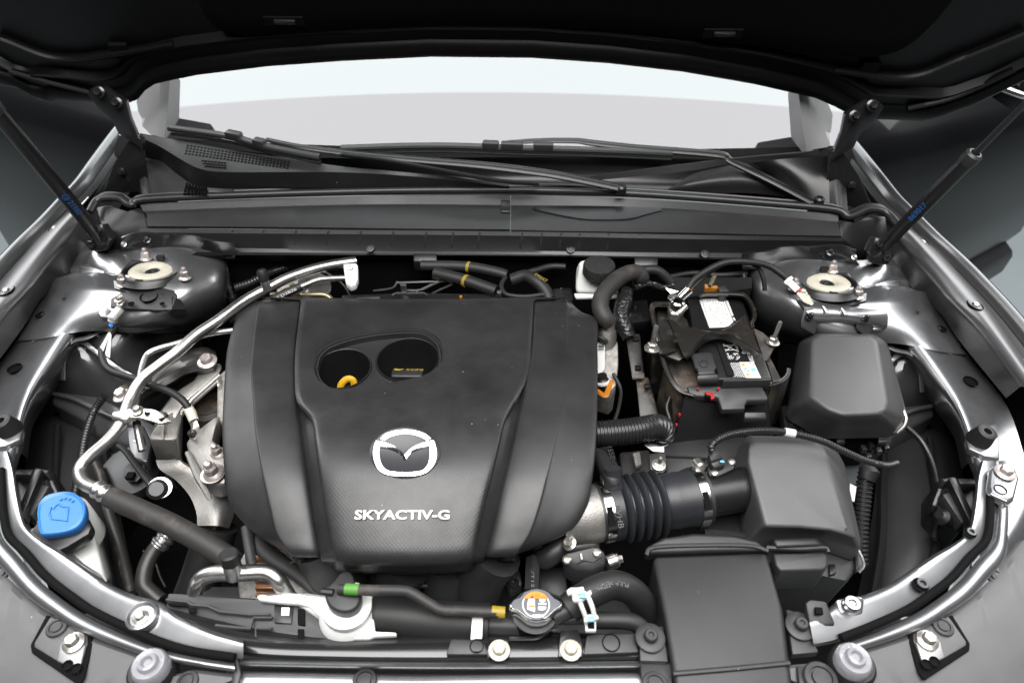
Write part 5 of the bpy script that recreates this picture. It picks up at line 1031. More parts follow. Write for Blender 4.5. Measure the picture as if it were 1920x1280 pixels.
b = B(); b.tube(C([(636, 1104, -.048), (660, 1105, -.045), (700, 1106, -.044), (755, 1107, -.046), (775, 1113, -.047), (806, 1132, -.052), (828, 1143, -.055), (870, 1145, -.056), (945, 1148, -.058)], 5), .0062, n=12); b.done('hose_body', RUBD, oh)
b = B(); b.tube(C([(648, 1104, -.0455), (674, 1105, -.0442)], 3), .0066, n=12); b.done('green_mark', GRN, oh)
b = B(); b.tube(C([(922, 1146, -.0575), (947, 1148, -.058)], 3), .0066, n=12); b.done('yellow_mark', YELP, oh)
lh = thing('radiator_hose', 'fat black lower radiator hose lying behind the overflow hose', 'hose', (800, 1170, -.12))
b = B(); b.tube(C([(690, 1150, -.10), (760, 1158, -.098), (830, 1165, -.096), (918, 1170, -.094)], 5), .0235, n=20); b.done('hose_body', RUB, lh)
b = B(); b.tube(C([(915, 1170, -.092), (960, 1172, -.09), (1000, 1176, -.09)], 4), .013, n=16); b.done('metal_stub', PLG, lh)
b = B(); b.prism([(882, 1140, -.063), (906, 1140, -.063), (906, 1146, -.066), (904, 1196, -.072), (882, 1198, -.073), (886, 1146, -.066)], .003); b.bevel(.001); b.done('pale_strap', WHITE, lh)
fp = thing('filler_pipe', 'white aluminium looped pipe with a black capped valve beside the shroud', 'pipe', (440, 1080, -.1))
b = B(); b.tube(C([(366, 1110, -.10), (372, 1092, -.085), (384, 1080, -.078), (410, 1074, -.074), (450, 1074, -.072), (490, 1072, -.072), (508, 1076, -.073), (522, 1088, -.078), (532, 1104, -.09), (545, 1124, -.105)], 5), .0098, n=14); b.done('pipe_loop', ALU, fp)
b = B(); b.lathe([(.0105, -.012), (.0105, .010), (.0095, .012)], P(437, 1066, -.062), (-.03, .25, 1), n=16); b.done('valve_stub', ALU, fp)
b = B(); b.lathe([(.0108, .010), (.0112, .013), (.0112, .024), (.009, .026)], P(437, 1066, -.062), (-.03, .25, 1), n=18); b.done('valve_cap', RUB, fp)
# ================================================================ right side: battery, boxes, intake
bt = thing('battery', 'black car battery with white and coloured labels under a steel hold-down', 'battery', (1370, 650, -.2))
bo = [(1282, 556, .0), (1395, 556, .0), (1448, 716, .0), (1352, 720, .0), (1310, 716, .0)]
zb = -.012
b = B(); b.prism([(1288, 560, zb), (1392, 558, zb), (1448, 708, zb), (1318, 712, zb)], .17); b.bevel(.004, 2); b.done('case', PLS, bt)
b = B(); b.prism([(1336, 622, zb + .003), (1346, 622, zb + .003), (1378, 704, zb + .003), (1364, 704, zb + .003)], .004); b.done('lid_step', PLS, bt)
b = B(); b.prism([(1356, 710, zb), (1446, 707, zb), (1447, 712, zb), (1356, 714, zb)], .02); b.bevel(.001); b.done('lid_edge', PLG, bt)
LZ = zb + .0006
def LP(x, y): return P(1300 + x/10.667, 630 + y/10.667, LZ)    # coordinates of the close look at the lower label
def LQ(x, y): return P(1300 + x/10.667, 540 + y/10.667, LZ)
lab = [LQ(105, 215), LQ(610, 215), LQ(800, 680), LQ(700, 770), LQ(600, 790), LQ(320, 800)]
l1 = flat([lab], PAPER, bt, 'white_label')
b = B(); rnd = random.Random(3)
for c0 in range(9):
    x0 = 150 + c0*52
    y = 250.
    while y < 720:
        ln_ = rnd.uniform(14, 50)
        if rnd.random() < .62 and y + ln_ < 740 - max(0, (c0 - 5))*10:
            sx_ = x0 + (y - 215)*.36; ex = sx_ + ln_*.36; wd = rnd.choice((7, 9, 11))
            q = [LQ(sx_, y), LQ(sx_ + wd, y), LQ(ex + wd, y + ln_), LQ(ex, y + ln_)]
            b.loft([[p + V((0, 0, .0009)) for p in q], [p + V((0, 0, .0011)) for p in q]])
        y += ln_ + rnd.uniform(8, 26)
b.done('small_print', GINK, l1)
q_ = [[LQ(640, 255), LQ(690, 258), LQ(805, 560), LQ(760, 560)], [LQ(780, 585), LQ(825, 600), LQ(845, 655), LQ(805, 655)]]
flat(q_, WINK, bt, 'white_stripe')
ldir = (LP(300, 1000) - LP(0, 200)); ldir = (LQ(320, 800) - LQ(105, 215)).normalized(); lup = V((0, 0, 1)).cross(ldir)
text('Pb', LP(530, 240), ldir, lup, .0060, WINK, bt, 'printed_symbol', bold=.02)
text('12V 80Ah 720A', LP(1060, 330), ldir, lup, .0062, WINK, bt, 'printed_rating', width=.046, bold=.03)
text('(EN)', LP(960, 260), ldir, lup, .0050, WINK, bt, 'printed_rating', width=.022, bold=.03)
def line(pt, w, m, nm):
    b = B(); b.tube([p + V((0, 0, .0006)) for p in pt], w, n=5); return b.done(nm, m, bt)
line([LP(550, 150), LP(905, 320)], .0007, WINK, 'crossed_bin'); line([LP(830, 150), LP(630, 320)], .0007, WINK, 'crossed_bin')
line([LP(580, 215), LP(640, 195), LP(830, 190), LP(880, 280), LP(690, 285), LP(600, 270)], .0007, WINK, 'crossed_bin'); line([LP(830, 190), LP(870, 210), LP(895, 300)], .0007, WINK, 'crossed_bin')
for k in range(3):
    a0 = 2*math.pi*k/3; line([LP(835 + 85*math.cos(a0 + q*.35), 412 + 58*math.sin(a0 + q*.35)) for q in range(5)], .0010, WINK, 'recycling_arrow')
    line([LP(835 + 45*math.cos(a0 + q*.3), 412 + 30*math.sin(a0 + q*.3)) for q in range(4)], .0008, WINK, 'recycling_arrow')
b = B()
for blk in ([(560, 345), (620, 485), 4, 38, 3], [(630, 535), (800, 820), 7, 40, 5]):
    (x0, y0), (x1, y1), ncol, dx, _ = blk
    for c0 in range(ncol):
        y = y0
        while y < y1 - 10:
            ln_ = rnd.uniform(25, 80); y2 = min(y1 + rnd.uniform(-25, 10), y + ln_)
            sx_ = x0 + c0*dx + (y - y0)*(x1 - x0)/(y1 - y0); ex = x0 + c0*dx + (y2 - y0)*(x1 - x0)/(y1 - y0)
            q = [LP(sx_, y), LP(sx_ + 22, y), LP(ex + 22, y2), LP(ex, y2)]
            b.loft([[p + V((0, 0, .0003)) for p in q], [p + V((0, 0, .0006)) for p in q]]); y = y2 + 9
o = b.done('small_print', WINK, bt)
l2_ = flat([[LP(908, 525), LP(1205, 522), LP(1355, 842), LP(1048, 842)]], PAPER, bt, 'pictogram_label')
for (x, y, m, kind) in ((1000, 578, YEL, 't'), (1155, 580, PINKINK, 'o'), (1060, 682, BLUEPR, 'o'), (1200, 680, CYAN, 'd'), (1090, 775, YEL, 't'), (1245, 780, PINKINK, 'o')):
    if kind == 'o': b = B(); b.tube([LP(x + 55*math.cos(a), y + 40*math.sin(a)) + V((0, 0, .001)) for a in [2*math.pi*k/14 for k in range(15)]], .0005, n=4); b.done('pictogram', m, l2_); b = B(); b.tube([LP(x - 30, y - 18) + V((0, 0, .001)), LP(x + 30, y + 18) + V((0, 0, .001))], .0006, n=4); b.done('pictogram', m, l2_)
    else: flat([[LP(x + 52*math.cos(a), y + 38*math.sin(a)) for a in ([0, 2.2, 4.1] if kind == 't' else [2*math.pi*k/12 for k in range(12)])]], m, l2_, 'pictogram', lift=.0008)
# terminal and clamp
tm = thing('battery_terminal', 'silver battery clamp with two cables and orange tip at the rear of the battery', 'battery terminal', (1270, 560, .0))
b = B(); b.lathe([(.0125, -.02), (.0115, .012), (.009, .014)], P(1269, 578, .0), (0, 0, 1), n=20); b.done('lead_post', ALU, tm)
b = B(); b.prism([(1252, 575, .006), (1258, 560, .008), (1270, 552, .01), (1285, 556, .008), (1284, 580, .006), (1276, 590, .004), (1258, 588, .004)], .012); b.bevel(.003, 2); b.done('clamp_body', ZINC, tm)
b = B(); b.lathe([(.0105, 0), (.0105, .010), (.008, .012), (.004, .012)], P(1269, 575, .008), (0, 0, 1), n=18); b.done('post_ring', STEEL, tm)
b = B(); b.tube([P(1272, 588, .004), P(1286, 574, .010)], .0048, n=10); b.done('clamp_bolt', ZINC, tm)
hw('flange_bolt', (1262, 558, .012), .008, tm, ZINC, (-.2, -.1, 1))
b = B(); b.tube([P(1276, 558, .014), P(1292, 542, .026)], .0075, n=12); b.done('crimp_lug', STEEL, tm)
b = B(); b.tube([P(1289, 545, .024), P(1293, 537, .028)], .0062, n=12); b.done('orange_tip', ORG, tm)
b = B(); b.prism([(1248, 540, .018), (1264, 537, .02), (1272, 546, .018), (1258, 551, .014)], .002); b.done('steel_tab', STEEL, tm)
nc = thing('battery_cable', 'pair of arched black battery cables running to the right strut tower', 'cable', (1400, 500, .05))
b = B(); b.tube(C([(1290, 541, .028), (1302, 524, .036), (1330, 505, .044), (1362, 492, .05), (1400, 491, .05), (1440, 498, .044), (1468, 516, .034), (1478, 526, .028)], 6), .0052, n=12); b.done('upper_cable', RUB, nc)
b = B(); b.tube(C([(1294, 544, .024), (1310, 528, .03), (1336, 506, .036), (1370, 490, .046), (1400, 491, .046), (1422, 502, .036), (1432, 525, .02), (1434, 545, .005)], 6), .0038, n=10); b.done('lower_cable', RUB, nc)
a_, c_ = P(1474, 524, .03), P(1512, 560, .012)
b = B(); b.tube([a_, a_.lerp(c_, .55)], .0072, n=4); b.done('white_connector', WHITE, nc)
b = B(); b.tube([a_.lerp(c_, .02), a_.lerp(c_, .14)], .0092, n=6); b.done('white_collar', WHITE, nc)
b = B(); b.tube([a_.lerp(c_, .5), a_.lerp(c_, .68)], .0052, n=8); b.done('red_sleeve', RED, nc)
b = B(); b.tube([a_.lerp(c_, .62), c_, c_ + (c_ - a_)*.3], [.006, .009, .003], n=8, squash=(1.2, .5)); b.done('ring_terminal', CREAM, nc); hw('flange_bolt', (1505, 549, .018), .007, nc, CREAM)
# hold-down bracket
hd = thing('battery_holddown', 'brown black steel hold-down frame curving over the battery with two studs', 'hold-down', (1330, 640, .0))
def arc(l, z): return [(u, v, z) for u, v in l]
f1 = [(1250, 598, .006), (1272, 610, .014), (1310, 622, .018), (1340, 628, .018), (1372, 618, .018), (1395, 600, .012)]
bk_ = [(1250, 598, .012), (1275, 611, .015), (1305, 621, .016), (1340, 626, .016), (1368, 618, .016), (1398, 594, .012)]
fr_ = [(1282, 669, .010), (1300, 649, .014), (1319, 632, .016), (1345, 628, .016), (1374, 631, .016), (1424, 662, .010)]
b = B(); b.sheet(strip([[(u, v - 1, z - .012) for u, v, z in bk_], bk_, fr_], n=40, sub=1)); b.done('bridge_plate', BRACK, hd, solid=-.003, ang=60)
b = B(); b.sheet(strip([[(1282, 669, .011), (1300, 648, .015), (1318, 630, .0175), (1345, 621, .018), (1372, 627, .0175), (1398, 642, .015), (1425, 661, .011)], [(1286, 673, -.004), (1302, 655, .002), (1320, 640, .005), (1345, 633, .006), (1371, 638, .005), (1396, 652, .002), (1422, 668, -.004)]], n=40, sub=1)); b.done('arched_flange', BRACK, hd, solid=.003)
b = B(); b.tube(C([(1282, 669, .012), (1300, 648, .016), (1318, 630, .0185), (1345, 621, .019), (1372, 627, .0185), (1398, 642, .016), (1425, 661, .012)], 4), .0016, n=6); b.done('flange_edge', BRACK, hd)
b = B(); b.tube(C([(1250, 598, .013), (1275, 611, .016), (1305, 621, .017), (1340, 626, .017), (1368, 618, .017), (1398, 594, .013)], 4), .0016, n=6); b.done('flange_edge', BRACK, hd)
b = B(); b.prism([(1222, 638, -.006), (1250, 636, -.002), (1270, 640, .0), (1282, 670, .0), (1272, 676, -.004), (1236, 662, -.008), (1214, 652, -.010)], .005); b.bevel(.0015); b.done('left_foot', BRACK, hd)
b = B(); b.prism([(1412, 614, -.002), (1430, 622, -.004), (1456, 645, -.010), (1450, 655, -.012), (1440, 675, -.016), (1434, 676, -.016), (1424, 648, -.006)], .005); b.bevel(.0015); b.done('right_foot', DUSTC, hd)
hw('long_stud', (1222, 654, -.007), .0115, hd, ZINC, (.03, .1, 1)); hw('long_stud', (1448, 642, -.008), .0105, hd, ZINC, (.08, .08, 1))
for px in ([(1262, 627), (1286, 625)], [(1262, 640), (1292, 636)], [(1398, 625), (1414, 620)], [(1242, 662), (1266, 656)]):
    b = B(); b.tube([P(u, v, .014 if px[0][0] > 1250 else .0) for u, v in px], .0030, n=8, squash=(1, .7)); b.done('pressed_bead', BRACK, hd)
# insulated battery box
bb_ = thing('battery_box', 'dusty black battery box with open curved lip around the battery', 'battery box', (1330, 760, -.2))
b = B(); L0 = [(1222, 585, -.004), (1220, 572, .0), (1226, 566, .003), (1252, 564, .004), (1262, 570, .0)]
rim = [(1262, 568, .004), (1228, 567, .004), (1219, 576, .002), (1222, 600, .0), (1230, 628, -.002), (1236, 656, -.012), (1246, 690, -.018), (1258, 716, -.022), (1274, 734, -.026), (1300, 742, -.028)]
b.sheet(strip([rim, [(u + 3, v + 4, z - .004) for u, v, z in rim], [(1268, 570, -.16), (1238, 572, -.16), (1232, 582, -.16), (1236, 604, -.16), (1244, 634, -.16), (1256, 660, -.16), (1268, 690, -.16), (1280, 716, -.16), (1292, 734, -.16), (1310, 742, -.16)]], n=50, sub=1)); b.done('left_wall', DUSTB, bb_, solid=.004)
b = B(); b.tube(C(rim, 3), .0016, n=6); b.done('rim_edge', BRACK, bb_)
b = B(); b.prism([(1230, 574, -.02), (1262, 572, -.02), (1290, 600, -.02), (1300, 640, -.02), (1236, 640, -.02)], .12); b.bevel(.003); b.done('side_pad', DUSTB, bb_)
b = B(); b.prism([(1246, 674, -.03), (1300, 674, -.03), (1320, 730, -.032), (1276, 734, -.03)], .12); b.bevel(.004); b.done('sandy_pad', DUSTC, bb_)
b = B(); b.prism([(1436, 672, -.024), (1444, 670, -.022), (1466, 714, -.026), (1450, 716, -.026)], .12); b.done('sandy_edge', DUSTC, bb_)
rim2 = [(1310, 556, .004), (1316, 550, .006), (1340, 548, .007), (1382, 549, .007), (1398, 553, .006), (1408, 564, .004), (1416, 582, .003), (1416, 598, .002), (1412, 606, .0), (1414, 614, -.002)]
b = B(); b.sheet(strip([rim2, [(u - 2, v + 3, z - .005) for u, v, z in rim2], [(1314, 560, -.1), (1322, 556, -.1), (1342, 555, -.1), (1380, 556, -.1), (1392, 562, -.1), (1402, 572, -.1), (1408, 588, -.1), (1408, 602, -.1), (1406, 610, -.1), (1408, 618, -.1)]], n=50, sub=1)); b.done('rear_wall', BRACK, bb_, solid=.004)
b = B(); b.tube(C(rim2, 3), .0015, n=6); b.done('rim_edge', BRACK, bb_)
rim3 = [(1376, 727, -.034), (1386, 721, -.032), (1410, 719, -.032), (1444, 718, -.031), (1466, 711, -.026), (1476, 700, -.02), (1477, 690, -.015)]
b = B(); b.sheet(strip([rim3, [(1378, 735, -.05), (1390, 730, -.05), (1414, 730, -.05), (1444, 730, -.05), (1464, 726, -.05), (1472, 716, -.048), (1474, 706, -.045)], [(1400, 800, -.16), (1410, 805, -.16), (1426, 805, -.16), (1440, 800, -.16), (1450, 790, -.16), (1454, 780, -.16), (1458, 770, -.16)]], n=30, sub=2)); b.done('front_wall', mat('fabric_wrap', (.05, .047, .043), .7, bump=.8, bscale=700), bb_, solid=.004)
b = B(); b.tube(C(rim3, 4), .0022, n=8); b.done('rim_edge', PLG, bb_)
b = B(); b.tube(C([(1470, 640, -.02), (1478, 690, -.05)], 2), .001, n=4); bpy.data.objects.remove(b.done('tmp', VOID))
# fuse terminal block in front of battery
fb = thing('terminal_cover', 'black terminal cover with red latches in front of the battery', 'terminal cover', (1340, 780, -.15))
b = B(); b.loft([pts([(1262, 848, -.13), (1440, 838, -.13), (1452, 800, -.13), (1390, 745, -.08), (1290, 745, -.08)]), pts([(1294, 744, -.030), (1350, 742, -.030), (1430, 736, -.032), (1448, 800, -.06), (1300, 800, -.058)][:5])[::-1]] if False else [pts([(1258, 846, -.14), (1450, 830, -.14), (1446, 760, -.14), (1270, 760, -.14)]), pts([(1284, 742, -.032), (1428, 728, -.032), (1442, 724, -.034), (1288, 722, -.034)])[:4]]); b.bevel(.004); b.done('cover_body', PLA, fb)
b = B(); b.prism([(1288, 722, -.026), (1364, 720, -.026), (1428, 722, -.026), (1440, 744, -.030), (1440, 750, -.032), (1402, 750, -.032), (1396, 760, -.034), (1398, 766, -.035), (1354, 767, -.035), (1350, 756, -.033), (1346, 743, -.031), (1294, 741, -.031)], .012); b.bevel(.003, 2); b.done('top_flap', PLG, fb)
b = B(); b.prism([(1396, 772, -.045), (1436, 772, -.045), (1438, 784, -.05), (1396, 784, -.05)], .01); b.bevel(.002); b.done('rib', PLG, fb)
b = B(); b.loft([pts([(1292, 664, -.02), (1336, 662, -.02), (1350, 722, -.04), (1308, 722, -.04)]), pts([(1294, 662, -.002), (1334, 660, -.002), (1347, 700, -.004), (1307, 702, -.004)])]); b.bevel(.004, 3); b.done('terminal_lid', PLG, fb)
b = B(); b.loft([pts([(1306, 702, -.004), (1347, 700, -.004), (1349, 715, -.012), (1307, 717, -.012)]), pts([(1306, 706, -.024), (1347, 704, -.024), (1349, 722, -.03), (1307, 724, -.03)])]); b.bevel(.004, 2); b.done('lid_front', PLG, fb)
b = B(); b.tube([P(1320 + 8*math.cos(a), 681 + 6*math.sin(a), -.0012) for a in [2*math.pi*k/16 for k in range(17)]], .0006, n=5); b.done('embossed_mark', PLG, fb)
for u, v in ((1306, 695), (1343, 695)):
    b = B(); b.box(P(u, v, -.002), .003, .006, .004); b.done('lid_notch', VOID, fb)
for q in ([(1307, 726), (1311, 726), (1311, 730), (1307, 728)], [(1345, 725), (1349, 725), (1349, 729), (1345, 729)], [(1322, 733), (1338, 736), (1340, 746), (1334, 748), (1332, 740), (1324, 739)]):
    b = B(); b.prism([(u, v, -.0235) for u, v in q], .004); b.bevel(.0008); b.done('red_latch', RED, fb)
b = B(); b.box(P(1329, 744, -.028), .010, .008, .008); b.done('latch_hole', VOID, fb)
for u, v, z in ((1274, 778, -.06), (1268, 797, -.075)):
    b = B(); b.box(P(u, v, z), .0028, .004, .006); b.bevel(.0006); b.done('red_tab', RED, fb)
# things behind the battery
tg = thing('orange_connector', 'orange connector lever behind the battery under the cable arch', 'connector', (1330, 535, .0))
b = B(); b.prism([(1321, 531, .008), (1330, 534, .008), (1346, 535, .006), (1346, 540, .004), (1322, 540, .004)], .012); b.bevel(.001); b.done('lever', ORG, tg)
b = B(); b.prism([(1346, 538, .01), (1358, 534, .01), (1368, 545, .008), (1362, 550, .006), (1352, 550, .006)], .02); b.bevel(.001); b.done('grey_body', PLG, tg)
b = B(); b.prism([(1268, 560, -.02), (1410, 540, -.02), (1410, 520, -.02), (1260, 520, -.02)], .05); b.done('connector_tray', PLA, tg)
b = B(); b.tube([P(1332, 535, .01), P(1340, 516, .024)], .004, n=8); b.done('stud', BRONZE, tg)

# fuse box
fz = thing('fuse_box', 'black fuse box with smooth domed lid below the right strut tower', 'fuse box', (1590, 750, -.2))
base = [(1480, 770), (1500, 640), (1530, 622), (1640, 622), (1664, 640), (1696, 760), (1696, 785), (1676, 806), (1560, 808), (1530, 800)]
top = [(1520, 742), (1522, 640), (1536, 630), (1632, 630), (1646, 640), (1664, 752), (1660, 770), (1644, 776), (1580, 778), (1550, 766)]
def rz(l, z): return [P(u, v, z) for u, v in l]
b = B(); b.loft([[p + V((0, 0, -.02)) for p in rz(base, -.075)], rz(base, -.07), [a.lerp(c, .55) for a, c in zip(rz(base, -.05), rz(top, -.01))], rz(top, -.004)]); b.bevel(.009, 4, 20); b.done('domed_lid', mat('lid_plastic', (.070, .070, .071), .38, bump=.3, bscale=1600, var=.1, speck=.6), fz)
fz_b = [(1474, 776), (1498, 640), (1664, 636), (1700, 770), (1700, 792), (1678, 812), (1550, 814)]
b = B(); b.prism([(u, v, -.088) for u, v in fz_b], .006); b.bevel(.002); b.done('lid_rim', PLA, fz)
b = B(); b.loft([[p + V((0, .02, -.12)) for p in rz([(1500, 780), (1510, 660), (1650, 660), (1680, 780), (1670, 800), (1560, 804)], -.09)], rz([(1482, 780), (1500, 660), (1660, 660), (1694, 780), (1674, 808), (1556, 810)], -.09)]); b.bevel(.004); b.done('box_body', VOID, fz)
for u in (1577, 1655):
    for k in range(2):
        b = B(); b.prism([(u - 7, 818 + k*6, -.092), (u + 8, 818 + k*6, -.092), (u + 9, 823 + k*6, -.094), (u - 8, 823 + k*6, -.094)], .006); b.bevel(.0015); b.done('latch', PLG, fz)
for k, (u, v) in enumerate([(1618, 842), (1632, 836), (1646, 846), (1626, 856), (1652, 832), (1660, 840)]):
    b = B(); b.box(P(u, v, -.12), .008, .010, .012); b.bevel(.002); b.done('connector', RIBM if k % 2 else PLG, fz)
b = B(); b.tube(C([(1694, 770, -.08), (1699, 785, -.085), (1694, 800, -.09), (1680, 812, -.095)], 3), .0025, n=8); b.done('bail_wire', ZINC, fz)
for q in ([(1502, 600), (1508, 578), (1524, 578), (1532, 586), (1532, 612), (1528, 626), (1502, 612)], [(1606, 604), (1610, 584), (1626, 582), (1634, 590), (1635, 620), (1634, 640), (1606, 614)]):
    b = B(); b.prism([(u, v, .004 - .0007*(v - 578)) for u, v in q], .003); b.bevel(.001); b.done('mount_tab', PLG, fz)
for u, v in ((1517, 592), (1621, 596)): hw('stud_nut', (u, v + 2, -.006), .0066, fz, PAINTB, (0, -.5, 1))
tp = thing('fuse_box_bracket', 'bright painted steel bracket with two notches between the fuse box tabs', 'bracket', (1570, 590, -.03))
b = B(); b.sheet(strip([[(1494, 562, .002), (1530, 566, .002), (1570, 572, .001), (1620, 578, .0), (1650, 580, -.002)], [(1508, 578, .003), (1540, 580, .003), (1575, 584, .002), (1620, 590, .0), (1664, 588, -.004)], [(1524, 600, -.012), (1545, 601, -.012), (1580, 602, -.012), (1612, 606, -.014), (1664, 610, -.018)], [(1526, 612, -.034), (1545, 610, -.034), (1580, 610, -.034), (1612, 614, -.036), (1660, 618, -.036)]], n=30, sub=3)); b.done('bracket_sheet', PAINT, tp, solid=-.003)
for u, v in ((1545, 578), (1580, 582)):
    b = B(); b.tube([P(u - 3, v - 4, .006), P(u + 4, v + 8, .000)], [.002, .005], n=8); b.done('gusset', PAINT, tp)

# air filter box, resonator, snorkel
af = thing('air_filter_box', 'large matt black air filter box with sloped lid at the right', 'air filter box', (1500, 950, -.2))
base = [(1404, 1012), (1384, 880), (1388, 830), (1400, 816), (1540, 818), (1566, 836), (1584, 870), (1614, 1010), (1614, 1030), (1560, 1012), (1500, 1006)]
top = [(1436, 986), (1404, 866), (1404, 838), (1412, 826), (1530, 830), (1546, 842), (1556, 868), (1588, 990), (1592, 1004), (1556, 994), (1500, 988)]
zt = [-.030, -.012, -.010, -.010, -.012, -.014, -.016, -.034, -.038, -.034, -.030]
b = B(); tp_ = [P(u, v, z) for (u, v), z in zip(top, zt)]; bs_ = rz(base, -.075)
b.loft([[p + V((0, 0, -.03)) for p in bs_], bs_, [a.lerp(c, .6) + V((0, 0, .006)) for a, c in zip(bs_, tp_)], tp_]); b.bevel(.010, 4, 18); b.done('sloped_lid', bpy.data.materials['lid_plastic'], af)
b = B(); b.loft([[p + V((-.0, .01, -.15)) for p in rz([(1330, 1040), (1330, 985), (1400, 880), (1560, 850), (1600, 1010), (1612, 1040), (1590, 1080)], -.11)], rz([(1310, 1030), (1326, 980), (1400, 880), (1560, 850), (1606, 1010), (1618, 1050), (1590, 1090)], -.105)]); b.bevel(.006); b.done('lower_box', PLA, af)
b = B(); b.sheet(strip([[(1322, 996, -.075), (1350, 1000, -.075), (1400, 1000, -.08), (1420, 995, -.085)], [(1325, 1022, -.09), (1360, 1024, -.09), (1410, 1018, -.09), (1440, 1010, -.09)]], n=12, sub=1)); b.done('ledge', PLG, af, solid=-.01)
for q in ([(1555, 1056), (1566, 1056), (1568, 1074), (1556, 1076)], [(1602, 1038), (1612, 1032), (1620, 1060), (1606, 1068)]):
    b = B(); b.prism([(u, v, -.10) for u, v in q], .01); b.bevel(.001); b.done('catch', PLS, af)
b = B(); b.tube(C([(1608, 1030, -.085), (1616, 1046, -.088), (1619, 1060, -.092), (1610, 1072, -.098)], 3), .0022, n=6); b.done('spring_clip', ZINC, af)
rs2 = thing('resonator', 'small rounded black resonator box in front of the air filter', 'resonator', (1500, 1060, -.13))
b = B(); b.prism([(1450, 1036, -.070), (1548, 1034, -.070), (1553, 1042, -.070), (1552, 1062, -.072), (1545, 1068, -.073), (1464, 1070, -.073), (1454, 1058, -.072)], .045); b.bevel(.006, 3); b.done('lower_half', PLG, rs2)
b = B(); b.loft([pts([(1440, 1016, -.074), (1545, 1012, -.074), (1556, 1026, -.074), (1448, 1030, -.074)]), pts([(1450, 1008, -.056), (1530, 1005, -.056), (1540, 1022, -.058), (1456, 1026, -.058)])]); b.bevel(.004, 3); b.done('upper_half', PLG, rs2)
b = B(); b.tube(C([(1436, 1026, -.066), (1500, 1028, -.066), (1545, 1026, -.066), (1553, 1034, -.068)], 4), .0035, n=8); b.done('joint_edge', PLA, rs2)
sn = thing('intake_snorkel', 'wide flat black intake snorkel running to the front edge', 'snorkel', (1340, 1140, -.12))
b = B(); b.loft([[p + V((0, 0, -.05)) for p in pts([(1222, 1076, -.066), (1434, 1060, -.066), (1482, 1170, -.076), (1500, 1300, -.084), (1275, 1300, -.084), (1248, 1190, -.078)])], pts([(1224, 1040, -.056), (1438, 1032, -.056), (1468, 1138, -.0575), (1488, 1300, -.059), (1268, 1300, -.059), (1246, 1156, -.0575)])]); b.bevel(.006, 3, 20); b.done('duct', mat('snorkel_plastic', (.017, .017, .0175), .44, bump=.3, bscale=1500, var=.15, speck=1.0), sn)
b = B(); b.loft([pts([(1206, 1050, -.075), (1212, 1026, -.07), (1240, 1010, -.066), (1300, 1000, -.066), (1380, 1004, -.066), (1426, 1018, -.066), (1442, 1040, -.07), (1330, 1046, -.07)]), pts([(1214, 1038, -.052), (1220, 1022, -.046), (1246, 1008, -.044), (1302, 1001, -.044), (1376, 1004, -.044), (1420, 1014, -.046), (1436, 1032, -.050), (1330, 1034, -.050)])]); b.bevel(.003, 2); b.done('rear_collar', PLA, sn)
b = B(); b.tube(C([(1212, 1040, -.050), (1224, 1026, -.047), (1290, 1022, -.047), (1400, 1022, -.047), (1440, 1032, -.049)], 4), .0028, n=8); b.done('collar_edge', PLG, sn)
b = B(); b.tube(C([(1262, 1262, -.0575), (1300, 1259, -.0575), (1380, 1252, -.0575), (1480, 1242, -.0575)], 3), .003, n=8); b.done('front_crease', PLG, sn)
for q in ([(1198, 1178), (1244, 1172), (1254, 1240), (1200, 1238)], [(1474, 1140), (1506, 1150), (1518, 1185), (1536, 1222), (1486, 1226)], [(1200, 1242), (1260, 1244), (1262, 1300), (1206, 1300)], [(1494, 1246), (1545, 1250), (1568, 1300), (1502, 1300)]):
    b = B(); b.prism([(u, v, -.068) for u, v in q], .012); b.bevel(.002); b.done('mounting_ear', PLG, sn)
hw('washer_bolt', (1219, 1196, -.066), .0165, sn, PLG); hw('washer_bolt', (1500, 1174, -.066), .0165, sn, PLG); hw('push_clip', (1538, 1272, -.066), .018, sn, PLG); hw('push_clip', (1228, 1284, -.066), .014, sn, PLG)

# intake bellows and mass air flow tube
A0, A1 = P(1114, 962, -.058), P(1404, 916, -.058); dx = (A1 - A0).normalized(); LL = (A1 - A0).length
def along(s): return A0 + dx*(LL*s)
ib = thing('intake_bellows', 'bluish black ribbed rubber intake bellows with two steel clamps', 'intake hose', along(.4) + V((0, 0, -.06)))
prof = [(.037, .02), (.0375, .10), (.0375, .150)]
for k in range(5):
    c = .185 + k*.054; prof += [(.0325, c - .022), (.0415, c - .009), (.0430, c), (.0415, c + .009), (.0325, c + .023)]
prof += [(.0350, .455), (.0362, .50), (.0355, .58), (.0372, .60), (.0372, .70)]
b = B(); b.lathe([(r, s*LL) for r, s in prof], A0, dx, n=40); b.done('bellows', RUBB, ib, ang=60)
for s, nm in ((.06, ''), (.648, '')):
    b = B(); b.lathe([(.0378, -.0055), (.0388, -.0055), (.0388, .0055), (.0378, .0055)], along(s), dx, n=40, cap0=False, cap1=False); cb_ = b.done('hose_clamp', STEEL, ib)
    tv = (CAM - along(s)); tv = (tv - dx*tv.dot(dx)).normalized(); sv_ = dx.cross(tv)
    p = along(s) + (tv*.62 + V((0, .78, 0))).normalized()*.0415
    b = B(); b.lathe([(.0075, -.007), (.0075, .006), (.005, .008)], p, dx.cross(V((0, .4, 1))), n=14); b.done('clamp_screw', ZINC, cb_)
    b = B(); q = along(s) + (tv*.96 - V((0, .2, 0))).normalized()*.0389; b.box(q, .0075, .022, .0012, rot=Matrix((dx, tv.cross(dx), tv)).transposed()); b.done('clamp_slot', VOID, cb_)
text('BVHB', along(.135) + (CAM - along(.135)).normalized()*.0372 - V((0, .010, 0)), V((.1, -1, -.3)), dx, .007, PLG, ib, 'embossed_letters', width=.028)
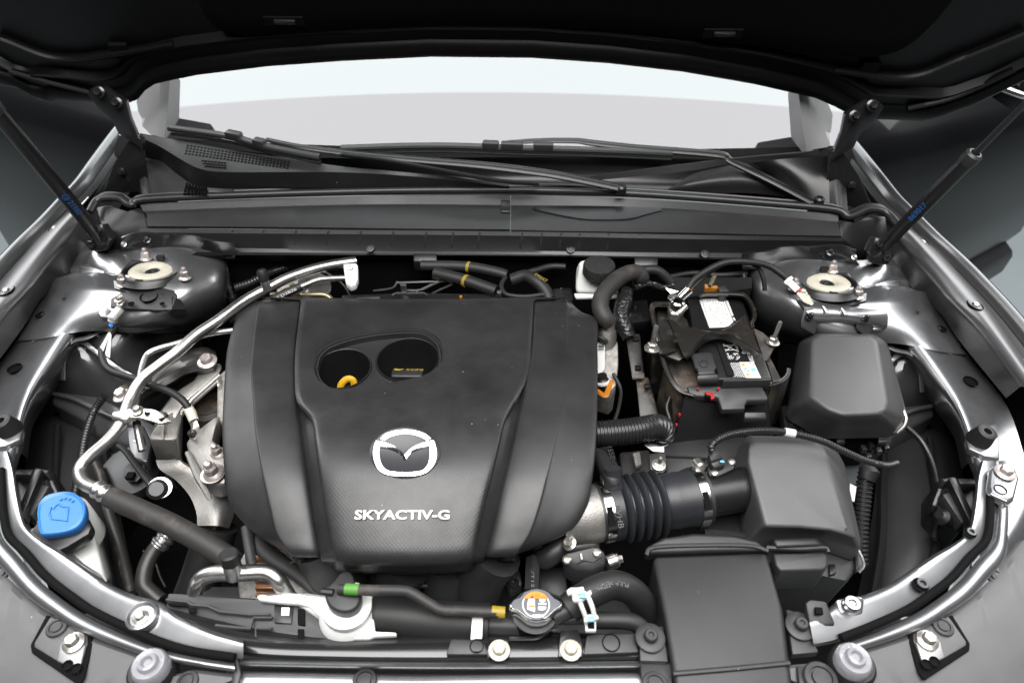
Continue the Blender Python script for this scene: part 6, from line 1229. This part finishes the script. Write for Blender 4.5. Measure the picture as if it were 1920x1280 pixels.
b = B(); b.lathe([(.013, -.03), (.0125, .0), (.0105, .004), (.0105, .02)], P(1150, 905, -.022), (-.1, .55, 1), n=18); b.done('breather_port', RUBB, ib)
bh = thing('breather_hose', 'short curved black breather hose from cover to the bellows', 'hose', (1130, 870, -.04))
b = B(); b.tube(C([(1104, 850, -.035), (1122, 856, -.028), (1134, 872, -.022), (1146, 895, -.016), (1151, 908, -.020)], 5), .0105, n=16); b.done('hose_body', RUB, bh)
mf = thing('air_flow_tube', 'black plastic air flow tube with sensor and plug between bellows and filter box', 'air flow sensor', along(.9))
b = B(); b.lathe([(.034, .64*LL), (.034, .70*LL), (.0275, .715*LL), (.0275, .95*LL), (.029, .955*LL), (.029, .98*LL), (.028, 1.08*LL)], A0, dx, n=36); b.done('tube', PLS, mf)
zt = -.026
b = B(); b.prism([(1326, 874, zt), (1344, 866, zt), (1370, 862, zt), (1378, 870, zt), (1376, 878, zt), (1346, 892, zt), (1330, 890, zt)], .006); b.bevel(.0015); b.done('sensor_flange', PLG, mf)
b = B(); b.prism([(1332, 880, zt - .004), (1350, 872, zt - .004), (1370, 872, zt - .004), (1370, 884, zt - .006), (1350, 894, zt - .006)], .05); b.bevel(.002); b.done('sensor_body', PLS, mf)
b = B(); b.prism([(1332, 866, zt + .012), (1356, 860, zt + .012), (1360, 872, zt + .008), (1340, 878, zt + .008)], .016); b.bevel(.002); pl_ = b.done('plug', PLA, mf)
b = B(); b.prism([(1328, 848, zt + .020), (1348, 842, zt + .020), (1356, 858, zt + .014), (1334, 866, zt + .014)], .014); b.bevel(.002); b.done('plug_boot', PLA, mf)
b = B(); b.box(P(1354, 865, zt + .0125), .005, .003, .001); b.done('blue_dot', CYAN, pl_)
hw('round_screw', (1372, 866, zt), .005, mf, ZINC); hw('round_screw', (1340, 887, zt), .005, mf, ZINC)
b = B(); b.tube([P(1342, 886, zt - .01), P(1336, 926, zt - .03)], .004, n=8); b.done('guide_rib', PLS, mf)
wr = thing('sensor_harness', 'corrugated wiring from the air flow sensor arching over the filter box', 'wiring harness', (1450, 810, -.02))
pth = C([(1336, 848, .0), (1334, 836, .006), (1350, 822, .010), (1380, 812, .012), (1430, 807, .012), (1480, 811, .008), (1540, 826, .002), (1575, 842, -.004), (1620, 862, -.012), (1660, 872, -.018), (1682, 868, -.024)], 6)
pc_, rc_ = convolute(pth, .0048, .0034, .16); b = B(); b.tube(pc_, rc_, n=10); b.done('conduit', RIBM, wr)
b = B(); i_ = int(len(pth)*.50); b.tube([pth[i_ - 1], pth[i_ + 1]], .0058, n=10); b.done('white_tape', PAPER, wr)
w2 = thing('tail_harness', 'ribbed black conduit dropping beside the filter box', 'wiring harness', (1615, 950, -.2))
pth = C([(1626, 880, -.10), (1622, 900, -.11), (1618, 940, -.13), (1614, 980, -.15), (1612, 1020, -.17), (1612, 1060, -.19)], 6)
pc_, rc_ = convolute(pth, .0115, .006, .16); b = B(); b.tube(pc_, rc_, n=14); b.done('conduit', RIBM, w2)
b = B(); b.tube([P(1624, 872, -.095), P(1630, 886, -.098), P(1625, 900, -.105)], [.009, .014, .011], n=10); b.done('tape_wrap', RUB, w2)
b = B(); b.prism([(1594, 906, -.115), (1606, 912, -.115), (1602, 940, -.12), (1592, 936, -.12)], .001); b.done('paper_flag', PAPER, w2)
# coil pipe and brackets in the middle
rd = thing('ribbed_duct', 'glossy black ribbed tube bending from the cover to the battery side', 'ribbed tube', (1180, 812, -.06))
pth = C([(1104, 814, -.03), (1140, 812, -.03), (1180, 808, -.03), (1212, 803, -.03), (1232, 800, -.034), (1242, 806, -.044), (1240, 818, -.056)], 8)
pc_, rc_ = convolute(pth, .0180, .0046, .09); b = B(); b.tube(pc_, rc_, n=20); b.done('tube', RIBM, rd)
wb = thing('white_clip_bracket', 'small dark bracket with a nut and pale clip under the ribbed tube', 'bracket', (1232, 870, -.09))
b = B(); b.prism([(1217, 850, -.068), (1248, 848, -.068), (1249, 880, -.072), (1243, 886, -.073), (1220, 886, -.073)], .004); b.bevel(.001); b.done('bracket_plate', PLG, wb); hw('long_stud', (1235, 871, -.068), .0095, wb, ZINC, (0, -.1, 1)).scale.z *= .5
b = B(); b.prism([(1206, 832, -.062), (1232, 826, -.06), (1254, 828, -.06), (1254, 834, -.062), (1246, 838, -.063), (1246, 848, -.066), (1224, 846, -.066)], .003); b.bevel(.001); b.done('pale_clip', ALU, wb)
tb_ = thing('throttle_body', 'cast aluminium throttle body with black motor cover below the bellows', 'throttle body', (1090, 1010, -.12))
b = B(); b.lathe([(.037, -.0), (.038, .035), (.036, .05)], along(.02) - dx*.05, dx, n=32); b.done('bore_flange', CAST, tb_)
b = B(); b.loft([pts([(1050, 990, -.09), (1098, 950, -.08), (1128, 1000, -.09), (1124, 1040, -.10), (1060, 1040, -.10)]), pts([(1064, 992, -.055), (1100, 962, -.045), (1116, 990, -.055), (1120, 1022, -.066), (1068, 1034, -.066)])]); b.bevel(.006, 3); b.done('casting', CAST, tb_)
for u, v in ((1068, 1018), (1082, 996)): hw('flange_bolt', (u, v, -.05), .009, tb_, ZINC, (-.5, -.2, .8))
b = B(); b.prism([(1056, 1042, -.060), (1062, 1036, -.058), (1112, 1024, -.056), (1124, 1026, -.057), (1134, 1034, -.06), (1138, 1046, -.064), (1134, 1060, -.068), (1110, 1072, -.072), (1078, 1070, -.072), (1058, 1058, -.066)], .03); b.bevel(.004, 2); mc = b.done('motor_cover', PLA, tb_)
b = B(); b.tube([P(1082, 1055, -.066), P(1096, 1050, -.065), (P(1112, 1053, -.067)), P(1128, 1042, -.062)], .0018, n=6); b.done('cover_ridge', PLG, tb_)
b = B(); b.tube([P(1089, 1037, -.0575), P(1091, 1048, -.0605)], .0012, n=6); b.done('white_mark', PAPER, tb_)
for u, v in ((1063, 1049), (1119, 1036)): hw('round_screw', (u, v, -.061), .006, tb_, ZINC)
b = B(); b.tube([P(1138, 1056, -.07), P(1154, 1050, -.07)], .009, n=12); b.done('spacer', ALU, tb_); hw('flange_bolt', P(1158, 1049, -.07), .008, tb_, ZINC, (1, .1, .3))
rh = thing('bypass_hose', 'smooth black hose leaving the lower right corner of the engine cover', 'hose', (1030, 1030, -.1))
b = B(); b.tube(C([(1090, 985, -.07), (1062, 1012, -.072), (1038, 1036, -.078), (1020, 1046, -.09), (1012, 1040, -.11)], 5), .0135, n=16); b.done('hose_body', PLA, rh)
b = B(); b.lathe([(.013, -.02), (.013, .002), (.010, .005)], P(1014, 1020, -.09), (-.1, .3, 1), n=18); b.done('end_plug', PLG, rh)
st = thing('stay_bar', 'grey bar with white print running down to the radiator cap', 'bar', (998, 1070, -.12))
b = B(); b.tube([P(999, 1044, -.085), P(998, 1075, -.088), P(997, 1105, -.092)], .0085, n=4); b.done('bar', PLG, st)
text('AMUT123', P(996, 1075, -.0815), V((.0, -1, 0)), V((1, 0, 0)), .0034, GINK, st, 'printed_code', width=.046)
b = B(); b.prism([(950, 1070, -.12), (975, 1066, -.118), (980, 1095, -.12), (956, 1108, -.125), (946, 1090, -.122)], .02); b.bevel(.003); ad = b.done('sensor_block', PLA); tag(ad, 'small black sensor block with one screw left of the grey bar', 'sensor'); hw('socket_bolt', (963, 1094, -.12), .007, ad, PAINTB)
b = B(); b.prism([(1010, 1060, -.13), (1060, 1060, -.13), (1070, 1130, -.14), (1008, 1110, -.14)], .08); b.bevel(.006); tag(b.done('thermostat_housing', PLA), 'black moulded housing behind the radiator cap', 'housing')
# radiator cap and upper hose
rc = thing('radiator_cap', 'two-eared radiator cap with orange and white warning print', 'radiator cap', (1006, 1145, -.08))
capx = [(954, 1132), (960, 1124), (972, 1119), (982, 1108), (1000, 1102), (1014, 1102), (1030, 1108), (1042, 1120), (1054, 1127), (1055, 1136), (1046, 1141), (1036, 1150), (1024, 1160), (1006, 1163), (990, 1160), (976, 1150), (966, 1143), (956, 1140)]
cz = -.040; ct_ = [P(u, v, cz) for u, v in capx]; ct_ = crv(ct_ + [ct_[0]], 3)[0][:-1]; cm_ = sum(ct_, V((0, 0, 0)))/len(ct_)
def rcs(k, h): return [cm_ + (p - cm_)*k + V((0, 0, h)) for p in ct_]
b = B(); b.loft([rcs(.94, -.016), rcs(1, -.012), rcs(1.0, -.004), rcs(.97, -.001), rcs(.93, .0), rcs(.4, .0005)]); b.done('cap_shell', STEEL, rc, ang=45)
b = B(); b.loft([rcs(.90, -.001), rcs(.90, .0008), rcs(.3, .0012)]); lbp = b.done('grey_print', mat('cap_grey', (.10, .105, .115), .4), rc)
cc2 = P(1005, 1133, cz + .0018)
def ring_pts(r, a0, a1, n): return [cc2 + V((r*math.cos(a0 + (a1 - a0)*k/n), r*math.sin(a0 + (a1 - a0)*k/n), 0)) for k in range(n + 1)]
R0 = (P(1031, 1133, cz) - P(979, 1133, cz)).length/2
b = B(); o_ = ring_pts(R0, math.radians(28), math.radians(152), 18); b.loft([[p for p in o_], [p + V((0, 0, .0004)) for p in o_]]); b.done('orange_segment', ORGL, rc)
b = B(); o_ = ring_pts(R0, math.radians(152), math.radians(388), 30); i2 = ring_pts(R0*.90, math.radians(152), math.radians(388), 30); b.sheet([o_, i2]); b.done('white_ring', WINK, rc, solid=.0004)
def rpx(x, y): return P(940 + x/12.8, 1080 + y/12.8, cz + .0022)
flat([[rpx(650, 540), rpx(800, 535), rpx(815, 790), rpx(800, 860), rpx(620, 800), rpx(625, 640)], [rpx(905, 545), rpx(1060, 545), rpx(1060, 600), rpx(990, 640), rpx(910, 600)], [rpx(890, 640), rpx(1085, 640), rpx(1080, 690), rpx(890, 690)], [rpx(880, 720), rpx(1080, 730), rpx(1060, 800), rpx(960, 830), rpx(880, 810)], [rpx(740, 920), rpx(1025, 920), rpx(1025, 985), rpx(740, 985)]], WINK, rc, 'warning_print')
flat([[rpx(660, 700), rpx(800, 700), rpx(800, 740), rpx(660, 740)]], YELP, rc, 'warning_print', lift=.0009)
flat([[rpx(740, 450), rpx(785, 520), rpx(695, 520)]], RED, rc, 'warning_triangle', lift=.0005)
flat([[rpx(800, 400), rpx(920, 400), rpx(920, 490), rpx(800, 490)], [rpx(960, 470), rpx(1060, 470), rpx(1060, 500), rpx(960, 500)]], YELP, rc, 'warning_print', lift=.0004)
b = B(); b.lathe([(.022, -.05), (.021, -.012), (.026, -.004)], cm_ + V((0, 0, -.012)), (0, 0, 1), n=28); b.done('filler_neck', PLS, rc)
b = B(); b.tube([P(1020, 1160, -.07), P(1060, 1160, -.07), P(1100, 1160, -.07)], .0058, n=10); b.done('side_pipe', ALU if False else PLG, rc)
b = B(); b.tube([P(1034, 1156, -.06), P(1076, 1138, -.06)], .010, n=14); b.done('outlet_pipe', PLG, rc)
uh = thing('upper_hose', 'thick black upper radiator hose bending away right of the radiator cap', 'hose', (1150, 1110, -.08))
b = B(); pth = C([(1066, 1140, -.058), (1090, 1122, -.052), (1120, 1105, -.05), (1150, 1096, -.052), (1178, 1104, -.06), (1198, 1122, -.075), (1212, 1148, -.10)], 6); b.tube(pth, [.0165]*len(pth), n=20); b.done('hose_body', RUB, uh)
HB = bvh(uh.children[0])
for body, (u0, v0), (u1, v1), hh_ in (('>EPDM<', (1114, 1101), (1146, 1089), .0058), ('PULP', (1154, 1088), (1178, 1093), .0050)):
    h0, h1 = hit(HB, u0, v0), hit(HB, u1, v1); hm = hit(HB, (u0 + u1)/2, (v0 + v1)/2)
    if h0[0] and h1[0] and hm[0]:
        d_ = (h0[0] - h1[0]); text(body, hm[0] + hm[1]*.0006, d_, hm[1].cross(d_.normalized()), hh_, GINK, uh, 'printed_code', width=d_.length, lift=.0006)
hs2 = thing('small_hose', 'thin black hose running right below the white clip toward the snorkel', 'hose', (1160, 1165, -.08))
b = B(); b.tube(C([(1096, 1162, -.068), (1130, 1162, -.068), (1180, 1164, -.068), (1205, 1178, -.075), (1215, 1200, -.09)], 5), .0095, n=14); b.done('hose_body', RUB, hs2)
hc2 = thing('hose_clip', 'white plastic double hose clip with blue tips beside the radiator cap', 'hose clip', (1095, 1130, -.05))
b = B(); ptsA = [(1072, 1112, -.034), (1084, 1122, -.030), (1092, 1140, -.036), (1098, 1156, -.046)]; b.tube(C(ptsA, 4), .0028, n=8, squash=(1, 1)); b.done('strap', WHITE, hc2)
b = B(); b.tube(C([(1090, 1108, -.030), (1102, 1118, -.028), (1110, 1136, -.034), (1114, 1152, -.044)], 4), .0028, n=8); b.done('strap', WHITE, hc2)
for q, z in (([(1062, 1106), (1070, 1100), (1084, 1100), (1094, 1098), (1096, 1106), (1086, 1112), (1078, 1108), (1066, 1114)], -.026), ([(1072, 1118), (1084, 1118), (1108, 1104), (1110, 1112), (1090, 1126), (1076, 1126)], -.026), ([(1094, 1152), (1118, 1148), (1124, 1158), (1096, 1166)], -.044), ([(1096, 1164), (1118, 1160), (1118, 1182), (1098, 1182)], -.056)):
    b = B(); b.prism([(u, v, z) for u, v in q], .006); b.bevel(.0012); b.done('clip_head', WHITE, hc2)
for u, v, z in ((1092, 1116, -.022), (1108, 1160, -.040)):
    b = B(); b.box(P(u, v, z), .007, .006, .003); b.bevel(.0008); b.done('blue_tip', CYAN, hc2)
b = B(); b.box(P(1108, 1171, -.0555), .007, .008, .004); b.done('clip_window', VOID, hc2)

# rear centre: brake fluid, heater hoses, small pipes
bf = thing('brake_reservoir', 'white brake fluid reservoir with knurled black cap under the cowl edge', 'reservoir', (1115, 530, .0))
b = B(); b.loft([pts([(1086, 556, -.03), (1160, 558, -.03), (1160, 530, -.03), (1090, 526, -.03)]), pts([(1078, 548, -.012), (1158, 550, -.012), (1154, 505, .010), (1080, 500, .010)]), pts([(1084, 500, .022), (1150, 503, .022), (1148, 488, .028), (1090, 486, .028)])]); b.bevel(.005, 3); b.done('tank_body', WHITE, bf)
b = B(); b.prism([(1076, 549, -.010), (1158, 551, -.010), (1160, 556, -.012), (1080, 557, -.012)], .006); b.bevel(.002); b.done('tank_seam', WHITE, bf)
c = P(1124, 496, .034)
b = B(); rr = []; n = 60
b.loft([[c + V(((.0255 + .0008*(k % 2))*s_*math.cos(2*math.pi*k/n), (.0255 + .0008*(k % 2))*s_*math.sin(2*math.pi*k/n), h)) for k in range(n)] for s_, h in ((1, -.018), (1, -.002), (.95, .001), (.4, .002))]); cp2 = b.done('knurled_cap', mat('knurled_black', (.016, .016, .016), .45, bump=1.0, bscale=420, bdist=.002), bf)
hh = thing('heater_hose', 'thick dusty black heater hose arching beside the brake fluid reservoir', 'hose', (1140, 560, .0))
b = B(); b.tube(C([(1200, 530, -.01), (1202, 520, .012), (1196, 512, .02), (1180, 512, .024), (1160, 522, .024), (1140, 540, .022), (1128, 558, .018), (1126, 578, .012), (1134, 596, .004), (1142, 604, -.004)], 6), .0135, n=18); b.done('hose_body', RUBD, hh)
for pp, r, lb, nm in (([(1200, 508, .0), (1224, 506, .0), (1240, 512, -.005), (1258, 530, -.02)], .0085, 'thin black hose crossing behind the heater hose to the right', 'crossing_hose'),
                      ([(815, 512, -.01), (850, 520, -.01), (885, 530, -.012), (930, 546, -.016)], .0105, 'lower ribbed black hose with yellow mark behind the cover', 'vacuum_hose'),
                      ([(790, 498, -.01), (870, 500, -.008), (920, 508, -.01), (950, 516, -.014)], .0095, 'upper black hose with yellow mark under the cowl edge', 'vacuum_hose'),
                      ([(960, 525, -.012), (985, 518, -.004), (1005, 528, -.004), (1022, 545, -.012), (1030, 562, -.02)], .0110, 'black elbow hose with yellow lettering behind the cover', 'elbow_hose'),
                      ([(948, 520, -.008), (940, 536, -.01), (950, 552, -.012), (985, 556, -.012), (1020, 552, -.012)], .0040, 'thin black cable looping behind the right rear of the cover', 'looped_cable'),
                      ([(990, 512, -.02), (1030, 500, -.02), (1060, 500, -.02)], .006, 'dark pipe passing toward the brake reservoir', 'dark_pipe')):
    b = B(); b.tube(C(pp, 6), r, n=14); o = b.done(nm, RUB); tag(o, lb, 'cable' if 'cable' in nm else 'pipe' if 'pipe' in nm else 'hose')
    if 'lower ribbed' in lb:
        b = B(); b.tube([P(871, 526, -.011), P(876, 528, -.011)], .0109, n=14); b.done('yellow_mark', YELP, o)
    if 'upper black' in lb:
        b = B(); b.tube([P(876, 500.5, -.008), P(881, 501.5, -.008)], .0099, n=14); b.done('yellow_mark', YELP, o)
    if nm == 'elbow_hose':
        p0 = P(1012, 530, -.004); text('0Y0X7', p0 + V((0, -.004, .0105)), V((1, -.75, -.2)), V((.6, .7, .4)), .0055, YELP, o, 'printed_code', width=.024)
for k, pp in enumerate(([(742, 530, -.02), (840, 527, -.02)], [(760, 544, -.02), (790, 543, -.02), (820, 530, -.02), (850, 520, -.02)], [(780, 547, -.022), (850, 515, -.02)], [(810, 550, -.022), (858, 528, -.02)], [(745, 528, -.02), (735, 540, -.022), (700, 545, -.024)], [(560, 508, -.03), (600, 506, -.03), (640, 530, -.03), (660, 560, -.03)])):
    b = B(); b.tube(C(pp, 3), .0016, n=6); o = b.done('brake_line', ALU); tag(o, ['longest straight bright brake line on the dark firewall behind the cover', 'stepped bright brake line rising right behind the cover', 'steep bright brake line crossing the two horizontal ones', 'short slanting bright brake line nearest the yellow marked hose', 'short bright brake line curving down left behind the cover', 'thin bright brake line looping behind the valve block'][k], 'brake line', 'brake lines on the firewall')
mo = thing('abs_unit', 'grey valve block with olive fittings behind the left rear of the cover', 'valve block', (545, 545, -.06))
b = B(); b.prism([(516, 520, -.035), (558, 514, -.03), (566, 545, -.04), (520, 560, -.045)], .05); b.bevel(.003); b.done('block', MOTTLE, mo)
b = B(); b.lathe([(.028, -.02), (.028, .02), (.026, .022)], P(588, 548, -.04), (.3, -.2, 1), n=24); b.done('motor', ALU, mo)
b = B(); b.prism([(562, 530, -.018), (578, 528, -.018), (578, 564, -.022), (566, 566, -.022)], .004); b.done('paper_tag', PAPER, mo)
b = B(); b.tube(C([(508, 552, -.02), (560, 553, -.018), (600, 552, -.018), (616, 556, -.02), (624, 566, -.025)], 4), .0045, n=10); b.done('olive_pipe', BRONZE, mo)
b = B(); b.lathe([(.006, -.006), (.006, .006)], P(556, 553, -.018), (1, 0, 0), n=6); b.done('union_nut', BRONZE, mo)
for u, v in ((528, 524), (548, 536), (536, 545), (548, 560)): hw('flange_bolt', (u, v, -.03), .006, mo, BRONZE, (0, -.3, 1))
rg = thing('coil_rail', 'dark injector rail and wiring strip just behind the engine cover', 'rail', (780, 555, -.04))
b = B(); b.prism([(640, 552, -.022), (780, 548, -.02), (940, 550, -.02), (960, 562, -.022), (640, 566, -.024)], .04); b.bevel(.003); b.done('rail', PLS, rg)
b = B(); b.tube([P(735, 553, -.012), P(742, 549, -.010), P(795, 549, -.010), P(801, 553, -.012)], .0012, n=6); b.done('bright_edge', ALU, rg)
b = B(); b.box(P(757, 540, -.012), .009, .006, .016); b.bevel(.001); b.done('grey_clip', ALU, rg); b = B(); b.box(P(936, 555, -.01), .007, .007, .02); b.bevel(.001); b.done('grey_clip', ALU, rg)
b = B(); b.box(P(864, 557, -.014), .004, .004, .004); b.done('orange_dot', ORG, rg)
b = B(); b.prism([(668, 558, -.012), (712, 556, -.012), (712, 563, -.013), (668, 564, -.013)], .006); b.done('silver_strip', ALU, rg)
b = B(); b.box(P(468, 583, -.02), .03, .02, .03); b.bevel(.004); tag(b.done('oil_filler_neck', WHITE), 'small white plastic piece at the left rear corner of the cover', 'plastic cap')
vv = thing('egr_valve', 'weathered cast valve body with a white label between cover and battery', 'valve', (1140, 660, -.1))
b = B(); b.lathe([(.018, -.03), (.018, .0), (.016, .004), (.016, .022)], P(1136, 618, -.03), (0, .4, 1), n=20); b.done('inlet_stub', CAST, vv)
b = B(); b.prism([(1118, 625, -.05), (1145, 624, -.045), (1150, 630, -.045), (1159, 640, -.046), (1160, 680, -.052), (1156, 720, -.060), (1148, 730, -.062), (1120, 720, -.06)], .06); b.bevel(.004, 2); b.done('valve_body', MOTTLE, vv)
b = B(); b.prism([(1120, 636, -.040), (1134, 636, -.040), (1134, 690, -.046), (1128, 700, -.048), (1120, 700, -.048)], .004); b.done('white_plate', PAPER, vv)
for v in (648, 651, 655):
    b = B(); b.box(P(1127, v, -.0385), .009, .0012, .001); b.done('printed_line', INK, vv)
b = B(); b.tube(C([(1112, 628, -.03), (1128, 634, -.028), (1138, 642, -.034)], 4), .0042, n=8); b.done('black_wire', RUB, vv)
b = B(); b.tube(C([(1120, 732, -.045), (1134, 742, -.045), (1138, 736, -.044), (1146, 714, -.042)], 3), .0042, n=6, squash=(1, .6)); b.done('orange_lever', ORG, vv)
b = B(); b.lathe([(.008, -.01), (.008, .0), (.010, .002), (.010, .006), (.008, .008), (.008, .014)], P(1130, 718, -.05), (-.2, .3, 1), n=16); b.done('connector', PLS, vv); b = B(); b.lathe([(.0105, .0), (.0105, .003)], P(1130, 718, -.046), (-.2, .3, 1), n=16, cap0=True); b.done('white_ring', WHITE, vv)
cd_ = thing('cable_duct', 'dusty black square cable duct running down beside the battery', 'cable duct', (1200, 700, -.15))
b = B(); b.loft([pts([(1172, 626, -.035), (1200, 625, -.035), (1200, 640, -.10), (1178, 640, -.10)]), pts([(1184, 704, -.055), (1208, 704, -.055), (1208, 712, -.12), (1186, 712, -.12)])]); b.bevel(.003); b.done('upper_duct', DUSTB, cd_)
b = B(); b.loft([pts([(1192, 708, -.062), (1216, 706, -.062), (1218, 716, -.13), (1196, 716, -.13)]), pts([(1200, 790, -.085), (1238, 788, -.085), (1238, 800, -.14), (1204, 800, -.14)])]); b.bevel(.003); b.done('lower_duct', DUSTB, cd_)
b = B(); b.prism([(1184, 700, -.050), (1208, 698, -.050), (1209, 708, -.054), (1186, 709, -.054)], .004); b.bevel(.001); b.done('sandy_lip', DUSTC, cd_)
for u, v in ((1192, 636), (1196, 690), (1214, 724)):
    b = B(); b.box(P(u, v, -.034 - (v - 626)*.00025), .009, .008, .006); b.bevel(.001); b.done('duct_catch', PLS, cd_)
b = B(); b.tube(C([(1176, 545, .0), (1170, 565, -.004), (1164, 590, -.01), (1170, 612, -.02), (1180, 632, -.03)], 5), [.010, .014, .013, .014, .011], n=12); lw = b.done('taped_loom', mat('wrinkled_tape', (.012, .012, .013), .28, bump=.8, bscale=90, bdist=.006)); tag(lw, 'wrinkled black taped loom entering the square cable duct', 'wiring loom')
b = B(); b.tube(C([(1190, 540, .002), (1210, 532, .004), (1226, 534, .002), (1245, 540, .0), (1262, 536, .0)], 4), .0052, n=8); tag(b.done('battery_loom', MATS['wrinkled_tape']), 'wrinkled black loom crossing behind the battery', 'wiring loom')
b = B(); b.prism([(1156, 600, -.06), (1230, 600, -.06), (1230, 800, -.16), (1150, 800, -.16)], .2); bpy.data.objects.remove(b.done('tmp', VOID))
tr_ = thing('transmission_bracket', 'dark gearbox bracketry and pipe deep under the ribbed tube', 'bracket', (1170, 880, -.25))
b = B(); b.tube(C([(1132, 850, -.13), (1140, 880, -.13), (1146, 920, -.14)], 4), .016, n=14); b.done('fat_pipe', RUB, tr_)
text('15SBVV J05', P(1146, 868, -.112), V((.1, -1, 0)), V((1, 0, 0)), .0075, GINK, tr_, 'printed_code', width=.06)
b = B(); b.prism([(1160, 845, -.13), (1220, 840, -.13), (1224, 905, -.14), (1166, 905, -.14)], .1); b.bevel(.006); b.done('bracket_box', DUSTB, tr_)
b = B(); b.prism([(1186, 848, -.12), (1200, 846, -.12), (1204, 870, -.124), (1192, 874, -.124)], .01); b.bevel(.002); b.done('bracket_tab', MOTTLE, tr_)
b = B(); b.prism([(1240, 830, -.12), (1400, 800, -.12), (1400, 880, -.13), (1250, 900, -.13)], .12); b.bevel(.006); b.done('battery_tray', PLA, tr_)
b = B(); b.tube(C([(1246, 856, -.09), (1300, 858, -.09), (1350, 862, -.09)], 3), .0022, n=6); tag(b.done('guide_cable', RIBM), 'thin ribbed cable crossing the dark battery tray', 'cable')
# ================================================================ looms, plugs and brackets in the gaps
def loom(nm, lab, path, r, m=RUB, cat='wiring loom', corr=0, conn=None):
    p = C(path, 6); b = B()
    if corr: pc, rc = convolute(p, r, corr, .14); b.tube(pc, rc, n=10)
    else: b.tube(p, r, n=10)
    o = b.done(nm, m); tag(o, lab, cat)
    if conn:
        k = B(); d = (p[-1] - p[-2]).normalized(); k.lathe([(r*1.2, -.004), (r*1.9, .0), (r*1.9, .014), (r*1.4, .018)], p[-1], d, n=8); k.done('plug', PLS, o)
    return o
loom('side_loom', 'ribbed black loom along the left wheel housing below the inner fender', [(196, 742, -.12), (176, 772, -.14), (160, 820, -.15), (150, 880, -.16), (140, 930, -.17)], .0065, RIBM, corr=.005)
loom('mount_wire', 'thin black wire hanging behind the engine mount block', [(262, 812, -.12), (274, 846, -.13), (270, 880, -.14), (290, 905, -.14)], .003, conn=True)
loom('cowl_loom', 'ribbed black loom dropping from the cowl end beside the left strut tower', [(414, 470, -.02), (420, 492, -.03), (424, 512, -.04), (428, 535, -.06), (436, 556, -.08)], .0050, DUSTB, corr=.0045, conn=True)
loom('rear_loom', 'black loom lying across the gap behind the left rear of the cover', [(440, 540, -.05), (470, 530, -.05), (505, 512, -.05), (540, 500, -.05)], .0075, RIBM, corr=.005)
loom('tower_loom', 'ribbed black loom beside the right strut tower behind the battery', [(1394, 514, -.02), (1396, 530, -.03), (1398, 545, -.05), (1404, 560, -.07)], .0055, RIBM, corr=.0045)
loom('firewall_pipe', 'thin black pipe crossing the firewall behind the battery', [(1252, 520, -.03), (1300, 512, -.03), (1350, 516, -.03), (1400, 512, -.03)], .005, RUB, 'pipe')
loom('valve_wire', 'thin black wire falling from the weathered valve to the ribbed tube', [(1150, 700, -.05), (1164, 730, -.06), (1160, 764, -.06), (1150, 795, -.06)], .0028, RUB, 'wire')
loom('battery_wire', 'thin wire curving round the front corner of the battery box', [(1256, 744, -.06), (1250, 764, -.07), (1256, 790, -.08), (1250, 820, -.10)], .0028, DUSTB, 'wire')
loom('gearbox_loom', 'black loom with a plug below the small nut bracket', [(1180, 900, -.12), (1204, 890, -.115), (1240, 900, -.115), (1284, 890, -.115), (1312, 876, -.11)], .0050, RIBM, corr=.0045, conn=True)
loom('fuse_loom', 'black loom leaving the foot of the fuse box toward the filter box', [(1560, 820, -.11), (1540, 812, -.11), (1500, 806, -.11), (1468, 790, -.11)], .0075, RIBM, corr=.005)
loom('apron_pipe', 'thin black pipe clipped low along the right inner fender', [(1700, 800, -.12), (1730, 830, -.13), (1752, 880, -.14), (1760, 950, -.15), (1750, 1010, -.16)], .0045, PLS, 'pipe')
loom('manifold_wire', 'thin black wire in front of the manifold runners', [(700, 1082, -.12), (760, 1094, -.12), (830, 1098, -.12), (900, 1090, -.12), (940, 1075, -.12)], .0030, RUB, 'wire')
for k, (lab, q, z, m) in enumerate((('dark bracket with two bolts standing left of the cast engine mount block', [(236, 800, 0), (268, 796, 0), (284, 830, 0), (276, 866, 0), (244, 858, 0)], -.125, PANEL),
                                   ('dark folded bracket behind the battery on the left', [(1168, 566, 0), (1214, 560, 0), (1220, 600, 0), (1176, 606, 0)], -.07, PAINTB),
                                   ('black angled bracket between fuse box and air filter box', [(1464, 760, 0), (1484, 756, 0), (1500, 806, 0), (1474, 812, 0)], -.10, PLS),
                                   ('black ribbed sensor bracket behind the engine cover near the brake reservoir', [(1036, 540, 0), (1072, 538, 0), (1076, 562, 0), (1040, 564, 0)], -.03, PLS))):
    t = thing('small_bracket', lab, 'bracket', P(q[0][0], q[0][1], z - .03))
    b = B(); b.prism([(u, v, z) for u, v, _ in q], .02); b.bevel(.003); b.done('bracket_plate', m, t)
    cu = sum(p[0] for p in q)/len(q); cv = sum(p[1] for p in q)/len(q)
    hw('flange_bolt', (cu - 4, cv - 6, z), .0055, t, ZINC if k == 0 else PAINTB); hw('flange_bolt', (cu + 6, cv + 10, z), .0055, t, ZINC if k == 0 else PAINTB)
